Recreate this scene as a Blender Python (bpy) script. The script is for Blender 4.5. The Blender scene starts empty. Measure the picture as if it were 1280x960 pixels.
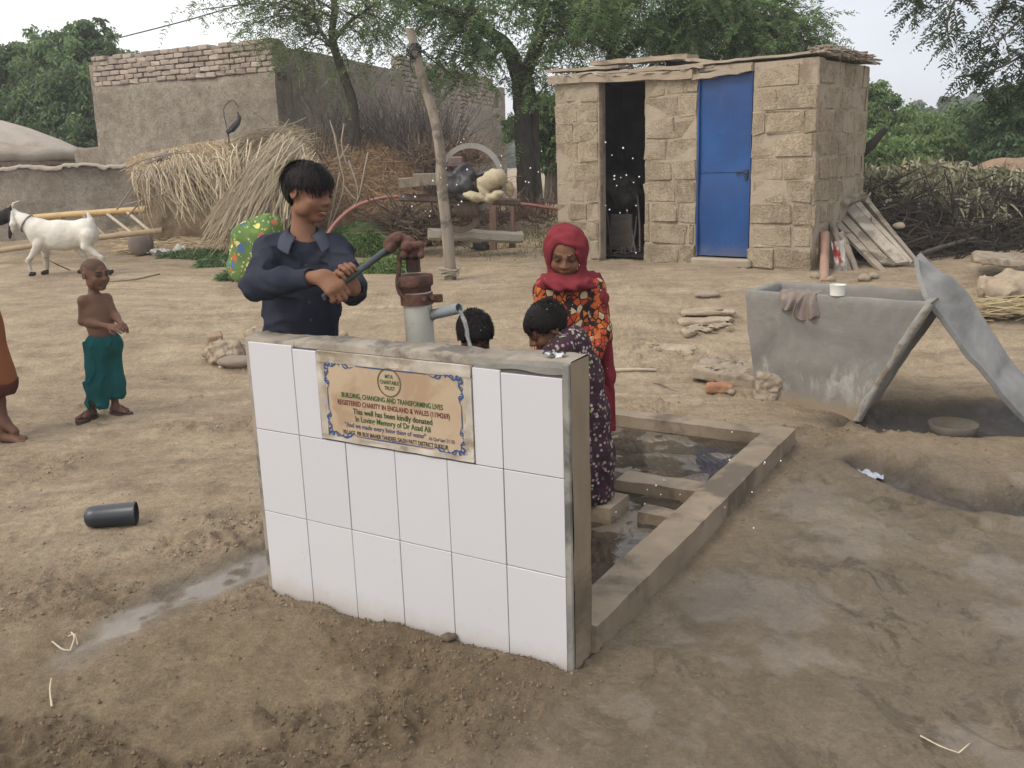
import bpy, math, random
import numpy as np
from mathutils import Vector, Matrix
random.seed(7); RNG = np.random.default_rng(11)
scene = bpy.context.scene
COL = scene.collection
V = lambda *a: np.array(a, float)

# ------------------------------------------------------------------ camera (solved from the tiled wall)
F_PX, PITCH, ROLL, EYE = 1157.15, 0.2374, -0.0317, 1.5195
FW = V(0, math.cos(PITCH), -math.sin(PITCH)); UP0 = V(0, math.sin(PITCH), math.cos(PITCH)); RT0 = V(1, 0, 0)
RT = math.cos(ROLL)*RT0 + math.sin(ROLL)*UP0
UP = -math.sin(ROLL)*RT0 + math.cos(ROLL)*UP0
CAM = V(0, 0, EYE)

def ray(x, y): return FW + RT*(x-640)/F_PX - UP*(y-480)/F_PX
def at(x, y, Y):
    "point seen at photo pixel x, y at depth Y metres"
    d = ray(x, y); return CAM + d*Y/d[1]
def on_z(x, y, z=0.0):
    d = ray(x, y); return CAM + d*(z-EYE)/d[2]

# ------------------------------------------------------------------ noise
def _hash(i, j, k, seed):
    h = (i.astype(np.int64)*374761393 + j.astype(np.int64)*668265263 + k.astype(np.int64)*2147483647 + seed*974711)
    h = (h ^ (h >> 13)) * 1274126177
    h = h ^ (h >> 16)
    return (h & 0xffff)/65535.0
def noise3(x, y, z, seed=0):
    x, y, z = np.broadcast_arrays(np.asarray(x, float), np.asarray(y, float), np.asarray(z, float))
    i, j, k = np.floor(x), np.floor(y), np.floor(z)
    u, v, w = x-i, y-j, z-k
    u, v, w = u*u*(3-2*u), v*v*(3-2*v), w*w*(3-2*w)
    r = 0
    for a in (0, 1):
        for b in (0, 1):
            for c in (0, 1):
                r = r + _hash(i+a, j+b, k+c, seed)*(u if a else 1-u)*(v if b else 1-v)*(w if c else 1-w)
    return r*2-1
def noise2(x, y, seed=0):
    x, y = np.broadcast_arrays(np.asarray(x, float), np.asarray(y, float))
    i, j = np.floor(x), np.floor(y); u, v = x-i, y-j
    u, v = u*u*(3-2*u), v*v*(3-2*v); z = np.zeros_like(i); r = 0
    for a in (0, 1):
        for b in (0, 1):
            r = r + _hash(i+a, j+b, z, seed)*(u if a else 1-u)*(v if b else 1-v)
    return r*2-1
def fbm2(x, y, o=4, seed=0):
    s, a = 0, 1.0
    for k in range(o):
        s = s + a*noise2(x, y, seed+k); x = x*2.03+1.7; y = y*2.03+5.1; a *= .5
    return s
def fbm3(p, f, o=3, seed=0):
    s, a = 0, 1.0; q = p*f
    for k in range(o):
        s = s + a*noise3(q[..., 0], q[..., 1], q[..., 2], seed+k); q = q*2.03+3.1; a *= .5
    return s
def sstep(a, b, x):
    t = np.clip((np.asarray(x, float)-a)/(b-a), 0, 1); return t*t*(3-2*t)

# ------------------------------------------------------------------ materials
def lin(c):
    return tuple((v/12.92 if v <= .04045 else ((v+.055)/1.055)**2.4) for v in c)
class NT:
    def __init__(s, name):
        s.m = bpy.data.materials.new(name); s.m.use_nodes = True; s.t = s.m.node_tree; s.t.nodes.clear()
        s.out = s.n('ShaderNodeOutputMaterial'); s.b = s.n('ShaderNodeBsdfPrincipled')
        s.l(s.b.outputs[0], s.out.inputs[0]); s.tc = s.n('ShaderNodeTexCoord')
    def n(s, t, **k):
        x = s.t.nodes.new(t)
        for a, v in k.items(): setattr(x, a, v)
        return x
    def l(s, a, b): s.t.links.new(a, b)
    def noise(s, scale, detail=5, rough=.55, coord='Object', stretch=None, dist=0, vec=None):
        x = s.n('ShaderNodeTexNoise'); x.inputs['Scale'].default_value = scale; x.inputs['Detail'].default_value = detail
        x.inputs['Roughness'].default_value = rough; x.inputs['Distortion'].default_value = dist
        src = vec if vec is not None else s.tc.outputs[coord]
        if stretch:
            mp = s.n('ShaderNodeMapping'); mp.inputs['Scale'].default_value = stretch; s.l(src, mp.inputs[0]); src = mp.outputs[0]
        s.l(src, x.inputs['Vector']); return x.outputs['Fac']
    def ramp(s, fac, stops):
        r = s.n('ShaderNodeValToRGB'); e = r.color_ramp.elements
        while len(e) < len(stops): e.new(.5)
        for q, (p, c) in zip(e, stops):
            q.position = p; q.color = (*c, 1) if not isinstance(c, (int, float)) else (c, c, c, 1)
        s.l(fac, r.inputs[0]); return r.outputs[0]
    def mix(s, fac, a, b, mode='MIX'):
        x = s.n('ShaderNodeMix', data_type='RGBA', blend_type=mode)
        for q, i in ((fac, 0), (a, 6), (b, 7)):
            if isinstance(q, (int, float)): x.inputs[i].default_value = q
            elif isinstance(q, tuple): x.inputs[i].default_value = (*q, 1)
            else: s.l(q, x.inputs[i])
        return x.outputs[2]
    def math(s, op, a, b=0.0):
        x = s.n('ShaderNodeMath', operation=op)
        for q, i in ((a, 0), (b, 1)):
            if isinstance(q, (int, float)): x.inputs[i].default_value = q
            else: s.l(q, x.inputs[i])
        return x.outputs[0]
    def attr(s, name): return s.n('ShaderNodeAttribute', attribute_name=name)
    def bump(s, h, strength=.4, dist=.01, normal=None):
        x = s.n('ShaderNodeBump'); x.inputs['Strength'].default_value = strength; x.inputs['Distance'].default_value = dist
        s.l(h, x.inputs['Height'])
        if normal is not None: s.l(normal, x.inputs['Normal'])
        return x.outputs[0]
    def fin(s, color, rough=.9, normal=None, spec=.3, metal=0.0):
        b = s.b
        if isinstance(color, tuple): b.inputs['Base Color'].default_value = (*color, 1)
        else: s.l(color, b.inputs['Base Color'])
        if isinstance(rough, (int, float)): b.inputs['Roughness'].default_value = rough
        else: s.l(rough, b.inputs['Roughness'])
        b.inputs['Specular IOR Level'].default_value = spec; b.inputs['Metallic'].default_value = metal
        if normal is not None: s.l(normal, b.inputs['Normal'])
        return s.m

def M(name, c1, c2=None, scale=6, rough=.9, bump=.35, bscale=60, bdist=.006, spec=.25, metal=0, c3=None, s3=1.7, lo3=.52, hi3=.62,
      attr=None, stretch=None, dist=0.0):
    "mottled procedural surface: two tones, optional third in patches, fine bump, optional per-vertex tint"
    s = NT(name); c2 = c2 or tuple(v*.75 for v in c1)
    c = s.ramp(s.noise(scale, 6, stretch=stretch, dist=dist), [(.32, c1), (.68, c2)])
    if c3: c = s.mix(s.ramp(s.noise(s3, 6, .65, dist=.4), [(lo3, 0.0), (hi3, 1.0)]), c, c3)
    if attr: c = s.mix(1.0, c, s.attr(attr).outputs['Color'], 'MULTIPLY')
    n = s.bump(s.noise(bscale, 6, .65, stretch=stretch), bump, bdist) if bump else None
    return s.fin(c, rough, n, spec, metal)
def leafmat(name, trans=.35, rough=.6):
    s = NT(name); c = s.attr('Col').outputs['Color']
    s.l(c, s.b.inputs['Base Color']); s.b.inputs['Roughness'].default_value = rough; s.b.inputs['Specular IOR Level'].default_value = .25
    t = s.n('ShaderNodeBsdfTranslucent'); s.l(s.mix(1.0, c, (1.0, 1.0, .6), 'MULTIPLY'), t.inputs[0])
    mx = s.n('ShaderNodeMixShader'); mx.inputs[0].default_value = trans
    s.l(s.b.outputs[0], mx.inputs[1]); s.l(t.outputs[0], mx.inputs[2]); s.l(mx.outputs[0], s.out.inputs[0]); return s.m
def colmat(name, rough=.85, bump=.3, bscale=80, bdist=.004, spec=.25, var=.25, vscale=9):
    "colour from the per-vertex attribute, mottled"
    s = NT(name); c = s.attr('Col').outputs['Color']
    c = s.mix(var, c, s.ramp(s.noise(vscale, 6), [(.3, .35), (.7, 1.0)]), 'MULTIPLY')
    return s.fin(c, rough, s.bump(s.noise(bscale, 5, .6), bump, bdist), spec)

# ------------------------------------------------------------------ objects
def mesh_np(name, v, faces, smooth=False, col=None):
    "faces: list of arrays (n,3) or (n,4)"
    me = bpy.data.meshes.new(name); v = np.asarray(v, np.float32)
    fs = [np.asarray(f, np.int32) for f in faces if len(f)]
    me.vertices.add(len(v)); me.vertices.foreach_set('co', v.ravel())
    tot = sum(f.size for f in fs); npol = sum(len(f) for f in fs)
    me.loops.add(tot); me.polygons.add(npol)
    me.loops.foreach_set('vertex_index', np.concatenate([f.ravel() for f in fs]))
    sizes = np.concatenate([np.full(len(f), f.shape[1], np.int32) for f in fs])
    st = np.concatenate([[0], np.cumsum(sizes)[:-1]]).astype(np.int32)
    me.polygons.foreach_set('loop_start', st); me.polygons.foreach_set('loop_total', sizes)
    me.polygons.foreach_set('use_smooth', np.full(npol, bool(smooth)))
    me.update(calc_edges=True); me.validate()
    if col is not None: set_col(me, col)
    return me
def set_col(me, col, name='Col'):
    a = me.color_attributes.new(name, 'FLOAT_COLOR', 'POINT'); c = np.ones((len(me.vertices), 4), np.float32)
    c[:, :3] = col; a.data.foreach_set('color', c.ravel())
def link(o, parent=None):
    COL.objects.link(o)
    if parent is not None: o.parent = parent
    return o
def wloc(o):
    p = np.zeros(3)
    while o is not None: p = p + np.array(o.location); o = o.parent
    return p
class MB:
    "collects shapes given in WORLD coordinates; build() links them as one mesh object"
    def __init__(s): s.v, s.f3, s.f4, s.c, s.n = [], [], [], [], 0
    def add(s, v, f, col=(1, 1, 1)):
        v = np.asarray(v, float).reshape(-1, 3); f = np.asarray(f, np.int64)
        if f.size == 0: return s
        (s.f3 if f.shape[1] == 3 else s.f4).append(f + s.n)
        s.v.append(v); c = np.asarray(col, float)
        s.c.append(np.broadcast_to(c, (len(v), 3))); s.n += len(v); return s
    def box(s, c, size, ax=None, col=(1, 1, 1), jit=0.0, bev=0.0):
        "box centred at c; ax = 3 unit axes (rows)"
        ax = np.eye(3) if ax is None else np.asarray(ax, float); h = np.asarray(size, float)/2
        if bev > 0:
            b = min(bev, h.min()*.45); pts = []; 
            for sx in (-1, 1):
                for sy in (-1, 1):
                    for sz in (-1, 1):
                        for k in range(3):
                            q = h - b; q = q.copy(); q[k] = h[k]; pts.append(q*np.array([sx, sy, sz]))
            pts = np.array(pts)
            if jit: pts = pts + RNG.normal(0, jit, pts.shape)
            i = lambda x, y, z, k: ((x*2+y)*2+z)*3+k
            F4, F3 = [], []
            for d in (0, 1):
                F4.append([i(d,0,0,0), i(d,1,0,0), i(d,1,1,0), i(d,0,1,0)]); F4.append([i(0,d,0,1), i(1,d,0,1), i(1,d,1,1), i(0,d,1,1)]); F4.append([i(0,0,d,2), i(1,0,d,2), i(1,1,d,2), i(0,1,d,2)])
            for p in (0, 1):
                for q in (0, 1):
                    F4.append([i(p,q,0,0), i(p,q,1,0), i(p,q,1,1), i(p,q,0,1)]); F4.append([i(p,0,q,0), i(p,1,q,0), i(p,1,q,2), i(p,0,q,2)]); F4.append([i(0,p,q,1), i(1,p,q,1), i(1,p,q,2), i(0,p,q,2)])
                    for r in (0, 1): F3.append([i(p,q,r,0), i(p,q,r,1), i(p,q,r,2)])
            def orient(F):
                out = []
                for f in F:
                    a = pts[f]; nn = np.cross(a[1]-a[0], a[2]-a[0])
                    out.append(f if nn @ a.mean(0) > 0 else f[::-1])
                return out
            w = np.asarray(c) + pts @ ax; n0 = s.n
            s.add(w, orient(F4), col); s.f3.append(np.asarray(orient(F3)) + n0); return s
        p = np.array([[x, y, z] for x in (-1, 1) for y in (-1, 1) for z in (-1, 1)], float)*h
        if jit: p = p + RNG.normal(0, jit, p.shape)
        return s.add(np.asarray(c) + p @ ax, [[0,1,3,2],[4,6,7,5],[0,4,5,1],[2,3,7,6],[0,2,6,4],[1,5,7,3]], col)
    def tube(s, path, rad, n=8, cap=True, col=(1, 1, 1), squash=1.0, jit=0.0):
        P = np.asarray(path, float); m = len(P); R = np.broadcast_to(np.asarray(rad, float), (m,))
        T = np.gradient(P, axis=0); T /= np.linalg.norm(T, axis=1)[:, None] + 1e-12
        a = V(0, 0, 1) if abs(T[0][2]) < .9 else V(1, 0, 0); rings = []
        for k in range(m):
            u = a - T[k]*(a @ T[k]); u /= np.linalg.norm(u)+1e-12; a = u; w = np.cross(T[k], u)
            th = np.arange(n)*2*math.pi/n; rr = R[k]*(1 + (RNG.normal(0, jit, n) if jit else 0))
            rings.append(P[k] + (np.cos(th)*rr)[:, None]*u + (np.sin(th)*rr*squash)[:, None]*w)
        v = np.concatenate(rings); i = np.arange(n); j = (i+1) % n; F = []
        for k in range(m-1): F.append(np.stack([k*n+i, k*n+j, (k+1)*n+j, (k+1)*n+i], 1))
        n0 = s.n; s.add(v, np.concatenate(F), col)
        if cap:
            for k, fl in ((0, 1), (m-1, 0)):
                b = s.n; ring = v[k*n:(k+1)*n]
                f = np.stack([np.full(n, n), i, j], 1); s.add(np.vstack([ring, ring.mean(0)]), f[:, ::-1] if fl else f, col)
        return s
    def lathe(s, c, prof, n=24, col=(1, 1, 1), ax=None):
        "prof: list of (r, z); ax rows x, y, z"
        ax = np.eye(3) if ax is None else np.asarray(ax, float); th = np.arange(n)*2*math.pi/n
        rings = [np.stack([r*np.cos(th), r*np.sin(th), np.full(n, z)], 1) for r, z in prof]
        v = np.asarray(c) + np.concatenate(rings) @ ax; i = np.arange(n); j = (i+1) % n
        F = [np.stack([k*n+i, k*n+j, (k+1)*n+j, (k+1)*n+i], 1) for k in range(len(prof)-1)]
        return s.add(v, np.concatenate(F), col)
    def ribbons(s, P, W, col):
        "P (n,m,3) centre lines, W (n,m,3) half-width vectors, col (n,3)"
        n, m, _ = P.shape; v = np.stack([P-W, P+W], 2).reshape(-1, 3)
        k = np.arange(m-1)*2; q = np.stack([k, k+1, k+3, k+2], 1)
        f = (np.arange(n)[:, None, None]*(2*m) + q[None]).reshape(-1, 4)
        return s.add(v, f, np.repeat(np.asarray(col), 2*m, 0))
    def grid(s, P, col=(1, 1, 1), flip=False):
        "P (a,b,3)"
        a, b, _ = P.shape; i = np.arange(a*b).reshape(a, b)
        f = np.stack([i[:-1, :-1], i[1:, :-1], i[1:, 1:], i[:-1, 1:]], -1).reshape(-1, 4)
        return s.add(P.reshape(-1, 3), f[:, ::-1] if flip else f, col)
    def build(s, name, mat, parent=None, loc=None, smooth=False, usecol=True):
        v = np.concatenate(s.v); org = np.zeros(3)
        if parent is not None: org = wloc(parent)
        elif loc is not None: org = np.asarray(loc, float)
        fs = ([np.concatenate(s.f3)] if s.f3 else []) + ([np.concatenate(s.f4)] if s.f4 else [])
        me = mesh_np(name, v-org, fs, smooth, np.concatenate(s.c) if usecol else None)
        me.materials.append(mat); o = bpy.data.objects.new(name, me); link(o, parent)
        if parent is None and loc is not None: o.location = org
        return o
def tag(o, label=None, cat=None, group=None, kind=None):
    if label: o['label'] = label
    if cat: o['category'] = cat
    if group: o['group'] = group
    if kind: o['kind'] = kind
    return o
def thing(name, label, cat, loc, group=None):
    o = bpy.data.objects.new(name, None); o.empty_display_size = .1; link(o); o.location = loc
    return tag(o, label, cat, group)
def modsmooth(o, ang=40):
    me = o.data; me.polygons.foreach_set('use_smooth', np.ones(len(me.polygons), bool))
    try: me.set_sharp_from_angle(angle=math.radians(ang))
    except Exception: pass
    return o
def frame(fwd, up=(0, 0, 1)):
    "rows: side (right-hand of fwd), fwd, up"
    f = np.asarray(fwd, float); f = f/np.linalg.norm(f); u = np.asarray(up, float); u = u - f*(u @ f); u /= np.linalg.norm(u)
    return np.stack([np.cross(f, u), f, u])
def bez(pts, n=16):
    "Catmull-Rom through points"
    P = np.asarray(pts, float); Q = np.vstack([2*P[0]-P[1], P, 2*P[-1]-P[-2]]); out = []
    segs = len(P)-1; t = np.linspace(0, segs, n)
    for u in t:
        k = min(int(u), segs-1); w = u-k; a, b, c, d = Q[k:k+4]
        out.append(.5*(2*b + (c-a)*w + (2*a-5*b+4*c-d)*w*w + (3*b-a-3*c+d)*w**3))
    return np.array(out)

# ------------------------------------------------------------------ signed-distance modelling (bodies, clothes, stones)
class SDF:
    def __init__(s, lo, hi, h):
        s.lo = np.asarray(lo, float); s.h = h; s.n = np.ceil((np.asarray(hi, float)-s.lo)/h).astype(int)+1
        s.d = np.full(s.n, .5, np.float32)
    def block(s, lo, hi):
        a = np.clip(np.floor((lo-s.lo)/s.h).astype(int), 0, s.n); b = np.clip(np.ceil((hi-s.lo)/s.h).astype(int)+1, 0, s.n)
        if (b <= a).any(): return None, None
        g = np.stack(np.meshgrid(*[s.lo[k]+s.h*np.arange(a[k], b[k]) for k in range(3)], indexing='ij'), -1)
        return tuple(slice(a[k], b[k]) for k in range(3)), g
    def put(s, sl, e, k=0.0, sub=False):
        d = s.d[sl]
        if sub:
            e = -e
            if k: hh = np.clip(.5-.5*(e-d)/k*-1, 0, 1); hh = np.clip(.5+.5*(e-d)/k, 0, 1); s.d[sl] = d*(1-hh)+e*hh+k*hh*(1-hh)
            else: s.d[sl] = np.maximum(d, e)
        elif k: hh = np.clip(.5+.5*(d-e)/k, 0, 1); s.d[sl] = d*(1-hh)+e*hh-k*hh*(1-hh)
        else: s.d[sl] = np.minimum(d, e)
    def cap(s, a, b, ra, rb=None, k=.02, sub=False):
        rb = ra if rb is None else rb; a = np.asarray(a, float); b = np.asarray(b, float); m = max(ra, rb)+k*1.5+2*s.h
        sl, g = s.block(np.minimum(a, b)-m, np.maximum(a, b)+m)
        if sl is None: return s
        ab = b-a; t = np.clip(((g-a) @ ab)/(ab @ ab+1e-12), 0, 1)
        s.put(sl, np.linalg.norm(g-(a+t[..., None]*ab), axis=-1)-(ra+(rb-ra)*t), k, sub); return s
    def chain(s, pts, rads, k=.02, sub=False):
        for i in range(len(pts)-1): s.cap(pts[i], pts[i+1], rads[i], rads[i+1], k, sub)
        return s
    def ell(s, c, r, ax=None, k=.02, sub=False):
        ax = np.eye(3) if ax is None else np.asarray(ax, float); r = np.asarray(r, float); c = np.asarray(c, float); m = r.max()+k*1.5+2*s.h
        sl, g = s.block(c-m, c+m)
        if sl is None: return s
        q = ((g-c) @ ax.T)/r; l = np.linalg.norm(q, axis=-1); l2 = np.linalg.norm(q/r, axis=-1)
        s.put(sl, l*(l-1)/(l2+1e-9), k, sub); return s
    def box(s, c, h, ax=None, r=.01, k=.01, sub=False):
        ax = np.eye(3) if ax is None else np.asarray(ax, float); h = np.asarray(h, float); c = np.asarray(c, float); m = np.linalg.norm(h)+k*1.5+2*s.h
        sl, g = s.block(c-m, c+m)
        if sl is None: return s
        q = np.abs((g-c) @ ax.T)-(h-r)
        s.put(sl, np.linalg.norm(np.maximum(q, 0), axis=-1)+np.minimum(q.max(-1), 0)-r, k, sub); return s
    def pts(s): return np.stack(np.meshgrid(*[s.lo[k]+s.h*np.arange(s.n[k]) for k in range(3)], indexing='ij'), -1)
    def cut(s, fn):
        "keep where fn(points) < 0"
        s.d = np.maximum(s.d, fn(s.pts())).astype(np.float32); return s
    def wobble(s, fn):
        near = np.abs(s.d) < 6*s.h+.03; idx = np.argwhere(near); p = s.lo+idx*s.h
        s.d[near] += fn(p).astype(np.float32); return s
    def mesh(s):
        d = s.d; h = s.h
        d = np.pad(d, 1, constant_values=.5); lo = s.lo-h
        sg = d < 0; c = [sg[a:sg.shape[0]-1+a, b:sg.shape[1]-1+b, e:sg.shape[2]-1+e] for a in (0, 1) for b in (0, 1) for e in (0, 1)]
        cnt = sum(x.astype(np.int8) for x in c); act = (cnt > 0) & (cnt < 8); ids = np.full(act.shape, -1, np.int64)
        cells = np.argwhere(act); ids[act] = np.arange(len(cells))
        off = np.array([[a, b, e] for a in (0, 1) for b in (0, 1) for e in (0, 1)])
        val = np.stack([d[cells[:, 0]+o[0], cells[:, 1]+o[1], cells[:, 2]+o[2]] for o in off], 1)
        acc = np.zeros((len(cells), 3)); num = np.zeros(len(cells))
        for i in range(8):
            for j in range(i+1, 8):
                if np.abs(off[i]-off[j]).sum() != 1: continue
                x, y = val[:, i], val[:, j]; m = (x < 0) != (y < 0)
                t = np.where(m, x/(x-y+1e-20), 0)[:, None]
                acc += np.where(m[:, None], off[i]+t*(off[j]-off[i]), 0); num += m
        v = lo + (cells + acc/num[:, None])*h; F = []
        for ax in range(3):
            b, c2 = [(1, 2), (2, 0), (0, 1)][ax]
            lo_s = [slice(None)]*3; hi_s = [slice(None)]*3; lo_s[ax] = slice(0, -1); hi_s[ax] = slice(1, None)
            s0, s1 = sg[tuple(lo_s)], sg[tuple(hi_s)]; ch = np.argwhere(s0 != s1)
            ch = ch[(ch[:, b] > 0) & (ch[:, c2] > 0) & (ch[:, b] < sg.shape[b]-1) & (ch[:, c2] < sg.shape[c2]-1)]
            fl = s0[ch[:, 0], ch[:, 1], ch[:, 2]]
            def cid(db, dc):
                q = ch.copy(); q[:, b] += db; q[:, c2] += dc; return ids[q[:, 0], q[:, 1], q[:, 2]]
            q = np.stack([cid(-1, -1), cid(0, -1), cid(0, 0), cid(-1, 0)], 1)
            q[~fl] = q[~fl][:, ::-1]; F.append(q)
        return v, np.concatenate(F)
    def build(s, name, mat, parent=None, loc=None, colfn=None, smooth=True):
        v, f = s.mesh(); mb = MB(); mb.add(v, f, colfn(v) if colfn else (1, 1, 1))
        return mb.build(name, mat, parent, loc, smooth)
# ------------------------------------------------------------------ world, sun, camera
world = bpy.data.worlds.new("World"); scene.world = world; world.use_nodes = True
wt = world.node_tree; wt.nodes.clear()
SUN_EL, SUN_AZ = math.radians(48), V(-.86, -.5)/np.linalg.norm(V(-.86, -.5))
wo = wt.nodes.new('ShaderNodeOutputWorld'); bg = wt.nodes.new('ShaderNodeBackground'); bg.inputs[1].default_value = .118
sky = wt.nodes.new('ShaderNodeTexSky'); sky.sky_type = 'NISHITA'; sky.sun_disc = False; sky.sun_elevation = SUN_EL
sky.sun_rotation = math.atan2(SUN_AZ[0], SUN_AZ[1]); sky.air_density = 1.2; sky.dust_density = 6.0
tcw = wt.nodes.new('ShaderNodeTexCoord'); sep = wt.nodes.new('ShaderNodeSeparateXYZ'); wt.links.new(tcw.outputs['Generated'], sep.inputs[0])
# thin white overcast: brighter on the sun side, greyer banks away from it
dotn = wt.nodes.new('ShaderNodeVectorMath'); dotn.operation = 'DOT_PRODUCT'; wt.links.new(tcw.outputs['Generated'], dotn.inputs[0])
dotn.inputs[1].default_value = (-.86, -.1, .5)
mr = wt.nodes.new('ShaderNodeMapRange'); wt.links.new(dotn.outputs['Value'], mr.inputs[0])
mr.inputs[1].default_value = -.45; mr.inputs[2].default_value = .75; mr.inputs[3].default_value = 0; mr.inputs[4].default_value = 1
rampw = wt.nodes.new('ShaderNodeValToRGB'); e = rampw.color_ramp.elements
e[0].position = 0; e[0].color = (6.3, 6.6, 7.2, 1); e[1].position = 1; e[1].color = (12.5, 12.3, 12.0, 1)
wt.links.new(mr.outputs[0], rampw.inputs[0])
mpw = wt.nodes.new('ShaderNodeMapping'); mpw.inputs['Scale'].default_value = (1.2, 1.2, 4.5); wt.links.new(tcw.outputs['Generated'], mpw.inputs[0])
nzw = wt.nodes.new('ShaderNodeTexNoise'); nzw.inputs['Scale'].default_value = 2.2; nzw.inputs['Detail'].default_value = 6; wt.links.new(mpw.outputs[0], nzw.inputs['Vector'])
r2 = wt.nodes.new('ShaderNodeValToRGB'); r2.color_ramp.elements[0].position = .35; r2.color_ramp.elements[0].color = (.86, .87, .89, 1)
r2.color_ramp.elements[1].position = .65; r2.color_ramp.elements[1].color = (1.03, 1.03, 1.03, 1); wt.links.new(nzw.outputs['Fac'], r2.inputs[0])
mm = wt.nodes.new('ShaderNodeMix'); mm.data_type = 'RGBA'; mm.blend_type = 'MULTIPLY'; mm.inputs[0].default_value = 1
wt.links.new(rampw.outputs[0], mm.inputs[6]); wt.links.new(r2.outputs[0], mm.inputs[7])
mw = wt.nodes.new('ShaderNodeMix'); mw.data_type = 'RGBA'; mw.inputs[0].default_value = .82
wt.links.new(sky.outputs[0], mw.inputs[6]); wt.links.new(mm.outputs[2], mw.inputs[7])
wt.links.new(mw.outputs[2], bg.inputs[0]); wt.links.new(bg.outputs[0], wo.inputs[0])

sun = bpy.data.lights.new('sun', 'SUN'); sun.energy = 1.2; sun.angle = math.radians(18); sun.color = (1, .94, .85)
so = bpy.data.objects.new('sun', sun); link(so)
sd = V(SUN_AZ[0]*math.cos(SUN_EL), SUN_AZ[1]*math.cos(SUN_EL), math.sin(SUN_EL))
so.rotation_euler = Vector(-sd).to_track_quat('-Z', 'Y').to_euler()

cd = bpy.data.cameras.new('camera'); cam = bpy.data.objects.new('camera', cd); link(cam); scene.camera = cam
cd.sensor_fit = 'HORIZONTAL'; cd.sensor_width = 36; cd.lens = 36*F_PX/1280; cd.clip_start = .05; cd.clip_end = 2000
mt = Matrix.Identity(4)
for i in range(3): mt[i][0] = RT[i]; mt[i][1] = UP[i]; mt[i][2] = -FW[i]; mt[i][3] = CAM[i]
cam.matrix_world = mt
scene.view_settings.view_transform = 'Standard'; scene.view_settings.look = 'None'; scene.view_settings.gamma = 1; scene.view_settings.exposure = 0.38
scene.cycles.use_denoising = True; scene.cycles.max_bounces = 7; scene.cycles.transparent_max_bounces = 8

# ------------------------------------------------------------------ where the tiled wall stands
YAW = -.5451; WA = V(math.cos(YAW), math.sin(YAW), 0); WN = V(-math.sin(YAW), math.cos(YAW), 0); WO = V(.1473, 2.538, 0)
WUP = V(0, 0, 1); WAX = np.stack([WA, WN, WUP])
def wp(u, v, z): return WO + WA*u + WN*v + WUP*z
def uv_of(x, y): return (x-WO[0])*WA[0]+(y-WO[1])*WA[1], (x-WO[0])*WN[0]+(y-WO[1])*WN[1]

# ------------------------------------------------------------------ terrain
def macro(x, y):
    h = .38*sstep(6.0, 9.2, y) + .32*sstep(12.3, 14.2, y+.25*noise2(x*.4, y*.4, 5))
    return h
def seg_dist(x, y, pts):
    d = np.full(np.shape(x), 1e9)
    for (ax, ay), (bx, by) in zip(pts[:-1], pts[1:]):
        t = np.clip(((x-ax)*(bx-ax)+(y-ay)*(by-ay))/((bx-ax)**2+(by-ay)**2), 0, 1)
        d = np.minimum(d, np.hypot(x-(ax+t*(bx-ax)), y-(ay+t*(by-ay))))
    return d
def g2(px, py, z=0.0): p = on_z(px, py, z); return (p[0], p[1])
TRENCH = [g2(1085, 583), g2(1118, 598), g2(1150, 614), g2(1200, 628), g2(1250, 632), g2(1330, 626)]
PITC = g2(1205, 540, -.1)
STREAK = [g2(350, 690), g2(300, 712), g2(240, 738), g2(180, 768), g2(118, 800), g2(85, 815)]
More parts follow.
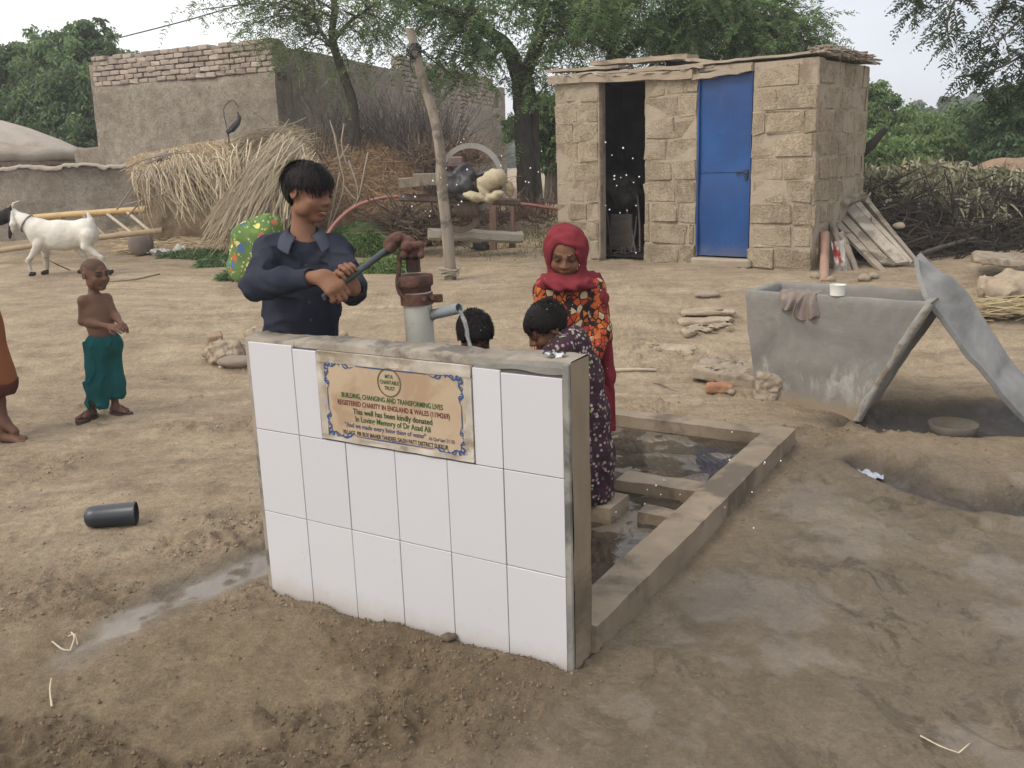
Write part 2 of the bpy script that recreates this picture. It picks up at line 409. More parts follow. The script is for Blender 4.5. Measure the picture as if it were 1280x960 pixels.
def height(x, y):
    x = np.asarray(x, float); y = np.asarray(y, float)
    near = 1-sstep(5.5, 9, y)
    h = macro(x, y)
    h = h + .045*fbm2(x*.55, y*.55, 3, 21)*sstep(1.5, 5, y) + .014*fbm2(x*2.1, y*2.1, 3, 3)
    u, v = uv_of(x, y)
    basin = (u > -1.22) & (u < .02) & (v > -.02) & (v < 2.62)
    # trodden crumbly soil
    wet = wetness(x, y)
    rid = 1-np.abs(fbm2(x*4.2, y*5.2, 4, 9)); cr = np.clip(rid-.72, 0, 1)
    crumb = fbm2(x*15, y*15, 4, 14)
    dents = np.clip(-fbm2(x*3.1+7, y*3.6, 2, 31)-.25, 0, 1)
    rm = roughmask(x, y); amp = (near*(1-.72*wet)+.25*(1-near))*(.30+.85*rm)
    amp = amp*np.where((u > -1.4) & (u < .1) & (v < .01), .25+.75*sstep(.02, .35, -v), 1.0)
    h = h + amp*(.015*crumb + .010*fbm2(x*31, y*31, 4, 19) + .035*cr*np.clip(noise2(x*1.7, y*1.7, 40)+.4, 0, 1) - .040*dents - .022*np.clip(fbm2(x*6.3+2, y*7.1, 3, 88)-.35, 0, 1))
    # clods
    cl = np.clip(fbm2(x*9+3, y*9, 3, 77)-.62, 0, 1); h = h + amp*.055*cl
    # wheel and heel scrapes in the wet mud
    h = h + near*wet*(.006*fbm2(x*8, y*4, 4, 55) - .014*np.clip(noise2(x*3.0+y*1.5, y*1.1-x*.6, 61)-.55, 0, 1))
    # trench and the hollow under the tin sheet
    d = seg_dist(x, y, TRENCH)
    wdt = .07+.10*sstep(1.3, 2.4, x)
    h = h - .085*(1-sstep(wdt*.5, wdt*1.25, d+.025*noise2(x*7, y*7, 8))) + .018*np.exp(-((d-wdt*1.7)/.06)**2)
    pc = np.hypot((x-PITC[0])/.75, (y-PITC[1])/.36); h = h - .16*(1-sstep(.4, 1.2, pc+.12*noise2(x*5, y*5, 12)))
    # soil banked against the tiled wall
    h = np.where((v < .0) & (u > -1.35) & (u < .1), h + .018*np.exp(-(-v)/.06)*(.6+.6*noise2(u*9, v*3, 4)), h)
    h = np.where(basin, np.minimum(h, -.06), h)
    lv = np.hypot((u-.1)/.16, (v-1.2)/1.6); h = h*(1-.6*np.exp(-lv**2))
    # puddled streak is levelled
    ds = seg_dist(x, y, STREAK); f = 1-sstep(.05, .17, ds+.05*noise2(x*6, y*6, 2))
    h = h*(1-.75*f) - .012*f
    wf = wet*near*(u > .05)*(1-f)*.45; h = h*(1-wf*(d > .3)*(pc > 1.3))
    return h
def roughmask(x, y):
    'where the soil is churned into crumbs rather than trodden flat'
    return sstep(-.12, .42, fbm2(x*1.25+.3, y*1.9, 5, 200))
def wetness(x, y):
    "how damp the ground is: the basin spills to the right, a drain runs to the left"
    u, v = uv_of(x, y); n = fbm2(x*1.4, y*1.4, 4, 90)
    right = sstep(-.25, .25, u+.10*n)*(1-sstep(1.25, 2.3, u+.45*n+.25*(v-1)))*(1-sstep(2.1, 3.0, v+.25*n))*sstep(-1.25, -.3, v+.3*n+.3*u)
    right2 = .75*sstep(1.1, 1.5, x+.2*n)*(1-sstep(2.9, 3.5, y+.4*n))*sstep(2.05, 2.5, y+.3*n)
    ds = seg_dist(x, y, STREAK); st = 1-sstep(.07, .25, ds+.11*n)
    tr = .9*(1-sstep(.05, .22, seg_dist(x, y, TRENCH)+.03*n)); pc = .9*(1-sstep(.7, 1.25, np.hypot((x-PITC[0])/.8, (y-PITC[1])/.36)+.1*n))
    return np.clip(np.maximum.reduce([right, right2, st, tr, pc]), 0, 1)
def gz(x, y): return float(height(np.array([x]), np.array([y]))[0])
def onground(px, py):
    "ground point seen at a photo pixel"
    d = ray(px, py); lo, hi = None, None; prev = 1.2
    ts = np.concatenate([np.linspace(1.2, 12, 600), np.linspace(12.05, 60, 700)])
    P = CAM + ts[:, None]*d/d[1]; s = P[:, 2]-macro(P[:, 0], P[:, 1])
    k = int(np.argmax(s < 0)) if (s < 0).any() else len(ts)-1
    return V(P[k][0], P[k][1], macro(P[k][0], P[k][1]))
def place(px, py):
    p = onground(px, py); p[2] = gz(p[0], p[1]); return p

def axis(parts):
    out = []
    for a, b, st in parts: out.append(np.arange(a, b, st))
    return np.concatenate(out)
gx = np.concatenate([-np.geomspace(320, 9, 26)[:-1], axis([(-9, -3.4, .11), (-3.4, -2.2, .03), (-2.2, -1.5, .014), (-1.5, 1.6, .0078), (1.6, 2.7, .014), (2.7, 4, .025), (4, 9, .1)]), np.geomspace(9, 320, 26)])
gy = np.concatenate([axis([(-4, 1.2, .35), (1.2, 2.5, .0075), (2.5, 3.4, .0105), (3.4, 4.6, .016), (4.6, 7.2, .03), (7.2, 13, .07), (13, 18, .2)]), np.geomspace(18, 420, 34)])
X, Y = np.meshgrid(gx, gy, indexing='ij'); Z = height(X, Y)
gm = MB(); gm.grid(np.stack([X, Y, Z], -1), flip=False)

def ground_material():
    s = NT('earth'); wet = s.attr('wet').outputs['Fac']; damp = s.attr('damp').outputs['Fac']
    n1 = s.noise(.55, 6, .6, dist=.5); n2 = s.noise(4, 8, .65); n3 = s.noise(28, 6, .7)
    dry = s.ramp(n2, [(.28, (.315, .237, .150)), (.5, (.40, .31, .205)), (.72, (.455, .36, .245))])
    dry = s.mix(s.ramp(n1, [(.45, 0.0), (.62, .75)]), dry, s.ramp(n2, [(.3, (.275, .2, .125)), (.7, (.36, .27, .175))]))
    dmp = s.ramp(n2, [(.28, (.105, .070, .037)), (.5, (.185, .131, .072)), (.72, (.265, .198, .115))])
    dmp = s.mix(s.ramp(s.noise(1.3, 6, .7, dist=.8), [(.5, 0.0), (.66, .8)]), dmp, (.295, .226, .138))
    mud = s.ramp(s.noise(2.2, 8, .7, dist=.7), [(.3, (.095, .069, .040)), (.55, (.140, .106, .065)), (.75, (.195, .151, .096))])
    scf = s.ramp(s.noise(5.5, 9, .72, dist=1.6, stretch=(1.0, .55, 1)), [(.53, 0.0), (.60, 1.0)]); scf = s.math('MULTIPLY', scf, s.ramp(s.noise(1.1, 4, .6), [(.42, .25), (.62, 1.0)]))
    mud = s.mix(s.math('MULTIPLY', scf, .85), mud, (.062, .043, .025))
    alg = s.ramp(s.noise(2.1, 5, .6, dist=.4), [(.60, 0.0), (.74, .5)])
    mud = s.mix(alg, mud, (.085, .088, .050)); soak_shade = s.attr('soak_shade').outputs['Fac']; mud = s.mix(soak_shade, mud, (.036, .029, .021))  # dark tone: trench damp and the painted shade of the hollow
    churn = s.attr('churn').outputs['Fac']; hb = s.ramp(s.noise(3.0, 7, .7, dist=.3, stretch=(.45, 2.0, 1)), [(.40, .72), (.52, 1.0), (.66, 1.12)]); dry = s.mix(.75, dry, hb, 'MULTIPLY')
    dmp = s.mix(s.math('MULTIPLY', s.ramp(churn, [(.25, 0.0), (.8, 1.0)]), .75), s.mix(.55, dmp, (.285, .218, .132)), s.mix(.38, dmp, (.105, .073, .042)))
    c = s.mix(damp, dry, dmp); c = s.mix(wet, c, mud)
    c = s.mix(.38, c, s.ramp(n3, [(.34, .5), (.62, 1.2)]), 'MULTIPLY'); c = s.mix(.40, c, s.ramp(s.noise(95, 5, .75), [(.38, .45), (.6, 1.2)]), 'MULTIPLY'); c = s.mix(s.math('MULTIPLY', s.math('SUBTRACT', 1.0, wet), .5), c, s.ramp(s.noise(8.5, 8, .72, dist=.5), [(.36, .68), (.5, 1.0), (.66, 1.08)]), 'MULTIPLY')
    sp = s.n('ShaderNodeTexVoronoi'); sp.inputs['Scale'].default_value = 26; s.l(s.tc.outputs['Object'], sp.inputs['Vector'])
    c = s.mix(s.ramp(sp.outputs['Distance'], [(.055, .5), (.10, 0.0)]), c, s.ramp(s.noise(7, 2), [(.4, (.09, .065, .045)), (.6, (.42, .35, .27))]))
    film_sheen = s.attr('film_sheen').outputs['Fac']  # water film and sky sheen; the pale tint paints in the sheen of the sky
    c = s.mix(s.math('MULTIPLY', film_sheen, .40), c, (.215, .186, .160)); c = s.mix(s.math('MULTIPLY', soak_shade, .85), c, (.042, .033, .024))
    pt = s.ramp(s.noise(2.6, 7, .65, dist=.6), [(.42, 0.0), (.58, 1.0)])
    r = s.math('SUBTRACT', .93, s.math('MULTIPLY', wet, s.math('ADD', .26, s.math('MULTIPLY', pt, .36)))); r = s.math('ADD', r, s.math('MULTIPLY', s.math('MULTIPLY', scf, wet), .25))
    r = s.math('SUBTRACT', r, s.math('MULTIPLY', film_sheen, .6)); r = s.math("MAXIMUM", r, .12)
    cv = s.n('ShaderNodeTexVoronoi'); cv.inputs['Scale'].default_value = 38; s.l(s.tc.outputs['Object'], cv.inputs['Vector'])
    h = s.math('ADD', s.math('MULTIPLY', s.noise(22, 10, .78), 1.0), s.math('MULTIPLY', s.noise(110, 8, .75), .55))
    h = s.math('ADD', h, s.math('MULTIPLY', s.math('MULTIPLY', scf, wet), .5)); h = s.math('ADD', h, s.math('MULTIPLY', s.math('MULTIPLY', cv.outputs['Distance'], s.ramp(s.noise(5, 5, .7), [(.45, 0.0), (.6, 1.0)])), -.55))
    amt = s.math('SUBTRACT', 1.0, s.math('MULTIPLY', wet, .5)); amt = s.math('MULTIPLY', amt, s.math('SUBTRACT', 1.0, s.math('MULTIPLY', film_sheen, .86)))
    b = s.n('ShaderNodeBump'); b.inputs['Distance'].default_value = .022; s.l(h, b.inputs['Height']); s.l(s.math('MULTIPLY', amt, .95), b.inputs['Strength'])
    s.fin(c, r, b.outputs[0], .45); return s.m
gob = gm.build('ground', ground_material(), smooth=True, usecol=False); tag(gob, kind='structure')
def fattr(o, nm, val):
    a = o.data.attributes.new(nm, 'FLOAT', 'POINT'); a.data.foreach_set('value', np.asarray(val, np.float32).ravel())
W_ = wetness(X, Y); fattr(gob, 'wet', W_); fattr(gob, 'churn', roughmask(X, Y))
n_ = fbm2(X*.9, Y*.9, 4, 120)
def dampness(x, y, n, w): return np.clip(np.maximum.reduce([(1-sstep(2.7, 5.2, y+.9*n-.15*x)), .9*(1-sstep(.25, .8, np.abs(x-2.3)/3+np.abs(y-4.6)/3+.15*n)), .8*w]), 0, 1)
fattr(gob, 'damp', dampness(X, Y, n_, W_))
fl_ = 1-sstep(.035, .13, seg_dist(X, Y, STREAK)+.06*fbm2(X*5, Y*5, 4, 15))
uu, vv = uv_of(X, Y)
fl2 = sstep(.10, .5, fbm2(X*2.3, Y*2.3, 5, 160)+.35*fbm2(X*9, Y*6, 4, 161))*W_*(uu > .02)
fl_ = fl_*np.clip(1.25-1.7*np.clip(fbm2(X*11, Y*11, 4, 171)-.05, 0, 1), 0, 1)
fattr(gob, 'film_sheen', np.clip(np.maximum(fl_, .54*fl2), 0, 1))
fattr(gob, 'soak_shade', np.clip(np.maximum(1-sstep(.03, .2, seg_dist(X, Y, TRENCH)+.02*n_), 1-sstep(.6, 1.3, np.hypot((X-PITC[0])/.85, (Y-PITC[1])/.40)+.1*n_)), 0, 1)*.95)  # damp along the trench, plus shade under trough and tin sheet painted in

# crumbs and clods of loose soil
crm = MB(); n = 34000; rc = np.random.default_rng(5)
cx_ = rc.uniform(-2.6, 2.4, n*3); cy_ = 1.45+4.2*rc.random(n*3)**1.9; cu_, cv_ = uv_of(cx_, cy_)
keep = ((roughmask(cx_, cy_)+.35*noise2(cx_*9, cy_*9, 2) > .55) | (rc.random(n*3) < .10)) & ~((cu_ > -1.27) & (cu_ < .09) & (cv_ > -.02) & (cv_ < 2.6)) & (wetness(cx_, cy_) < .55+.3*rc.random(n*3)) & (np.abs(cx_) < cy_*.62)
cx_, cy_ = cx_[keep][:n], cy_[keep][:n]; n = len(cx_); cz_ = height(cx_, cy_); sz_ = .0012+.0080*rc.random(n)**4.5
oc = np.array([[1, 0, 0], [-1, 0, 0], [0, 1, 0], [0, -1, 0], [0, 0, 1], [0, 0, -1]], float); fc_ = np.array([[0, 2, 4], [2, 1, 4], [1, 3, 4], [3, 0, 4], [2, 0, 5], [1, 2, 5], [3, 1, 5], [0, 3, 5]])
vv_ = np.stack([cx_, cy_, cz_+sz_*.25], 1)[:, None]+oc[None]*sz_[:, None, None]*rc.uniform(.55, 1.35, (n, 6, 3)); crm.add(vv_.reshape(-1, 3), (np.arange(n)[:, None, None]*6+fc_[None]).reshape(-1, 3))
far_ = 1-dampness(cx_, cy_, fbm2(cx_*.9, cy_*.9, 4, 120), wetness(cx_, cy_))[:, None]; cc_ = (V(.175, .13, .083)*(1-far_)+V(.33, .258, .18)*far_)*rc.uniform(.75, 1.25, (n, 1)); crm.c = [np.repeat(cc_, 6, 0)]
tag(crm.build('soil_crumbs', colmat('loose soil crumbs', .95, .4, 120, .002, .15)), kind='stuff')
# ------------------------------------------------------------------ tiled head wall of the pump
TW, TH = .206, .31
tile_m = NT('white glazed tile')
_c = tile_m.mix(tile_m.ramp(tile_m.noise(2.2, 6, .7), [(.5, 0.0), (.75, .15)]), (.56, .555, .575), (.51, .505, .52))
_c = tile_m.mix(1.0, _c, tile_m.attr('Col').outputs['Color'], 'MULTIPLY')
_sz = tile_m.n('ShaderNodeSeparateXYZ'); tile_m.l(tile_m.tc.outputs['Object'], _sz.inputs[0])
_low = tile_m.ramp(tile_m.math('ADD', _sz.outputs['Z'], tile_m.math('MULTIPLY', tile_m.noise(14, 6, .7), .12)), [(.06, 1.0), (.14, 0.0)])
_c = tile_m.mix(tile_m.math('MULTIPLY', _low, .45), _c, (.36, .29, .21))
_vs = tile_m.n('ShaderNodeTexVoronoi'); _vs.inputs['Scale'].default_value = 30; tile_m.l(tile_m.tc.outputs['Object'], _vs.inputs['Vector'])
_sp = tile_m.math('MULTIPLY', tile_m.ramp(_vs.outputs['Distance'], [(.05, 1.0), (.09, 0.0)]), tile_m.ramp(tile_m.math('SUBTRACT', tile_m.noise(6, 5, .7), tile_m.math('MULTIPLY', _sz.outputs['Z'], .22)), [(.52, 0.0), (.60, 1.0)]))
_c = tile_m.mix(tile_m.math('MULTIPLY', _sp, .8), _c, (.30, .235, .165))
_c = tile_m.mix(tile_m.ramp(tile_m.noise(4.5, 8, .75, dist=.4, stretch=(1, 1, .35)), [(.60, 0.0), (.80, .04)]), _c, (.42, .385, .34))
tile_m = tile_m.fin(_c, tile_m.ramp(tile_m.noise(5, 6, .7), [(.4, .16), (.7, .21)]), tile_m.bump(tile_m.noise(3, 2), .05, .01), .5)
conc_grey = M('grey cement render', (.16, .155, .14), (.27, .255, .22), 7, .85, .5, 70, .004, .3, c3=(.10, .098, .09), s3=4)
conc_tan = M('damp tan cement', (.19, .145, .095), (.275, .215, .145), 6, .75, .5, 60, .004, .35, c3=(.12, .09, .06), s3=2.5, stretch=(1, 1, .45))
conc_top = M('weathered cement top', (.30, .265, .215), (.20, .17, .135), 9, .9, .6, 50, .005, .25, c3=(.13, .115, .095), s3=6)
plaque_m = M('sandstone plaque', (.37, .275, .18), (.445, .34, .235), 5, .6, .1, 60, .001, .3, c3=(.34, .235, .15), s3=6)
plaqueframe_m = M('plaque mortar frame', (.36, .31, .25), (.50, .46, .40), 12, .85, .5, 60, .003, .2, c3=(.27, .22, .16), s3=5)

wall = thing('tiled_wall', 'low white tiled wall with a sandstone memorial plaque, in front of the hand pump', 'wall', wp(-.6, .058, 0))
mb = MB()
def wtop(u): return .945 + .018*(np.asarray(u)+1.2) + .006*fbm2(np.asarray(u)*6, np.asarray(u)*0+2, 3, 6)
# cement core with slightly uneven top, lofted along its length
us = np.linspace(-1.26, .02, 60); zs = wtop(us)
prof = []
for u, z in zip(us, zs):
    prof.append([wp(u, .0, -.12), wp(u, .0, z-.006), wp(u, .006, z), wp(u, .05, z+.004*math.sin(u*23)), wp(u, .11, z+.002), wp(u, .1165, z-.006), wp(u, .1165, -.12)])
P = np.array(prof); P[:, 2:5, 2] += RNG.normal(0, .0022, P[:, 2:5, 2].shape)
mb.grid(P, flip=True)
core = mb.build('cement_core', conc_top, wall, smooth=True)
mb = MB(); end = [[wp(.0215, v, z) for z in np.linspace(-.1, wtop(.02)-.003, 24)] for v in np.linspace(.001, .1155, 8)]
E_ = np.array(end); E_ += WA*(.0035*fbm3(E_*1.0, 9, 3, 4))[..., None]; mb.grid(E_, flip=True)
mb.build('cement_end', conc_tan, wall, smooth=True)
mb = MB()   # cement strips left bare beside and above the tiles
mb.box(wp(.0105, -.006, .43), (.021, .012, 1.06), WAX, bev=.003)
Pst = []
for u in np.linspace(-.30, .02, 26):
    z0 = .928+.004*math.sin(u*31)-.012*(1 if u < -.245 else 0)*1
    Pst.append([wp(u, -.0065+.002*noise2(u*20, 1.0), z0), wp(u, -.0075, (z0+wtop(u))/2), wp(u, -.004, wtop(u)-.004)])
mb.grid(np.array(Pst), flip=False)
mb.build('cement_edging', conc_grey, wall)
mb = MB()   # tiles
for r in range(3):
    for k in range(6):
        u0, u1 = -(6-k)*TW, -(5-k)*TW; z0, z1 = r*TH, (r+1)*TH
        if r == 0: z0 = -.1
        pieces = [(u0, u1)]
        if r == 2:
            z1 = .925
            if k == 5: z1 = .918
            if u1 <= -.915: pieces = [(u0, u1)]
            elif u0 < -.915: pieces = [(u0, -.922)]
            elif u1 <= -.302: pieces = []
            elif u0 < -.302: pieces = [(-.306, u1)]
            if u1 < -.9: z1 = .935
        for a, b in pieces:
            t = .93+.07*RNG.random(); g = .0013; o = RNG.normal(0, .0006)
            mb.box(wp((a+b)/2, -.005+o, (z0+z1)/2), (b-a-2*g, .010, z1-z0-2*g), WAX, (t, t, t*1.0), bev=.0012)
mb.build('tile_facing', tile_m, wall)
mb = MB(); mb.box(wp(-.61, -.0005, .42), (1.252, .002, 1.02), WAX); mb.build('tile_joints', M('dark tile grout', (.12, .11, .105), None, 20), wall)

PU0, PU1, PZ0, PZ1 = -.917, -.307, .627, .922
mb = MB()
for a, b, c, d in ((PU0, PU1, PZ1-.030, PZ1+.006), (PU0, PU1, PZ0, PZ0+.018), (PU0, PU0+.032, PZ0+.018, PZ1-.030), (PU1-.032, PU1, PZ0+.018, PZ1-.030)):
    n = 26
    if b-a > d-c: G_ = [[wp(u, -.013-.004*noise2(u*17, z*60, 3)-.003, z) for z in np.linspace(c, d, 5)] for u in np.linspace(a, b, n)]
    else: G_ = [[wp(u, -.013-.004*noise2(u*60, z*17, 3)-.003, z) for z in np.linspace(c, d, n)] for u in np.linspace(a, b, 5)]
    G_ = np.array(G_); mb.grid(G_, flip=False)
    B_ = G_.copy(); rim = np.concatenate([G_[0], G_[1:, -1], G_[-1, -2::-1], G_[-2:0:-1, 0]]); back = rim + WN*.016
    mb.grid(np.stack([np.vstack([rim, rim[:1]]), np.vstack([back, back[:1]])], 0), flip=True)
plq = MB(); plq.box(wp((PU0+PU1)/2, -.0085, (PZ0+PZ1)/2-.004), (PU1-PU0-.05, .012, PZ1-PZ0-.036), WAX, bev=.002)
plaque = plq.build('plaque', plaque_m, wall)
mb.build('plaque_frame', plaqueframe_m, wall, smooth=True)
PV = -.0158   # lettering stands just proud of the plaque face
ink = {k: M(k, c, None, 200, .7, 0) for k, c in {'green ink': (.028, .10, .025), 'maroon ink': (.155, .035, .03), 'blue ink': (.035, .085, .22), 'dark ink': (.05, .04, .035), 'navy ink': (.07, .085, .16), 'bronze ink': (.13, .11, .06), 'dark green ink': (.018, .062, .02)}.items()}
def letters(text, uc, zc, width, hgt, mat, name='lettering', bold=.018):
    cu = bpy.data.curves.new(name, 'FONT'); cu.body = text; cu.size = 1; cu.align_x = 'CENTER'; cu.align_y = 'CENTER'; cu.offset = bold; cu.resolution_u = 3
    t = bpy.data.objects.new('tmp', cu); COL.objects.link(t); bpy.context.view_layer.update()
    me = bpy.data.meshes.new_from_object(t.evaluated_get(bpy.context.evaluated_depsgraph_get()))
    bpy.data.objects.remove(t); bpy.data.curves.remove(cu)
    n = len(me.vertices); co = np.empty(n*3, np.float32); me.vertices.foreach_get('co', co); co = co.reshape(-1, 3)
    w = co[:, 0].max()-co[:, 0].min(); co[:, 0] -= (co[:, 0].max()+co[:, 0].min())/2
    sx, sz = width/w, hgt/.70
    w_ = WO + WA*(uc+co[:, :1]*sx) + WN*PV + WUP*(zc+co[:, 1:2]*sz) - wloc(plaque)
    me.vertices.foreach_set('co', w_.astype(np.float32).ravel()); me.update(); me.name = name; me.materials.clear(); me.materials.append(mat)
    o = bpy.data.objects.new(name, me); link(o, plaque); return o
cu_ = -.617
letters('MTA', cu_+.001, .867, .032, .0125, ink['green ink']); letters('CHARITABLE', cu_+.001, .848, .076, .0125, ink['green ink']); letters('TRUST', cu_+.001, .829, .042, .0125, ink['green ink'])
letters('BUILDING, CHANGING AND TRANSFORMING LIVES', -.6155, .7885, .405, .0165, ink['green ink'])
letters('REGISTERED CHARITY IN ENGLAND & WALES (1194269)', -.613, .7625, .448, .0165, ink['maroon ink'])
letters('This well has been kindly donated', -.615, .7365, .318, .0185, ink['dark green ink'])
letters('In Loving Memory of Dr Asad Ali', -.615, .7115, .302, .0185, ink['green ink'])
letters('"And we made every living thing of water"', -.648, .6875, .330, .0155, ink['navy ink']); letters("Al Qur'aan 21:30", -.424, .683, .098, .0115, ink['navy ink'], bold=.01)
letters('VILLAGE  PIR BUX MAHER TANDEEL SALEH PATT DISTRICT SUKKUR', -.612, .6615, .425, .0145, ink['dark ink'])
mb = MB(); th = np.linspace(0, 2*math.pi, 65); ring = lambda r: np.array([wp(cu_+r*math.cos(t), PV, .8475+r*math.sin(t)) for t in th])
mb.grid(np.stack([ring(.0475), ring(.0425)], 0)); mb.build('emblem_ring', ink['bronze ink'], plaque)
# blue scroll border: straight rules with curling corner flourishes
mb = MB(); U0, U1, Z0, Z1 = -.878, -.344, .651, .888
def stroke(pts, w0, w1, n=26):
    c = bez(pts, n); t = np.gradient(c, axis=0); t /= np.linalg.norm(t, axis=1)[:, None]; nn = np.stack([-t[:, 1], t[:, 0]], 1)
    s_ = np.linspace(0, 1, n); w = (w0+(w1-w0)*s_)*(.45+.55*np.sin(math.pi*np.clip(s_*1.1, 0, 1)))
    A_, B_ = c+nn*w[:, None], c-nn*w[:, None]; e_ = 1e-5*len(mb.v)
    f = lambda q: np.array([wp(a, PV-.00002*len(mb.v), b) for a, b in q]); mb.grid(np.stack([f(A_), f(B_)], 0))
def rule(a, b): stroke([a, ((a[0]+b[0])/2, (a[1]+b[1])/2), b], .0022, .0022, 8)
rule((U0+.125, Z1+.001), (U1-.125, Z1+.001)); rule((U0+.115, Z0), (U1-.115, Z0)); rule((U0, Z0+.078), (U0, Z1-.078)); rule((U1, Z0+.078), (U1, Z1-.085))
for sx, u_ in ((1, U0), (-1, U1)):
    for sz, z_ in ((1, Z0), (-1, Z1)):
        q = lambda a, b: (u_+sx*a, z_+sz*b)
        stroke([q(-.004, -.003), q(.006, .005), q(.014, .002), q(.012, -.006), q(.004, -.004)], .0055, .003)
        stroke([q(.0, .0), q(-.006, .012), q(.006, .018), q(.008, .008)], .004, .002)
        stroke([q(.012, .001), q(.024, .007), q(.036, .001), q(.048, -.005), q(.058, .003)], .0032, .0025)
        stroke([q(.026, .003), q(.030, -.006), q(.038, -.006), q(.038, .0)], .0025, .0015)
        stroke([q(.05, -.003), q(.066, -.008), q(.084, -.004), q(.098, .006), q(.118, .001)], .0055, .0015)
        stroke([q(.07, -.004), q(.078, .006), q(.09, .008), q(.094, .002)], .003, .0015)
        stroke([q(.0, .014), q(.007, .024), q(.001, .034), q(-.005, .044), q(.003, .052)], .0032, .002)
        stroke([q(.003, .026), q(-.006, .03), q(-.005, .037), q(.0, .036)], .0022, .0012)
        stroke([q(-.003, .046), q(-.008, .056), q(.0, .064), q(.006, .072), q(.001, .088)], .005, .0012)
        stroke([q(-.004, .056), q(.006, .058), q(.008, .066), q(.004, .07)], .0028, .0012)
mb.build('scroll_border', ink['blue ink'], plaque)

# ------------------------------------------------------------------ washing basin behind the wall
basin = thing('washing_basin', 'shallow wet cement wash basin with a low kerb, behind the tiled wall', 'basin', wp(-.6, 1.3, 0))
kerb_m = M('wet cement kerb', (.18, .138, .093), (.265, .21, .148), 5, .6, .55, 45, .004, .4, c3=(.105, .08, .055), s3=2.4)
def slab(parts, mat, name, parent, nz=.004):
    mb = MB()
    for (u0, u1, v0, v1, z0, z1) in parts:
        nu = max(3, int((u1-u0)/.035)+1); nv = max(3, int((v1-v0)/.035)+1)
        Uu, Vv = np.meshgrid(np.linspace(u0, u1, nu), np.linspace(v0, v1, nv), indexing='ij')
        T = WO + WA*Uu[..., None] + WN*Vv[..., None]; T[..., 2] = z1 + nz*fbm2(Uu*9, Vv*9, 3, 17)
        edge = np.minimum(np.minimum(Uu-u0, u1-Uu), np.minimum(Vv-v0, v1-Vv)) < 1e-6; T[edge, 2] -= .006
        mb.grid(T)
        rim = np.concatenate([T[:-1, 0], T[-1, :-1], T[:0:-1, -1], T[0, :0:-1]]); rim = np.vstack([rim, rim[:1]])
        mid = rim.copy(); mid[:, 2] = (z0+z1)/2; o = np.array([*wp((u0+u1)/2, (v0+v1)/2, 0)]); dd = mid[:, :2]-o[:2]
        mid[:, :2] += dd/np.linalg.norm(dd, axis=1)[:, None]*(.003+.004*noise2(mid[:, 0]*20, mid[:, 1]*20, 5))[:, None]
        bot = mid.copy(); bot[:, 2] = z0
        mb.grid(np.stack([rim, mid, bot], 0), flip=True)
    return modsmooth(mb.build(name, mat, parent, usecol=False), 35)
slab([(-.105, .036, .118, 2.525, -.1, .103)], kerb_m, 'kerb', basin)
slab([(-1.25, -.107, 2.385, 2.52, -.1, .10)], kerb_m, 'kerb', basin)
slab([(-1.235, -1.10, .13, 2.383, -.1, .10)], kerb_m, 'kerb', basin)
slab([(-.50, -.107, 1.43, 1.565, -.05, .088)], kerb_m, 'divider', basin)
slab([(-.255, -.107, 1.115, 1.21, -.05, .082)], kerb_m, 'divider', basin)
floor_m = NT('wet basin floor')
_n = floor_m.noise(3.0, 7, .65, dist=.8)
_c = floor_m.ramp(_n, [(.3, (.055, .045, .036)), (.5, (.105, .085, .064)), (.7, (.165, .13, .092))])
_r = floor_m.ramp(floor_m.noise(2.2, 5, .6), [(.4, .12), (.62, .5)])
_w = floor_m.n('ShaderNodeTexWave'); floor_m.l(floor_m.tc.outputs['Object'], _w.inputs[0]); _w.inputs['Scale'].default_value = 9; _w.inputs['Distortion'].default_value = 9; _w.inputs['Detail'].default_value = 3
floor_m.fin(_c, _r, floor_m.bump(_w.outputs['Fac'], .25, .006, floor_m.bump(floor_m.noise(30, 6, .7), .3, .004)), .5); floor_m = floor_m.m
slab([(-1.098, -.108, .118, 2.383, -.1, .028)], floor_m, 'basin_floor', basin, .006)
# thin water sheet, rippled where the pump splashes
wm = NT('shallow water'); wm.b.inputs['Base Color'].default_value = (.75, .72, .66, 1); wm.b.inputs['Roughness'].default_value = .03
wm.b.inputs['Transmission Weight'].default_value = 1; wm.b.inputs['IOR'].default_value = 1.33
wm.l(wm.bump(wm.noise(34, 3, .5, dist=.6), .12, .006), wm.b.inputs['Normal']); water_m = wm.m
mb = MB(); Uu, Vv = np.meshgrid(np.linspace(-1.097, -.1095, 50), np.linspace(.12, 2.38, 90), indexing='ij')
T = WO + WA*Uu[..., None] + WN*Vv[..., None]; T[..., 2] = .031 + .0012*fbm2(Uu*22, Vv*22, 2, 3)
mb.grid(T); w_ = mb.build('water', water_m, smooth=True, usecol=False); tag(w_, kind='structure')
blk = thing('cement_block', 'small wet cement block the bending girl stands on, in the basin', 'block', wp(-.43, 1.13, .03))
slab([(-.50, -.345, 1.04, 1.225, .02, .105)], kerb_m, 'block_body', blk)
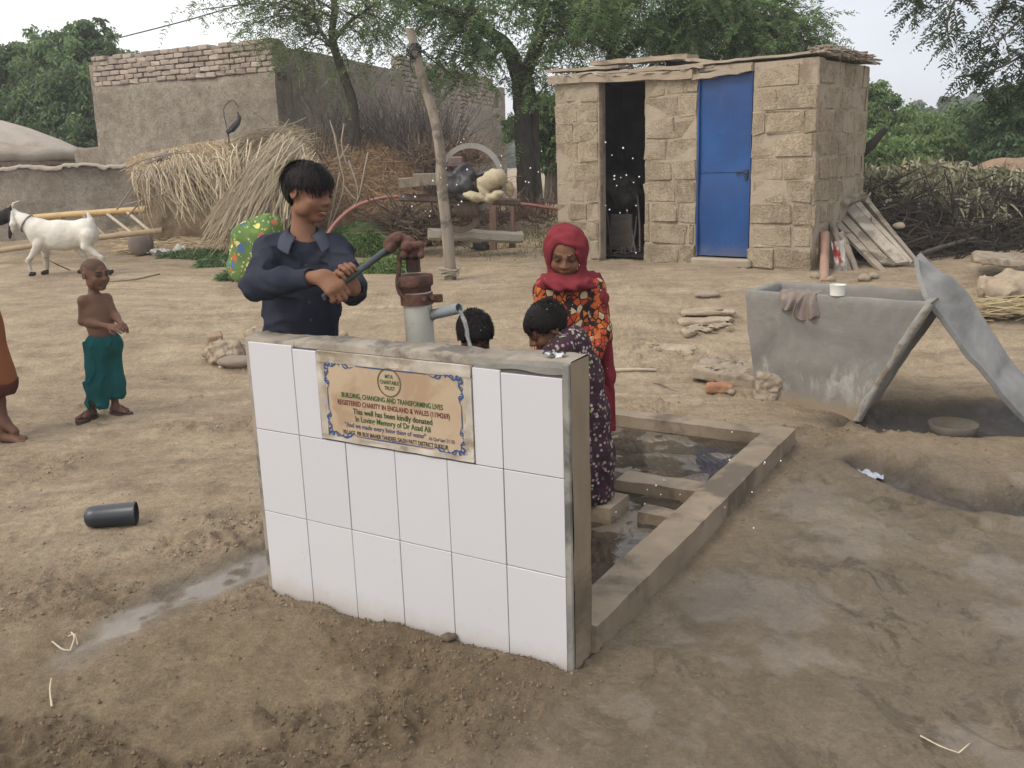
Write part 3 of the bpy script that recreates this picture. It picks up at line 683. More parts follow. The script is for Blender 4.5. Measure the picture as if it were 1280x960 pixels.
# ------------------------------------------------------------------ hand pump
rust_m = M('rusted cast iron', (.080, .036, .025), (.135, .066, .047), 18, .85, .8, 90, .006, .25, c3=(.05, .032, .028), s3=14)
pipe_m = M('pale grey painted pipe', (.41, .40, .345), (.34, .335, .29), 7, .55, .3, 60, .003, .4, c3=(.22, .19, .15), s3=9, lo3=.6, hi3=.7)
steel_m = M('worn dark steel', (.028, .032, .033), (.05, .055, .056), 14, .45, .3, 70, .002, .5, c3=(.09, .05, .035), s3=9)
spout_m = M('galvanised spout', (.15, .175, .19), (.22, .245, .255), 12, .5, .3, 60, .002, .5, c3=(.11, .09, .075), s3=9)
PY = 3.40
pb = at(528, 432, PY); pump = thing('hand_pump', 'old hand water pump with rusty iron head and pale pipe behind the tiled wall', 'water pump', (pb[0], PY, .03))
W = lambda x, y, d=0.0: at(x, y, PY+d)
mb = MB(); top = W(520, 352); bot = np.array([pb[0]+.01, PY, .0])
ax_ = frame(V(0, 1, 0), top-bot); s_ = np.linspace(0, 1, 8)
mb.tube([bot+(top-bot)*t for t in s_], .0535, 28, col=(1, 1, 1)); mb.build('pump_barrel', pipe_m, pump, smooth=True)
mb = MB(); d_ = (top-bot)/np.linalg.norm(top-bot); zax = np.stack([np.cross(V(0, 1, 0), d_), np.cross(d_, np.cross(V(0, 1, 0), d_)), d_])
c0 = W(519, 360)
mb.lathe(c0, [(0, .048), (.030, .05), (.064, .048), (.068, .044), (.068, .012), (.064, .008), (.0585, .004), (.0585, -.012), (.054, -.013)], 28, ax=zax)
mb.build('flange_cap', rust_m, pump, smooth=True); modsmooth(pump.children[-1], 35)
mb = MB(); c1 = W(517, 338); mb.tube([c1-d_*.006, c1+d_*.042], .026, 6); mb.tube([c1+d_*.04, c1+d_*.055], [.018, .015], 12); mb.tube([c1+d_*.05, W(513, 300)], .0095, 10)
mb.build('pump_rod', rust_m, pump)
mb = MB(); c2 = W(521, 373)
mb.lathe(c2, [(.054, -.021), (.0605, -.021), (.0605, .021), (.054, .021)], 28, ax=zax)
e1 = W(545, 374, -.02); mb.box((c2+zax[0]*.066+e1)/2, (.055, .014, .03), np.stack([zax[0], zax[1], zax[2]]), bev=.003)
mb.tube([W(540, 372, -.045), W(540, 372, .02)], .010, 6); mb.tube([W(530, 373, -.060), W(530, 373, -.04)], .011, 6)
modsmooth(mb.build('pipe_clamp', rust_m, pump), 35)
mb = MB(); mb.tube(bez([W(499, 318, -.01), W(499, 335, -.02), W(497, 353, -.03), W(500, 366, -.035), W(508, 374, -.04)], 18), .0088, 10); mb.build('stay_rod', rust_m, pump, smooth=True)
h = .006; g = SDF(W(480, 330)-V(.06, .16, .0), W(535, 285)+V(.06, .16, .06), .0045)
k = .008
g.chain([W(486, 309, -.01), W(490, 303, -.01), W(498, 299, 0), W(508, 302, 0), W(517, 307, 0)], [.020, .025, .0265, .023, .018], k)
g.cap(W(489, 310, -.03), W(489, 310, .02), .019, .019, .004)
g.cap(W(508, 308, -.045), W(508, 308, .045), .0205, .0205, .005); g.cap(W(512, 307, -.03), W(526, 306, -.03), .0155, .0135, .004); g.cap(W(512, 307, .03), W(526, 306, .03), .0145, .0135, .004)
g.box(W(527, 312, -.03), (.0085, .010, .022), None, .004, .004); g.box(W(527, 312, .03), (.0085, .010, .022), None, .004, .004)
g.box(W(516, 317, 0), (.026, .030, .015), None, .006, .008); g.cap(W(504, 320, -.05), W(504, 320, .04), .0145, .0145, .004); g.cap(W(526, 319, -.045), W(526, 319, .045), .0125, .0125, .004)
g.cap(W(515, 322), W(513, 331), .018, .011, .006)
g.cap(W(498, 299, -.034), W(498, 299, .034), .012, .012, .002); g.cap(W(514, 321, -.042), W(514, 321, .042), .010, .010, .002)
g.wobble(lambda p: .0022*fbm3(p, 60, 2, 3)); g.build('pump_head', rust_m, pump)
HND0, HND1 = W(487, 310, -.01), at(404, 372, 3.22)
mb = MB(); mb.tube([HND0, HND0*.6+HND1*.4, HND1], [.0125, .0125, .0115], 12); mb.build('pump_handle', steel_m, pump, smooth=True)
mb = MB(); s0, s1 = W(537, 394, -.005), at(574, 385.5, PY-.10); dd = (s1-s0)/np.linalg.norm(s1-s0)
mb.tube([s0-dd*.02, s0+dd*.012, s0+dd*.0121, s1], [.0235, .0235, .0195, .0195], 18, cap=False); mb.tube([s1, s1-dd*.0005, s1-dd*.03], [.0195, .016, .016], 18, cap=False); mb.tube([s1-dd*.03, s1-dd*.031], .016, 18)
modsmooth(mb.build('spout', spout_m, pump), 40)
# water falling from the spout
st = NT('falling water'); st.b.inputs['Base Color'].default_value = (.9, .92, .93, 1); st.b.inputs['Roughness'].default_value = .05; st.b.inputs['Transmission Weight'].default_value = .85; st.b.inputs['IOR'].default_value = 1.33
stream_m = st.m
ps = s1+dd*.0; mb = MB()
for q in range(6):
    ox = RNG.normal(0, .006, 3); pts = [ps+V(0, 0, -.008)+ox*.5]
    for t in np.linspace(.02, .2, 12): pts.append(ps+V(.22*t*(1+.2*q/6)+ox[0], -.05*t+ox[1], -4.9*t*t-.01)+.003*RNG.normal(0, 1, 3)*t*6)
    mb.tube(pts, np.linspace(.0042, .0022, len(pts))*(.7+.6*RNG.random(len(pts))), 6)
strm = mb.build('water_stream', stream_m, loc=ps, smooth=True); tag(strm, 'thin stream of water falling from the pump spout over the bathing child', 'water stream')

# ------------------------------------------------------------------ stones, rubble, brick (each its own thing)
stone_m = M('dusty concrete stone', (.24, .195, .145), (.34, .28, .21), 9, .92, .7, 40, .008, .2, c3=(.17, .14, .11), s3=7)
mudlump_m = M('dried mud lump', (.27, .215, .155), (.37, .30, .22), 10, .95, .8, 35, .008, .15)
brick_m = M('orange clay brick', (.27, .125, .068), (.34, .19, .115), 12, .9, .6, 60, .004, .2, c3=(.28, .2, .13), s3=8)
def stone(name, label, cat, px, py, size, mat, rot=0.0, seed=1, tilt=(0, 0, 1), rough=.22, sharp=None, sink=.25, freq=9, group=None, base=None, hres=22, plan=0.0):
    p = place(px, py) if base is None else np.asarray(base, float); sx, sy, sz = size; R = max(size)
    ax = frame(V(math.sin(rot), math.cos(rot), 0), tilt); ax = np.stack([ax[0], ax[1], ax[2]])
    g = SDF(-V(1, 1, 1)*R*1.15, V(1, 1, 1)*R*1.15, R*2/hres)
    if sharp: g.box((0, 0, 0), size, ax, min(size)*sharp, 0)
    else: g.ell((0, 0, 0), size, ax, 0)
    m = min(size); g.wobble(lambda q: m*rough*fbm3(q, freq, 3, seed)+plan*sx*fbm3(q*V(1, 1, .15), 1.1/sx, 3, seed+9)*(np.abs((q @ ax.T)[:, 2]) < sz*.97))
    v, f = g.mesh(); mb = MB(); mb.add(v+p+V(0, 0, sz*(1-sink)), f); o = mb.build(name, mat, loc=p, smooth=True); return tag(o, label, cat, group)
stone('slab_stone', 'large flat concrete slab lying on the ground left of the trough', 'slab', 912, 474, (.235, .20, .050), stone_m, .5, 3, (.05, -.16, 1), .16, .3, .15, 14, hres=46, plan=.07)
stone('brick', 'broken orange brick below the flat slab stone', 'brick', 899, 493, (.085, .05, .028), brick_m, .15, 5, (.0, -.05, 1), .25, .4, .1, 20)
stone('pebble', 'small grey pebble beside the orange brick', 'stone', 914, 495, (.026, .024, .02), stone_m, 0, 6)
stone('rubble_stone', 'lump of rough concrete at the left foot of the trough', 'rubble', 960, 499, (.075, .06, .10), stone_m, .3, 8, (.1, 0, 1), .38, .5, .35, 18, hres=34)
stone('brick_half', 'half brick tilted on the rubble heap left of the tiled wall', 'brick', 270, 434, (.125, .06, .045), M('dusty brick', (.25, .175, .115), (.31, .225, .15), 14, .9, .5, 60, .004), 1.25, 9, (-.35, -.1, 1), .12, .3, -.35, 16, hres=30)
stone('mud_lump', 'crumbly dry mud lump on the ground left of the tiled wall', 'mud lump', 280, 452, (.15, .12, .085), mudlump_m, .2, 12, rough=.5, freq=16, hres=36)
stone('rubble_stone', 'smooth rounded grey stone in front of the crumbly mud lump', 'stone', 297, 460, (.14, .09, .045), M('grey rounded stone', (.20, .165, .125), (.26, .215, .165), 8, .9, .4, 50, .004), -.1, 13, rough=.2, freq=12)
stone('rubble_stone', 'round pale stone half hidden behind the boy, left of him', 'stone', 318, 424, (.10, .08, .055), mudlump_m, .2, 14, rough=.35, freq=14)
stone('rubble_stone', 'dark stone between the mud lump and the tiled wall', 'stone', 308, 446, (.085, .07, .06), stone_m, .2, 16, rough=.35, freq=16)
stone('pebble', 'pale stone just right of the boy, behind the wall', 'stone', 430, 421, (.04, .035, .035), mudlump_m, .2, 17)
stone('pebble', 'tiny white pebble under the mud lump', 'stone', 277, 462, (.022, .016, .014), M('white pebble', (.55, .5, .43), None, 9), 0, 18)
stone('flat_stone', 'thin flat stone plate at the back of the stepped plates', 'stone', 884, 393, (.21, .10, .017), mudlump_m, .15, 21, (-.05, -.12, 1), .3, .25, .25, 22, hres=44, plan=.16)
stone('flat_stone', 'flat stone plate in the middle of the stepped plates', 'stone', 882, 402, (.20, .10, .017), mudlump_m, .1, 22, (-.05, -.14, 1), .3, .25, .25, 22, hres=44, plan=.16)
stone('flat_stone', 'rough edged stone plate nearest of the stepped plates', 'stone', 882, 412, (.20, .10, .022), mudlump_m, -.25, 23, (-.02, -.14, 1), .45, .25, .3, 22, hres=44, plan=.22)
stone('pebble', 'small flat stone alone on the yard before the blue door', 'stone', 884, 371, (.115, .05, .03), stone_m, 0, 24)
stone('flat_stone', 'flat worn stone by the stick behind the girls', 'stone', 830, 437, (.21, .12, .022), mudlump_m, .4, 25, (0, -.10, 1), .4, .25, .4, 20, hres=44, plan=.25)
stone('pebble', 'tiny pale stone at the foot of the tiles', 'stone', 421, 754, (.02, .016, .02), M('quartz pebble', (.38, .36, .31), None, 30), 0, 31)
for i, (px, py, s) in enumerate([(433, 752, .016), (560, 805, .018), (676, 828, .022), (700, 832, .016), (385, 742, .018)]):
    stone('mud_clod', ['mud clod touching the tiles beside the pale pebble', 'small mud clod under the middle of the tiled wall', 'dark mud clod near the lower right tile corner', 'mud clod closest to the lower right tile corner', 'mud clod near the lower left tile corner'][i], 'clod', px, py, (s*1.5, s, s*.7), M('mud clod', (.13, .10, .075), (.09, .07, .05), 30), 0, 40+i, rough=.5, freq=40, hres=16, group='clods along the foot of the tiled wall')
# grey slab on dried mud and hay at the right edge
stone('stone_block', 'pale stone slab resting on a mud lump at the right edge', 'slab', 1265, 352, (.34, .26, .040), stone_m, .5, 51, (0, -.16, 1), .16, .25, -2.9, 14, hres=46, plan=.05)
stone('mud_lump', 'mud lump under the pale slab at the right edge', 'mud lump', 1265, 373, (.30, .25, .13), mudlump_m, .4, 52, rough=.35, freq=9, hres=30)

def stick(name, label, cat, pts, r, mat, n=7, group=None, wob=.0):
    P = bez(pts, 14); P = P+RNG.normal(0, wob, P.shape) if wob else P
    mb = MB(); mb.tube(P, np.linspace(r, r*.65, len(P)), n, jit=.08); return tag(mb.build(name, mat, loc=P[0], smooth=True), label, cat, group)
wood_m = M('weathered grey wood', (.20, .165, .13), (.30, .255, .205), 6, .9, .6, 40, .005, .2, c3=(.13, .11, .09), s3=5, stretch=(6, 6, 1))
woodl_m = M('dry pale wood', (.36, .30, .22), (.45, .38, .29), 8, .9, .5, 50, .004, .2)
up = V(0, 0, .012)
stick('stick', 'peeled pale stick lying on the ground behind the red scarf girl', 'stick', [place(768, 471)+up, place(795, 470)+up, place(820, 468)+up], .016, woodl_m)
stick('twig', 'thin bent twig lying right of the pale stick', 'twig', [place(817, 482)+up*.5, place(832, 488)+up*.8, place(846, 492)+up*.5], .005, wood_m)
tw_m = M('bleached twig', (.55, .47, .34), (.42, .35, .25), 30)
mb = MB(); a = lambda x, y, h=.006: place(x, y)+V(0, 0, h)
mb.tube(bez([a(66, 806), a(78, 812, .012), a(88, 814)], 8), .0028, 6); mb.tube(bez([a(88, 814), a(94, 804, .02), a(90, 795, .012)], 8), .0025, 5); mb.tube(bez([a(86, 800, .01), a(94, 798, .02), a(97, 806, .006)], 7), .0022, 5)
tag(mb.build('twig', tw_m, loc=a(66, 806)), 'bleached forked twig at the end of the wet streak', 'twig')
stick('twig', 'short straw bent upright in the left foreground', 'straw', [a(66, 890), a(65, 878, .02), a(67, 864, .03)], .003, tw_m, 5)
stick('twig', 'long thin grass stem lying in the bottom right mud', 'straw', [a(1150, 927), a(1175, 940, .012), a(1198, 946)], .0028, tw_m, 5)
stick('twig', 'short curved stem beside the long one in the bottom right mud', 'straw', [a(1198, 945), a(1208, 940, .012), a(1212, 932)], .0022, tw_m, 5)
# black plastic jug lying on its side
p0 = place(142, 664); jug = thing('plastic_jug', 'black plastic jug lying on its side in the left foreground', 'jug', p0)
ja = np.stack([V(0, 0, 1), np.cross(V(.98, .18, 0), V(0, 0, 1)), V(.98, .18, 0)]); c = p0+V(0, .02, .046)
jug_m = M('matt black plastic', (.016, .019, .026), (.024, .028, .036), 12, .38, .05, 40, .001, .5)
mb = MB(); mb.lathe(c, [(0, -.118), (.024, -.117), (.038, -.109), (.046, -.094), (.049, -.07), (.0490, .085), (.0505, .088), (.0505, .096), (.047, .096), (.0465, .088), (.045, -.06), (.036, -.1), (0, -.106)], 36, ax=ja)
modsmooth(mb.build('jug_body', jug_m, jug), 40)

# ------------------------------------------------------------------ cement water trough with slanted end
trough_m = NT('grey cement trough')
_c = trough_m.ramp(trough_m.noise(3.2, 8, .62, dist=.4), [(.3, (.145, .138, .124)), (.52, (.205, .196, .176)), (.72, (.26, .25, .226))])
_sz = trough_m.n('ShaderNodeSeparateXYZ'); trough_m.l(trough_m.tc.outputs['Object'], _sz.inputs[0])
_rs = trough_m.math('MULTIPLY', trough_m.ramp(trough_m.noise(3.3, 4, .6), [(.5, 0.0), (.66, 1.0)]), trough_m.ramp(_sz.outputs['Z'], [(.38, 0.0), (.5, 1.0), (.66, .2)]))
_c = trough_m.mix(trough_m.math('MULTIPLY', _rs, .55), _c, (.11, .066, .05))
_wh = trough_m.math('MULTIPLY', trough_m.ramp(trough_m.noise(7, 6, .7, dist=.5, stretch=(1, 1, .5)), [(.52, 0.0), (.62, 1.0)]), trough_m.ramp(_sz.outputs['Z'], [(.08, .6), (.2, 1.0), (.34, 0.0)]))
_c = trough_m.mix(trough_m.math('MULTIPLY', _wh, .7), _c, (.42, .41, .37))
_c = trough_m.mix(trough_m.ramp(trough_m.math('ADD', _sz.outputs['Z'], trough_m.math('MULTIPLY', trough_m.noise(12, 5), .1)), [(.06, .85), (.14, 0.0)]), _c, (.25, .19, .125))
trough_m = trough_m.fin(_c, .88, trough_m.bump(trough_m.noise(26, 8, .7), .5, .008), .3)
BL, BR = on_z(946, 506, -.04), on_z(1070, 524, -.04); td = BR-BL; td[2] = 0; td /= np.linalg.norm(td); tn = np.cross(V(0, 0, 1), td)
def on_front(px, py, off=0):
    d = ray(px, py); q = BL+tn*off; t = ((q-CAM) @ tn)/(d @ tn); return CAM+d*t
TLf, TRf = on_front(930, 367), on_front(1163, 374)
zt = (TLf[2]+TRf[2])/2
tr = thing('water_trough', 'grey cement cattle trough with one long slanted end', 'trough', (BL+BR)/2*V(1, 1, 0))
DEP = .50
def tq(s, z, dp): return BL*V(1, 1, 0)+td*s+tn*dp+V(0, 0, z)
sBR = (BR-BL) @ td; sTL = (TLf-BL) @ td; sTR = (TRf-BL) @ td
def ring_o(t, inset=0, z=None):
    zz = -.06+(zt+.06)*t if z is None else z; tt = (zz+.06)/(zt+.06)
    l, r = 0+(sTL)*tt+inset, sBR+(sTR-sBR)*(tt**1.12)-inset
    f, b = .0+inset-.0*tt, DEP*(.72+.28*tt)-inset
    pts = []
    for (a0, a1) in (((l, f), (r, f)), ((r, f), (r, b)), ((r, b), (l, b)), ((l, b), (l, f))):
        for w in np.linspace(0, 1, 26)[:-1]: pts.append(tq(a0[0]+(a1[0]-a0[0])*w, zz, a0[1]+(a1[1]-a0[1])*w))
    return np.array(pts)
mb = MB(); rings = [ring_o(t) for t in np.linspace(0, .985, 24)]+[ring_o(1, .006), ring_o(1, .045), ring_o(.985, .052)]+[ring_o(t, .052) for t in np.linspace(.95, .45, 10)]
rings = np.array(rings); rings = np.concatenate([rings, rings[:, :1]], 1)
nz_ = .010*fbm3(rings, 3.5, 3, 5)+.003*fbm3(rings, 16, 3, 8); cen = rings.mean(1, keepdims=True); dv = rings-cen; dv[..., 2] = 0; dv /= np.linalg.norm(dv, axis=2, keepdims=True)
nz_[:, -1] = nz_[:, 0]; rings = rings+dv*nz_[..., None]; rings[22:26, :, 2] += (.006*fbm3(rings[22:26], 5, 2, 9)); rings[:, -1] = rings[:, 0]
mb.grid(rings, flip=True); last = rings[-1][:-1]; i = np.arange(len(last)); mb.add(np.vstack([last, last.mean(0)]), np.stack([i, (i+1) % len(last), np.full(len(last), len(last))], 1))
modsmooth(mb.build('trough_body', trough_m, tr, usecol=False), 45)
mb = MB(); pr = []   # chipped lip running down the slanted end
for t in np.linspace(.02, 1, 40):
    zz = -.06+(zt+.06)*t; r = sBR+(sTR-sBR)*(t**1.12); e = .012*noise2(t*14, 2.0)
    pr.append([tq(r-.022+e, zz, .002), tq(r-.016+e*.5, zz, -.006), tq(r+.012+e*.3, zz-.006, -.007+.003*noise2(t*30, 1.)), tq(r+.018, zz-.01, .004), tq(r+.018, zz-.012, .05)])
mb.grid(np.array(pr), flip=False); mb.build('slanted_lip', M('chipped cement lip', (.235, .225, .20), (.30, .29, .262), 14, .9, .7, 40, .008, .2, c3=(.2, .16, .12), s3=10), tr, smooth=True)
# cup and cloth on the rim
cp = on_front(1047, 361, .02); cp[2] = zt
cup = MB(); cup.lathe(cp+V(0, 0, .002), [(0, .0), (.036, .0), (.041, .004), (.046, .064), (.0475, .066), (.0445, .066), (.040, .008), (0, .008)], 28)
cupo = cup.build('cup', M('white enamel', (.74, .74, .68), (.68, .68, .62), 4, .35, 0), loc=cp, smooth=True); modsmooth(cupo, 40); tag(cupo, 'small white cup standing on the trough rim', 'cup')
cl0 = on_front(1000, 362); s0_ = (cl0-BL) @ td
A_, B_ = np.meshgrid(np.linspace(-1, 1, 54), np.linspace(0, 1, 44), indexing='ij')
L = B_*.30; over = .075
dp_ = np.where(L < over, over-L, -.010-.006*np.sin((L-over)*9)); z_ = np.where(L < over, zt+.014, zt+.012-(L-over))
ln = .62+.38*(.5+.5*np.sin(A_*2.6+.6))+.05*noise2(A_*6, A_*0+.5, 3); z_ = np.where(L < over, z_, zt+.012-(L-over)*ln*.72)
hang = np.clip((L-over)/.1, 0, 1)
sd_ = s0_+A_*.108*(1-.10*hang*np.cos(A_*3))+.010*np.sin(B_*5+A_*3)
fold = .016*np.sin(A_*8.5+1.2)*hang+.010*np.sin(A_*15+B_*3)*hang+.012*np.exp(-((A_+.05)/.12)**2)*hang-.030*np.exp(-((A_+.02)/.05)**2)*hang
top_ = .008*np.sin(A_*9+B_*12)*(1-hang)
P = BL*V(1, 1, 0)+td*sd_[..., None]+tn*(dp_-.012*hang-fold*.9)[..., None]; P[..., 2] = z_+top_+.004*noise2(A_*7, B_*9, 2)
mb = MB(); mb.grid(P, flip=True); mb.grid(P+tn*.005, flip=False)
clo = mb.build('cloth', M('taupe cloth', (.19, .155, .135), (.235, .195, .17), 12, .95, .3, 200, .002, .1), loc=cl0, smooth=True, usecol=False); tag(clo, 'taupe cloth draped over the left part of the trough rim', 'cloth')
# bent tin sheet leaning on the trough corner
tin = NT('dull galvanised tin'); _c = tin.ramp(tin.noise(2.5, 7, .65, dist=.6), [(.3, (.165, .162, .152)), (.6, (.25, .246, .232)), (.78, (.31, .295, .265))]); _c = tin.mix(tin.ramp(tin.noise(5, 6, .7), [(.6, 0.0), (.72, .6)]), _c, (.27, .235, .19))
tin_m = tin.fin(_c, .66, tin.bump(tin.noise(6, 5, .6), .6, .03), .35, .2)
Lp = [(1149, 320, 5.35), (1153, 343, 5.28), (1164, 372, 5.18), (1196, 420, 5.12), (1236, 470, 5.10), (1262, 503, 5.10), (1312, 552, 5.10), (1345, 585, 5.1)]
Rp = [(1151, 315, 5.55), (1176, 339, 5.50), (1206, 362, 5.46), (1228, 395, 5.42), (1254, 436, 5.38), (1284, 470, 5.36), (1330, 510, 5.34), (1365, 545, 5.34)]
LL = bez([at(*q) for q in Lp], 60); RR = bez([at(*q) for q in Rp], 60); w = np.linspace(0, 1, 14)
P = LL[:, None]*(1-w)[None, :, None]+RR[:, None]*w[None, :, None]
cr_ = np.sin(w*math.pi)[None, :]*(.022*np.sin(np.linspace(0, 9, 60))+.03*np.abs(noise2(np.linspace(0, 14, 60), np.zeros(60), 13))+.03*noise2(np.linspace(0, 9, 60), np.zeros(60), 3))[:, None]+.012*fbm3(P, 5, 2, 6)
nn_ = np.cross(P[1:, :-1]-P[:-1, :-1], P[:-1, 1:]-P[:-1, :-1]); nn_ = np.pad(nn_, ((0, 1), (0, 1), (0, 0)), 'edge'); nn_ /= np.linalg.norm(nn_, axis=2, keepdims=True)+1e-9
P = P+nn_*cr_[..., None]
ts = thing('tin_sheet', 'long bent grey tin sheet leaning down from the trough corner', 'metal sheet', P[-1, 5])
mb = MB(); mb.grid(P); mb.grid(P-nn_*.004, flip=True); mb.build('sheet_panel', tin_m, ts, smooth=True, usecol=False)
mb = MB(); lipn = P[:, 0]; q = lipn+V(-.006, -.004, -.008)-nn_[:, 0]*.016
mb.grid(np.stack([lipn, q], 1)); mb.grid(np.stack([lipn-nn_[:, 0]*.004, q-nn_[:, 0]*.004], 1), flip=True); mb.build('folded_edge', tin_m, ts, smooth=True, usecol=False)
# bowl half sunk in the hollow
bp = at(1192, 525, 5.25); bp[2] = gz(bp[0], bp[1]); bowl = MB(); bowl.lathe(bp+V(0, 0, -.035), [(0, 0), (.08, .005), (.125, .05), (.14, .11), (.136, .113), (.12, .06), (.07, .02), (0, .016)], 30)
bo = bowl.build('bowl', M('mud caked grey bowl', (.10, .09, .072), (.15, .135, .11), 9, .8, .4, 50, .004, .3, c3=(.15, .115, .08), s3=6), loc=bp, smooth=True); tag(bo, 'grey bowl half sunk in the hollow under the tin sheet', 'bowl')
rg = NT('bluish plastic rag'); wr = MB()
Ag, Bg = np.meshgrid(np.linspace(0, 1, 16), np.linspace(0, 1, 8), indexing='ij'); p1, p2 = place(1072, 579), place(1104, 588)
P = p1+(p2-p1)*Ag[..., None]+V(.02, .08, 0)*(Bg[..., None]-.5); P[..., 2] += .02+.014*fbm2(Ag*5, Bg*3, 3, 4); wr.grid(P)
ro = wr.build('plastic_scrap', M('grey blue plastic', (.24, .27, .33), (.33, .36, .42), 12, .4, .2, 60, .003, .5), loc=p1, smooth=True); tag(ro, 'grey blue plastic scrap at the head of the drain trench', 'plastic scrap')
# soap wrapper and hair comb on the wall top
wq = wp(-.055, .05, float(wtop(-.055))+.006); mb = MB()
Ag, Bg = np.meshgrid(np.linspace(-1, 1, 14), np.linspace(-1, 1, 9), indexing='ij'); P = wq+WA*(Ag*.032)[..., None]+WN*(Bg*.018)[..., None]; P[..., 2] += .008*fbm2(Ag*2.2, Bg*2.2, 3, 8)+.002
cc = np.where((fbm2(Ag*2.3, Bg*3, 3, 5) > .12)[..., None], (.5, .5, .5), (.02, .02, .025)).reshape(-1, 3); mb.grid(P, cc)
so_ = mb.build('soap_wrapper', colmat('black and white wrapper', .45, .1), loc=wq, smooth=True); tag(so_, 'crumpled black and white wrapper on top of the tiled wall', 'wrapper')
# ------------------------------------------------------------------ block-built latrine shed
SL, SR = onground(697, 320), onground(1013, 336)
fd = (SR-SL)*V(1, 1, 0); FWID = np.linalg.norm(fd); fd /= FWID; fn = np.cross(V(0, 0, 1), fd)   # fn points back
SAX = np.stack([fd, fn, WUP]); GB = macro(SR[0], SR[1])
SO = SL*V(1, 1, 0)+V(0, 0, GB)
def spt(u, v, z): return SO+fd*u+fn*v+WUP*z
def s_uv(px, py, off=0.0):
    q = SO+fn*off; d = ray(px, py); t = ((q-CAM) @ fn)/(d @ fn); P = CAM+d*t; return (P-SO) @ fd, P[2]-GB
D1L, D1R = s_uv(748, 200)[0], s_uv(805, 200)[0]; D2L, D2R = s_uv(871, 200)[0], s_uv(938, 200)[0]
HL, HR = s_uv(690, 96)[1], s_uv(1019, 70)[1]; DT1 = s_uv(778, 97)[1]; DT2 = s_uv(905, 92)[1]
SD = 1.35
block_m = NT('rough concrete block')
_n = block_m.noise(5, 7, .65); _c = block_m.ramp(_n, [(.3, (.27, .22, .156)), (.5, (.36, .30, .22)), (.7, (.435, .37, .282))])
_c = block_m.mix(1.0, _c, block_m.attr('Col').outputs['Color'], 'MULTIPLY')
_v = block_m.n('ShaderNodeTexVoronoi'); _v.inputs['Scale'].default_value = 42; block_m.l(block_m.tc.outputs['Object'], _v.inputs['Vector'])
_pit = block_m.ramp(_v.outputs['Distance'], [(.12, 0.0), (.4, 1.0)])
_c = block_m.mix(.6, _c, block_m.ramp(block_m.noise(42, 6, .75), [(.36, .4), (.6, 1.15)]), 'MULTIPLY'); _c = block_m.mix(.4, _c, block_m.ramp(block_m.noise(9, 7, .75), [(.36, .5), (.6, 1.1)]), 'MULTIPLY')
_c = block_m.mix(block_m.ramp(block_m.noise(2.1, 7, .75, dist=.6), [(.5, 0.0), (.6, .75)]), _c, (.355, .298, .222))
_c = block_m.mix(block_m.ramp(block_m.noise(1.2, 7, .75, dist=.5), [(.55, 0.0), (.72, .6)]), _c, (.22, .17, .118))
_h = block_m.math('ADD', block_m.math('MULTIPLY', _pit, .6), block_m.noise(60, 6, .7))
block_m = block_m.fin(_c, .95, block_m.bump(_h, .8, .014, ), .15)
mortar_m = M('smeared mud mortar', (.315, .262, .195), (.38, .32, .242), 6, .95, .9, 40, .014, .15, c3=(.23, .18, .128), s3=3)
shed = thing('latrine_shed', 'small concrete block latrine shed with a blue door and a dark open doorway', 'shed', spt(FWID/2, SD/2, 0))
def top_at(u): return HL+(HR-HL)*u/FWID
walls = MB(); core = MB()
def wall_run(o, ax, length, openings, hfun, depth=.16, cs=.222, bl=.40, rgh=1.0):
    "blocks laid in courses on a mortar core; o origin, ax rows along/inward/up"
    segs = []; edges = sorted([0, length]+[e for op in openings for e in op[:2]])
    for a, b in zip(edges[:-1], edges[1:]):
        opn = [op for op in openings if abs(op[0]-a) < 1e-6]
        segs.append((a, b, opn[0][2] if opn else None))
    for a, b, ztop in segs:
        z0 = ztop if ztop is not None else -.25
        zt_ = (hfun(a)+hfun(b))/2
        if zt_-z0 < .02: continue
        core.box(o+ax[0]*(a+b)/2+ax[1]*(depth/2+.003)+ax[2]*((z0+zt_)/2-.006), (b-a-.012, depth, zt_-z0-.012), ax, bev=.01)
    nc = int(math.ceil((hfun(0)+.25)/cs))
    for c in range(nc+1):
        z0 = -.25+c*cs; u = -bl*(.5 if c % 2 else 0)-RNG.random()*.05
        while u < length:
            w = bl*(.8+.4*RNG.random()); 
            if RNG.random() < .18: w *= .55
            for a, b, ztop in segs:
                lo, hi = max(u, a), min(u+w, b); zz0, zz1 = z0, z0+cs
                if hi-lo < .05: continue
                if ztop is not None: zz0 = max(zz0, ztop)
                zz1 = min(zz1, hfun((lo+hi)/2)); 
                if zz1-zz0 < .05: continue
                hgt = np.clip((zz0+zz1)/2/2.1, 0, 1); t = .86+.2*RNG.random()
                pro = RNG.uniform(-.005, .014)*(1.25-.7*hgt)*rgh
                j = .012 if hgt < .55 else .005
                tone = np.array([1.0, .985, .95])*t*(1.0 if hgt > .45 else .95)
                walls.box(o+ax[0]*(lo+hi)/2+ax[1]*(.06-pro)+ax[2]*(zz0+zz1)/2, (hi-lo-j*1.6*RNG.uniform(.5, 1.5), .12, zz1-zz0-j*1.5*RNG.uniform(.5, 1.4)), ax, tone, jit=.0085, bev=.012)
            u += w
wall_run(spt(0, 0, 0), SAX, FWID, [(D1L, D1R, DT1+.0), (D2L, D2R, DT2+.035)], top_at)
wall_run(spt(FWID, .002, 0), np.stack([fn, -fd, WUP]), SD, [], lambda s: HR-.02*s, bl=.22, rgh=.6)
wall_run(spt(0, SD, 0), np.stack([-fn, fd, WUP]), SD-.17, [], lambda s: HL)
wall_run(spt(FWID-.17, SD-.002, 0), np.stack([-fd, -fn, WUP]), FWID-.34, [], lambda s: HR+(HL-HR)*s/FWID)
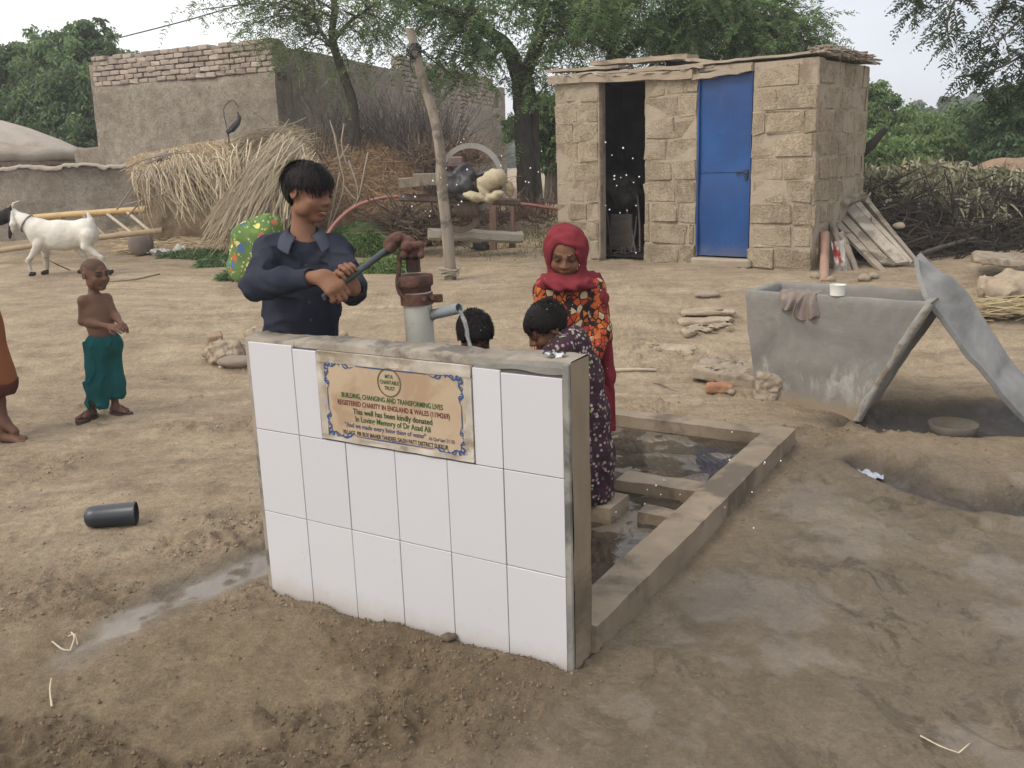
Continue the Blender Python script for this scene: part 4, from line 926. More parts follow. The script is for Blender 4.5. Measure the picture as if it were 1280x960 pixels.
um = (D1R+D2L)/2; wall_run(spt(um, .17, 0), np.stack([fn, -fd, WUP]), SD-.34, [], lambda s: 2.0)
core.build('wall_core', mortar_m, shed); walls.build('wall_blocks', block_m, shed)
plank_m = M('sun bleached roof timber', (.27, .215, .155), (.36, .295, .22), 5, .9, .6, 40, .006, .2, c3=(.19, .155, .12), s3=4, stretch=(1, 1, 5))
# roof: lintel beam, boards, sheets and ragged ends
def sp_px(px, py, off=0.0):
    u, z = s_uv(px, py, off); return spt(u, off, z)
def beam(a, b, wd, th, name, mat, parent=shed, jit=.006):
    d = b-a; L_ = np.linalg.norm(d); d = d/L_; s = fn-d*(fn @ d); s /= np.linalg.norm(s); ax = np.stack([d, s, np.cross(d, s)]); mb = MB(); n = 9
    for k in range(n): pass
    pr = []
    for t in np.linspace(0, 1, 14):
        c = a+d*L_*t+ax[2]*.008*noise2(t*7+a[0]*9, 1.)+ax[1]*.006*noise2(t*6+a[2]*9, 3.); q = [(-1, -1), (1, -1), (1, 1), (-1, 1), (-1, -1)]
        pr.append([c+ax[1]*wd/2*y+ax[2]*th/2*z*(1+.12*noise2(t*9+y, z*3+a[1])) for y, z in q])
    pr = np.array(pr); mb.grid(pr, flip=True); 
    for k, fl in ((0, False), (-1, True)): mb.add(pr[k][:4], [[0, 1, 2, 3]] if not fl else [[3, 2, 1, 0]])
    return mb.build(name, mat, parent)
beam(sp_px(688, 101, -.015), sp_px(868, 93, -.015), .10, .085, 'lintel_beam', plank_m)
beam(sp_px(690, 90, .10), sp_px(780, 84, .10), .24, .03, 'roof_board', plank_m); beam(sp_px(745, 80, .25), sp_px(866, 71, .25), .25, .05, 'roof_board', plank_m)
beam(sp_px(790, 89, .02), sp_px(882, 83, .02), .12, .03, 'roof_board', plank_m); beam(sp_px(860, 74, .3), sp_px(902, 80, .2), .3, .03, 'roof_board', plank_m)
beam(sp_px(868, 97, .0), sp_px(942, 86, .0), .11, .055, 'lintel_beam', mortar_m)
rp = MB(); us_ = np.linspace(-.06, FWID+.05, 30); vs_ = np.linspace(-.02, SD+.06, 16)
def rz(u, v): return top_at(u)+.012+.035*sstep(FWID*.5, FWID, u)-.02*v+.012*fbm2(u*5, v*6, 3, 3)
G_ = np.array([[spt(u, v, rz(u, v)) for v in vs_] for u in us_]); rp.grid(G_); rp.grid(G_-WUP*.022, flip=True)
rim = np.concatenate([G_[:, 0], G_[-1, 1:], G_[-2::-1, -1], G_[0, -2::-1]]); rp.grid(np.stack([rim, rim-WUP*.022], 0), flip=True)
rp.build('roof_sheet', M('dusty roof sheeting', (.36, .31, .245), (.27, .225, .17), 5, .9, .5, 30, .006), shed, usecol=False)
# bright fluttering plastic edge under the boards, ragged thatch at the right end
pm = M('dirty white plastic', (.50, .47, .42), (.38, .35, .30), 9, .5, .3, 50, .003, .4)
mb = MB(); A_ = np.linspace(0, 1, 60); ua = s_uv(705, 96)[0]; ub = s_uv(880, 86)[0]; cu = ua+(ub-ua)*A_
zz = np.array([s_uv(705+175*t, 95-9*t)[1] for t in A_])+.03*fbm2(A_*9, A_*0+3, 3, 8)
P = np.stack([np.array([spt(u, -.07-.01*math.sin(u*30), z) for u, z in zip(cu, zz)]), np.array([spt(u, .06, z+.018+.008*math.sin(u*22)) for u, z in zip(cu, zz)])], 1); mb.grid(P); mb.grid(P-WUP*.004, flip=True); mb.build('roof_plastic', pm, shed, smooth=True)
mb = MB(); n = 260; u_ = FWID+RNG.uniform(-.15, .0, n); v_ = RNG.uniform(0, SD, n); z_ = np.array([rz(a, b) for a, b in zip(u_, v_)])+RNG.uniform(-.01, .05, n)
for k in range(n):
    a = spt(u_[k], v_[k], z_[k]); dr = fd*RNG.uniform(.0, .17)+fn*RNG.normal(0, .09)+WUP*RNG.normal(-.012, .018); mb.tube([a, a+dr*.5+WUP*.01, a+dr], RNG.uniform(.004, .012), 4)
mb.build('ragged_eave', M('old thatch sticks', (.14, .115, .09), (.23, .19, .15), 12, .95, 0), shed)
# blue steel door
blue_m = NT('blue painted steel'); _c = blue_m.ramp(blue_m.noise(1.6, 6, .6, dist=.4), [(.3, (.003, .034, .140)), (.6, (.005, .055, .20)), (.75, (.010, .075, .245))])
_c = blue_m.mix(blue_m.ramp(blue_m.noise(11, 7, .75), [(.64, 0.0), (.74, .5)]), _c, (.10, .14, .22))
_sz = blue_m.n('ShaderNodeSeparateXYZ'); blue_m.l(blue_m.tc.outputs['Object'], _sz.inputs[0])
_c = blue_m.mix(blue_m.ramp(blue_m.math('ADD', _sz.outputs['Z'], blue_m.math('MULTIPLY', blue_m.noise(9, 6, .7), .25)), [(.12, .6), (.34, 0.0)]), _c, (.16, .15, .15))
_c = blue_m.mix(blue_m.ramp(blue_m.noise(5, 9, .78, dist=.5, stretch=(1, 1, .25)), [(.52, 0.0), (.75, .3)]), _c, (.07, .10, .18))
blue_m = blue_m.fin(_c, .42, blue_m.bump(blue_m.noise(2.5, 4), .35, .02), .45)
DZ0 = s_uv(905, 323)[1]; zmid = s_uv(905, 216)[1]
mb = MB()
for z0, z1, o in ((DZ0+.02, zmid-.003, .004), (zmid+.003, DT2-.012, 0)):
    U_, Z_ = np.meshgrid(np.linspace(D2L+.02, D2R-.012, 16), np.linspace(z0, z1, 24), indexing='ij')
    P = SO+fd*U_[..., None]+WUP*Z_[..., None]+fn*(.030+o+.005*fbm2(U_*3, Z_*2, 2, 5)+.004*np.sin(Z_*7))[..., None]; mb.grid(P); mb.grid(P+fn*.02, flip=True)
    rim = np.concatenate([P[:, 0], P[-1, 1:], P[-2::-1, -1], P[0, -2::-1]]); mb.grid(np.stack([rim, rim+fn*.02], 0), flip=True)
door = mb.build('door', blue_m, shed, usecol=False); modsmooth(door, 40)
mb = MB()
for a, b, c, d in ((D2L-.002, D2L+.02, DZ0+.01, DT2+.012), (D2R-.012, D2R+.002, DZ0+.01, DT2+.012), (D2L+.02, D2R-.012, DT2-.01, DT2+.012)):
    mb.box(spt((a+b)/2, .026, (c+d)/2), (b-a-.001, .05, d-c), SAX, bev=.004)
mb.build('door_frame', blue_m, shed, usecol=False)
mb = MB(); U_ = np.linspace(D2L+.03, D2R-.03, 8)
mb.tube([spt(D2R-.16, .018, zmid+.004), spt(D2R+.0, .018, zmid+.008)], .009, 8); mb.tube([spt(D2R-.15, .016, zmid+.004), spt(D2R-.15, .0, zmid-.03)], .006, 6); mb.box(spt(D2R-.05, .018, zmid+.005), (.05, .02, .05), SAX, bev=.004); mb.box(spt(D2R-.055, .02, zmid-.055), (.035, .018, .045), SAX, bev=.004)
mb.build('latch', M('dark latch iron', (.02, .03, .06), (.04, .045, .06), 20, .6), door)
mb = MB(); mb.box(spt((D2L+D2R)/2+.02, .03, DZ0-.04), (D2R-D2L+.07, .20, .085), SAX, bev=.014, jit=.006); mb.build('door_sill', M('cement sill', (.27, .225, .17), (.34, .29, .22), 9), shed)
mb = MB(); mb.box(spt(D1L+.01, .03, DT1/2), (.022, .07, DT1), SAX, bev=.005, jit=.003); mb.build('door_jamb', plank_m, shed)
# near-black boxes added so the open cell reads as deep shade
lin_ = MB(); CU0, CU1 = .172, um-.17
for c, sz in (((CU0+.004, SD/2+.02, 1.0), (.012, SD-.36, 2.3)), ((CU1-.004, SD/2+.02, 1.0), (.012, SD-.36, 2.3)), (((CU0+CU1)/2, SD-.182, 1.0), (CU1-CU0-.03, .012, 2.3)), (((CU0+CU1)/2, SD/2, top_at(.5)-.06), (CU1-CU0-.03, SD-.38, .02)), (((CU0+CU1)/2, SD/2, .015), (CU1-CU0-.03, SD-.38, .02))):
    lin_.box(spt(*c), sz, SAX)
lin_.build('shade_lining', M('doorway shade', (.018, .016, .014), (.035, .03, .026), 5, .95, .6, 30, .01, .05), shed)
# stored oddments inside the open doorway
dk = M('dark scrap', (.035, .03, .027), (.07, .06, .05), 9, .8, .4, 40, .005)  # plain near-black colour for the stored scrap and sack
brd = M('dark old board', (.075, .06, .05), (.11, .09, .075), 6, .8, .4, 40, .004, stretch=(1, 1, 5))
fl = GB*0
def inside(px, py, off): u, z = s_uv(px, py, off); return spt(u, off, z)
b0 = MB(); b0.box(inside(777, 290, .45), (.30, .03, .42), frame(fn, WUP+fn*.35)[[0, 1, 2]]*1, bev=.006); tag(b0.build('board', brd, loc=spt((D1L+D1R)/2, .45, 0)), 'dark board leaning inside the open doorway', 'board')
for i, (a, b) in enumerate((((795, 318), (783, 262)), ((800, 315), (797, 245)), ((789, 316), (796, 270)), ((764, 314), (757, 256)))):
    pa, pb2 = inside(*a, .30), inside(*b, .55); mb = MB(); mb.tube([pa, (pa+pb2)/2+V(.01, 0, 0), pb2], .011, 8)
    tag(mb.build('stick', brd, loc=pa), ['dark stick leaning inside the doorway beside the board', 'tall dark stick at the right jamb inside the doorway', 'short slanted stick inside the doorway', 'dark stick at the left jamb inside the doorway'][i], 'stick', 'sticks stored inside the doorway')
# loose wires and sticks on the floor, and a rag heap
mb = MB(); c0 = inside(777, 319, .28)
for k in range(40):
    a = c0+fd*RNG.uniform(-.16, .16)+fn*RNG.uniform(-.08, .3)+WUP*RNG.uniform(0, .08); b = a+fd*RNG.normal(0, .12)+fn*RNG.normal(0, .1)+WUP*RNG.uniform(-.02, .08); mb.tube([a, (a+b)/2+WUP*.03, b], .006, 5)
tag(mb.build('scrap_heap', dk, loc=c0), 'heap of dark twigs and scrap on the doorway floor', 'scrap heap')
c1 = inside(775, 232, .8); g = SDF(c1-V(.4, .4, .3), c1+V(.4, .4, .3), .02); g.ell(c1, (.22, .2, .14)); g.ell(c1+V(.1, 0, -.12), (.2, .2, .15)); g.wobble(lambda p: .05*fbm3(p, 7, 3, 2)); tag(g.build('sack', dk, loc=c1), 'dark lumpy sack stored at the back of the open doorway', 'sack')
# ------------------------------------------------------------------ mud building behind
def at_h(px, py, Yd): return at(px, py, Yd)
mud_m = NT('mud plaster')
_c = mud_m.ramp(mud_m.noise(1.6, 8, .65, dist=.4), [(.3, (.35, .295, .232)), (.5, (.43, .37, .298)), (.7, (.49, .43, .355))])
_c = mud_m.mix(.7, _c, mud_m.ramp(mud_m.noise(7, 9, .8), [(.34, .5), (.6, 1.12)]), 'MULTIPLY'); _c = mud_m.mix(.5, _c, mud_m.ramp(mud_m.noise(38, 5, .75), [(.36, .5), (.6, 1.12)]), 'MULTIPLY')
_c = mud_m.mix(mud_m.ramp(mud_m.noise(5.5, 6, .75, dist=.3), [(.62, 0.0), (.70, .8)]), _c, (.15, .118, .09))
mud_m = mud_m.fin(_c, .96, mud_m.bump(mud_m.noise(7, 12, .82), 1.0, .09), .1)
brickw_m = NT('bare mud brick'); _c = brickw_m.mix(1.0, brickw_m.ramp(brickw_m.noise(6, 6), [(.3, (.325, .265, .22)), (.7, (.40, .335, .282))]), brickw_m.attr('Col').outputs['Color'], 'MULTIPLY')
brickw_m = brickw_m.fin(_c, .95, brickw_m.bump(brickw_m.noise(30, 7, .7), .6, .015), .1)
bm = thing('mud_building', 'big mud plastered building with a bare brick parapet, behind the straw shelter', 'building', (-4.2, 17, .7))
C0 = at(340, 46, 14.0); ZT = C0[2]; CL = at(114, 71, 15.7); CR = at(622, 109, 25.0)
def vwall(A, B, z0, z1f, thick, mat, name, parent, amp=.035, res=.14, fr=1.3):
    d = (B-A)*V(1, 1, 0); L = np.linalg.norm(d); d /= L; n = np.cross(d, WUP)
    if n @ (CAM-A) < 0: n = -n
    nu = int(L/res)+2; ss = np.linspace(0, L, nu); nz = 26; P = np.zeros((nu, nz+2, 3))
    for i, s in enumerate(ss):
        zt = z1f(s/L)
        z = np.linspace(z0, zt, nz); q = A*V(1, 1, 0)+d*s; P[i, :nz] = q; P[i, :nz, 2] = z; P[i, nz] = q-n*thick*.5+V(0, 0, zt+.01); P[i, nz+1] = q-n*thick+V(0, 0, zt-.02)
    dsp = amp*fbm3(P[:, :nz], fr, 4, 5); P[:, :nz] += n*dsp[..., None]
    mb = MB(); mb.grid(P, flip=True); back = P[:, -1].copy(); bb = back.copy(); bb[:, 2] = z0; mb.grid(np.stack([back, bb], 1), flip=True)
    for k in (0, -1):
        e = P[k, :nz]; f2 = e-n*thick; mb.grid(np.stack([e, f2], 1), flip=(k == 0))
    return mb.build(name, mat, parent, smooth=True, usecol=False), d, n, L
_, dl, nl, LL_ = vwall(CL, C0, .3, lambda t: CL[2]+(ZT-CL[2])*t-.47, .35, mud_m, 'wall', bm, .05)
_, dr_, nr, LR_ = vwall(C0-nl*.13, CR, .3, lambda t: ZT+(CR[2]-ZT)*t-.52+.5*(1-sstep(.0, .2, t))*0+.42*(t < .42), .35, mud_m, 'wall', bm, .06)
def bricks(A, B, zb, rows, name, n, d, L, w=.235, h=.085, jit=.012, topz=None, lo=0.0):
    mb = MB()
    for r in range(rows):
        u = lo-(w*.5 if r % 2 else 0)
        while u < L:
            a, b = max(u, lo), min(u+w, L); u += w
            if b-a < .05: continue
            t = (a+b)/2/L; z = zb(t)+r*h+h/2
            if r == rows-1 and RNG.random() < .12: continue
            c = A*V(1, 1, 0)+d*(a+b)/2-n*(.10-RNG.uniform(-.004, .02)); c[2] = z+RNG.normal(0, .003)
            mb.box(c, (b-a-.010, .22, h-.010), np.stack([d, n, WUP]), np.ones(3)*RNG.uniform(.72, 1.12), jit=.004, bev=.012)
        mb.box(*[(A*V(1, 1, 0)+d*(L+lo)/2-n*.13+WUP*(zb((L+lo)/2/L)+r*h+h/2)), (L-lo-.02, .2, h*.98), np.stack([d, n, WUP])], col=(.5, .48, .45)) if False else None
    return mb.build(name, brickw_m, bm)
bricks(CL, C0, lambda t: CL[2]+(ZT-CL[2])*t-.47, 6, 'brick_parapet', nl, dl, LL_, w=.20, h=.078)
vwall(CL-nl*.045, C0-nl*.045, CL[2]-.6, lambda t: CL[2]+(ZT-CL[2])*t-.03, .2, M('mud brick joints', (.28, .232, .19), None, 9), 'parapet_core', bm, .01)
# far half of the right side is bare brick
bricks(C0, CR, lambda t: 1.0+(-.0)*t, 27, 'brick_wall', nr, dr_, LR_*.985, h=.094, lo=LR_*.43)
vwall(C0+dr_*LR_*.43-nr*.04, CR-nr*.04, .3, lambda t: ZT+(CR[2]-ZT)*(.43+.57*t)-.06, .2, M('dark mud joints', (.19, .15, .12), None, 9), 'wall_core', bm, .01)
vwall(CR, CR+V(-4, 3, 0), .3, lambda t: CR[2], .3, mud_m, 'wall', bm); vwall(CL+V(3.2, 9, 0), CL-nl*.2, .3, lambda t: CL[2]-.1, .3, mud_m, 'wall', bm)
mb = MB(); rf = np.array([[CL, CR+V(-4, 3, 0)], [C0, CR]]); rf = rf.copy(); rf[..., 2] = ZT-.45; rf[1] -= nl*.2+nr*.15; mb.grid(rf, flip=True); mb.build('roof', mud_m, bm, usecol=False)
# bird-like scrap of wire and cloth on a stick against the plaster
p = at(285, 165, 13.4); mb = MB(); mb.tube([p+V(0, 0, -.35), p], .012, 6); mb.tube(bez([p+V(-.02, 0, 0), p+V(.05, 0, .03), p+V(.17, .0, .16), p+V(.16, 0, .26)], 10), [.03]*3+[.045]*3+[.03]*2+[.012]*2, 7); mb.tube(bez([p+V(0, 0, .0), p+V(-.03, 0, .3), p+V(.1, 0, .42), p+V(.18, 0, .33)], 10), .006, 5)
ms = mb.build('stick', M('charred cloth', (.04, .04, .042), (.08, .08, .08), 20), loc=p+V(0, 0, -.35)); tag(ms, 'stick with a dark knotted rag, standing before the mud building', 'stick')

# ------------------------------------------------------------------ low mud walls, hut at left
mw = thing('mud_wall', 'low mud yard wall behind the goat and ladder', 'wall', (-7.5, 13.6, .38))
A_, B_ = at(-140, 212, 13.3), at(172, 208, 13.9)
vwall(A_, B_, .1, lambda t: 1.63+.02*fbm2(t*14, 1., 3, 4), .32, mud_m, 'wall_body', mw, .05, .09)
mb = MB(); nn0 = np.cross((B_-A_)/np.linalg.norm(B_-A_), WUP); nn0 = nn0*(-1 if nn0 @ (CAM-A_) < 0 else 1)
cap = []
for t in np.linspace(0, 1, 90):
    q = (A_+(B_-A_)*t)*V(1, 1, 0)+V(0, 0, 1.63+.02*fbm2(t*14, 1., 3, 4)); k = .012*noise2(t*60, 2.)
    cap.append([q+nn0*(.045+k)+V(0, 0, -.035+k*2), q+nn0*(.05+k)+V(0, 0, -.01), q+nn0*.0+V(0, 0, .018+k), q-nn0*.3+V(0, 0, .015), q-nn0*.34+V(0, 0, -.04)])
mb.grid(np.array(cap), flip=True); mb.build('wall_cap', M('pale mud capping', (.31, .265, .215), (.37, .32, .262), 8, .95, .6, 30, .01, .1), mw, smooth=True, usecol=False)
w2 = thing('mud_wall', 'short low mud wall between the hut roof and the mud building', 'wall', (-7.9, 17, .7)); vwall(at(92, 188, 16.6), at(150, 184, 16.3), .4, lambda t: at(120, 184, 16.4)[2]+.02*noise2(t*9, 1.), .3, mud_m, 'wall_body', w2)
hut = thing('mud_hut', 'low round mud hut with a domed earth roof at the left edge', 'hut', (-10.5, 18.5, .7))
hc = at(-28, 196, 18.5); mb = MB(); hr = 2.02
n0 = 64; prof = [(hr*.955, -.16), (hr*1.0, -.12), (hr*1.02, -.02), (hr*.93, .09), (hr*.75, .27), (hr*.5, .50), (hr*.25, .66), (.001, .72)]
mb.lathe(hc, prof, n0); v = mb.v[0]; v += (.035*fbm3(v, 2.2, 4, 3))[:, None]*V(.3, .3, 1); mb.build('earth_roof', M('smooth earth roof', (.345, .30, .25), (.40, .35, .295), 3, .95, .6, 14, .03, .1, c3=(.30, .25, .2), s3=1), hut, smooth=True)
mb = MB(); mb.lathe(hc, [(hr*.93, -1.9), (hr*.93, -.12)], n0); mb.build('wall', mud_m, hut, smooth=True, usecol=False)
mb = MB(); mb.lathe(hc, [(hr*1.0, -.14), (hr*.99, -.20), (hr*.92, -.21)], n0)
for k in range(500):
    th = RNG.uniform(0, 2*math.pi); r = hr*RNG.uniform(.94, 1.01); a = hc+V(math.cos(th)*r, math.sin(th)*r, -.14); mb.tube([a, a+V(math.cos(th)*.03, math.sin(th)*.03, -RNG.uniform(.05, .13))], .006, 3, cap=False)
mb.build('eave_thatch', M('eave straw', (.22, .18, .135), (.3, .25, .19), 20, .95, 0), hut)

# ------------------------------------------------------------------ straw shelter: low shed under heaped straw
def straw_cols(n, pal, jit=.12):
    P = np.array(pal); k = RNG.integers(0, len(P), n); return P[k]*(1+RNG.normal(0, jit, (n, 1)))
straw_m = colmat('dry straw', .8, 0, var=.2); 
YS = 13.05
prof_px = [(150, 212), (172, 203), (205, 198), (250, 189), (300, 183), (350, 172), (395, 167), (440, 168), (480, 170), (505, 184), (530, 210), (552, 232), (575, 262)]
PX = np.array([q[0] for q in prof_px]); PYT = np.array([q[1] for q in prof_px])
def shelter_pt(px, w, lift=0.0):
    "w 0 at the foot, 1 at the ridge"
    x0 = at(px, 210, YS)[0]; zt = at(px, np.interp(px, PX, PYT), YS+.9)[2]; zb = macro(x0, YS)
    bul = np.sin(np.clip(w, 0, 1)*math.pi/2)
    y = YS-.55+1.5*w**1.5; z = zb+(zt-zb)*bul
    y = y+.75*(1-sstep(285, 330, px))*(1-sstep(.35, .75, w))
    return V(x0*(y/YS), y, z)
sh = thing('straw_shelter', 'low shelter heaped with dry straw and palm fronds behind the boy', 'straw shelter', (-3.6, YS, .38))
pxs = np.linspace(168, 572, 70); ws = np.linspace(0, 1, 26); G_ = np.array([[shelter_pt(a, b) for b in ws] for a in pxs])
G_ += V(0, -1, .4)*(.09*fbm3(G_, 1.8, 4, 3))[..., None]; ridge = G_[:, -1].copy(); bk = ridge+V(0, 1.6, -.8)
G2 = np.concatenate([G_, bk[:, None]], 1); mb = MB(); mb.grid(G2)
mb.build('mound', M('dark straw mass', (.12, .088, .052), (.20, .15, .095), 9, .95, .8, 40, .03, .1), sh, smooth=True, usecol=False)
mb = MB(); N = 19000
px = 172+398*RNG.random(N); w = RNG.random(N)**.8; w = np.where((px < 310) & (w < .55), 1-w*.7, w); base = np.array([shelter_pt(a, b) for a, b in zip(px, w)]); 
ang = RNG.normal(0, .6, N)+.5*np.sin(px/38.)+np.where(px > 400, RNG.normal(0, 1.2, N), 0)
L = RNG.uniform(.10, .34, N); tx = np.sin(ang); 
dirs = np.stack([tx, -.5*np.cos(ang)*np.ones(N), -np.cos(ang)*(.8-.5*w)], 1); dirs /= np.linalg.norm(dirs, axis=1)[:, None]
off = np.stack([np.zeros(N), -RNG.uniform(.02, .12, N), RNG.uniform(0, .09, N)], 1)
s = np.linspace(-.5, .5, 5); P = (base+off)[:, None]+dirs[:, None]*L[:, None, None]*s[None, :, None]; P[..., 2] -= (L*.35)[:, None]*s[None]**2; P += RNG.normal(0, .006, P.shape)
wd = np.cross(dirs, V(0, -.9, .4)); wd /= np.linalg.norm(wd, axis=1)[:, None]+1e-9; wv = (wd*RNG.uniform(.002, .006, N)[:, None])[:, None]*np.ones((1, 5, 1))
cols = straw_cols(N, [(.37, .275, .165), (.44, .345, .22), (.28, .20, .118), (.20, .14, .085), (.33, .24, .15)])
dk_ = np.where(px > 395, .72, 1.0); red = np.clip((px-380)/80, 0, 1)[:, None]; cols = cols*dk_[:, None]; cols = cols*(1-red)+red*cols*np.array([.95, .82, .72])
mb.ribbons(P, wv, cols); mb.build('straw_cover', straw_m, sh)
# two big fans of pale reed hanging down the front
mb = MB()
def fan(tops, bots, n, r=.0075, bow=.25, pal=((.44, .36, .235), (.36, .285, .18), (.50, .42, .29), (.27, .21, .135), (.40, .335, .25))):
    t = RNG.random(n); tp = np.array([at(*[np.interp(q, np.linspace(0, 1, len(tops)), [p[k] for p in tops]) for k in range(3)]) for q in t]); b = np.clip(t+RNG.normal(0, .08, n), 0, 1)
    bt = np.array([at(*[np.interp(q, np.linspace(0, 1, len(bots)), [p[k] for p in bots]) for k in range(3)]) for q in b]); tp += RNG.normal(0, .09, tp.shape); bt += RNG.normal(0, .13, bt.shape)
    s = np.linspace(0, 1, 7); P = tp[:, None]+(bt-tp)[:, None]*s[None, :, None]; P[..., 1] -= bow*np.sin(s*math.pi)[None]*RNG.uniform(.2, 1, (n, 1)); P[..., 2] += .35*bow*np.sin(s*math.pi)[None]; P += np.sin(s*math.pi)[None, :, None]*RNG.normal(0, .05, (n, 1, 3))+np.cumsum(RNG.normal(0, .008, (n, 7, 3)), 1); cut_ = RNG.uniform(.55, 1.0, (n, 1, 1)); P = P[:, :1]+(P-P[:, :1])*cut_
    d = bt-tp; wd = np.cross(d, V(0, 1, .2)); wd /= np.linalg.norm(wd, axis=1)[:, None]; mb.ribbons(P, (wd*RNG.uniform(.4, 1.2, n)[:, None]*r)[:, None]*np.ones((1, 7, 1)), straw_cols(n, pal))
fan([(258, 212, 12.0), (300, 197, 12.2), (340, 190, 12.3)], [(306, 262, 11.5), (302, 262, 11.5), (312, 258, 11.5)], 760, .006)
fan([(352, 186, 12.2), (372, 196, 11.9)], [(265, 305, 11.1), (300, 300, 11.1)], 950, .006, .3)
fan([(215, 208, 12.0), (250, 205, 12.0)], [(225, 262, 11.6), (285, 268, 11.6)], 260, .0055)
fan([(180, 215, 12.1), (215, 210, 12.1)], [(190, 262, 11.7), (240, 270, 11.7)], 200, .0045)
fan([(330, 178, 12.6), (380, 172, 12.6)], [(285, 200, 12.1), (325, 192, 12.2)], 480, .0055, .1)
fan([(360, 190, 12.1), (392, 215, 11.8)], [(330, 275, 11.3), (372, 270, 11.4)], 420, .0055, .2)
mb.build('reed_fan', straw_m, sh)
mb = MB(); cl_ = at(345, 232, 12.1)
for q in range(3): 
    A2 = [[at(x, y, 12.15+.05*q) for y in np.linspace(192, 300, 12)] for x in np.linspace(308, 352, 8)]; A2 = np.array(A2); A2 += V(0, 1, 0)*(.06*fbm3(A2, 4, 3, q))[..., None]
    if q == 0: mb.grid(A2, flip=True)
mb.build('mud_panel', M('pale mud panel', (.25, .21, .17), (.32, .275, .225), 6, .95, .6, 30, .015, .1), sh, smooth=True, usecol=False)
lg = at(192, 196, 12.4); mb = MB(); mb.tube([at(184, 201, 12.2), at(213, 193, 12.3)], .055, 9, jit=.06); mb.build('log', wood_m, sh)
l0, l1 = shelter_pt(452, .9)+V(0, -.12, .12), shelter_pt(500, .84)+V(0, -.12, .12); mb = MB(); mb.tube([l0, l1], .035, 8, jit=.08); mb.build('log', woodl_m, sh)
# loose straw litter at the foot of the shelter
mb = MB(); N = 2600; lx = RNG.uniform(150, 345, N); ly = 288+30*RNG.random(N)**1.3-.02*(lx-160); pts = np.array([onground(a, b) for a, b in zip(lx, ly)]); pts[:, 2] += RNG.uniform(.0, .06, N)
a2 = RNG.uniform(-.7, .7, N); d = np.stack([np.cos(a2), np.sin(a2)*.8, RNG.normal(0, .12, N)], 1); L = RNG.uniform(.1, .4, N); s = np.linspace(-.5, .5, 3); P = pts[:, None]+d[:, None]*L[:, None, None]*s[None, :, None]
mb.ribbons(P, (np.cross(d, V(.1, -.6, .8))*RNG.uniform(.003, .007, N)[:, None])[:, None]*np.ones((1, 3, 1)), straw_cols(N, [(.43, .33, .19), (.36, .27, .16), (.30, .22, .14), (.5, .4, .26)]))
o = mb.build('straw_litter', straw_m); tag(o, kind='stuff')

# ------------------------------------------------------------------ brush, shrubs and twigs
def spray(name, label, cat, mat, anchors, n, length, pal, up_=.9, spread=.5, r=(.003, .008), leafy=0, group=None, sub=6, loc=None, droop=.1):
    mb = MB(); A = np.asarray(anchors, float); k = RNG.integers(0, len(A), n); b = A[k]+RNG.normal(0, .08, (n, 3))*V(1, 1, .5)
    d = np.stack([RNG.normal(0, spread, n), RNG.normal(0, spread, n), up_+RNG.normal(0, .3, n)], 1); d /= np.linalg.norm(d, axis=1)[:, None]; L = length*RNG.uniform(.4, 1.1, n); s = np.linspace(0, 1, sub)
    P = b[:, None]+d[:, None]*L[:, None, None]*s[None, :, None]; P[..., 2] -= droop*(L[:, None]*s[None]**2); P[:, 1:] += np.cumsum(RNG.normal(0, .022, (n, sub-1, 3)), 1)
    wd = np.cross(d, V(.2, 1, .1)); wd /= np.linalg.norm(wd, axis=1)[:, None]+1e-9; tap = np.linspace(1, .35, sub)[None, :, None]
    mb.ribbons(P, (wd*RNG.uniform(*r, n)[:, None])[:, None]*tap, straw_cols(n, pal))
    if leafy: pass
    return tag(mb.build(name, mat, loc=loc if loc is not None else A.mean(0)*V(1, 1, 0)+V(0, 0, A[:, 2].min())), label, cat, group)
twig_m = colmat('dry twigs', .9, 0, var=.2)
gp = [(.115, .10, .09), (.16, .14, .125), (.075, .065, .06), (.20, .175, .15)]
anc = [at(x, 215, 13.4+RNG.uniform(-.3, .5))*V(1, 1, 0)+V(0, 0, z) for x in np.linspace(395, 560, 30) for z in (.9, 1.3, 1.6)]
spray('thorn_brush', 'tall grey dry thorn brush stacked against the right side of the mud building', 'brush pile', twig_m, anc, 3000, 1.0, gp, .9, .4)
anc = [at(x, 205, 12.9)*V(1, 1, 0)+V(0, 0, z) for x in np.linspace(520, 600, 16) for z in (.7, 1.1, 1.5)]
spray('thorn_brush', 'brownish dry twig heap behind the fodder cutter', 'brush pile', twig_m, anc+[at(x, 240, 13.2)*V(1, 1, 0)+V(0, 0, .7) for x in np.linspace(560, 690, 14)], 1500, .6, [(.17, .115, .08), (.12, .085, .065), (.24, .17, .12)], .6, .7)
anc = [at(x, y, 11.5) for x, y in ((505, 290), (520, 292), (535, 285), (545, 280), (500, 280))]
spray('brushwood', 'dark brushwood under the fodder cutter trough', 'brush pile', twig_m, anc, 330, .7, [(.13, .095, .07), (.19, .145, .11), (.08, .06, .05)], .4, .9, (.006, .014))
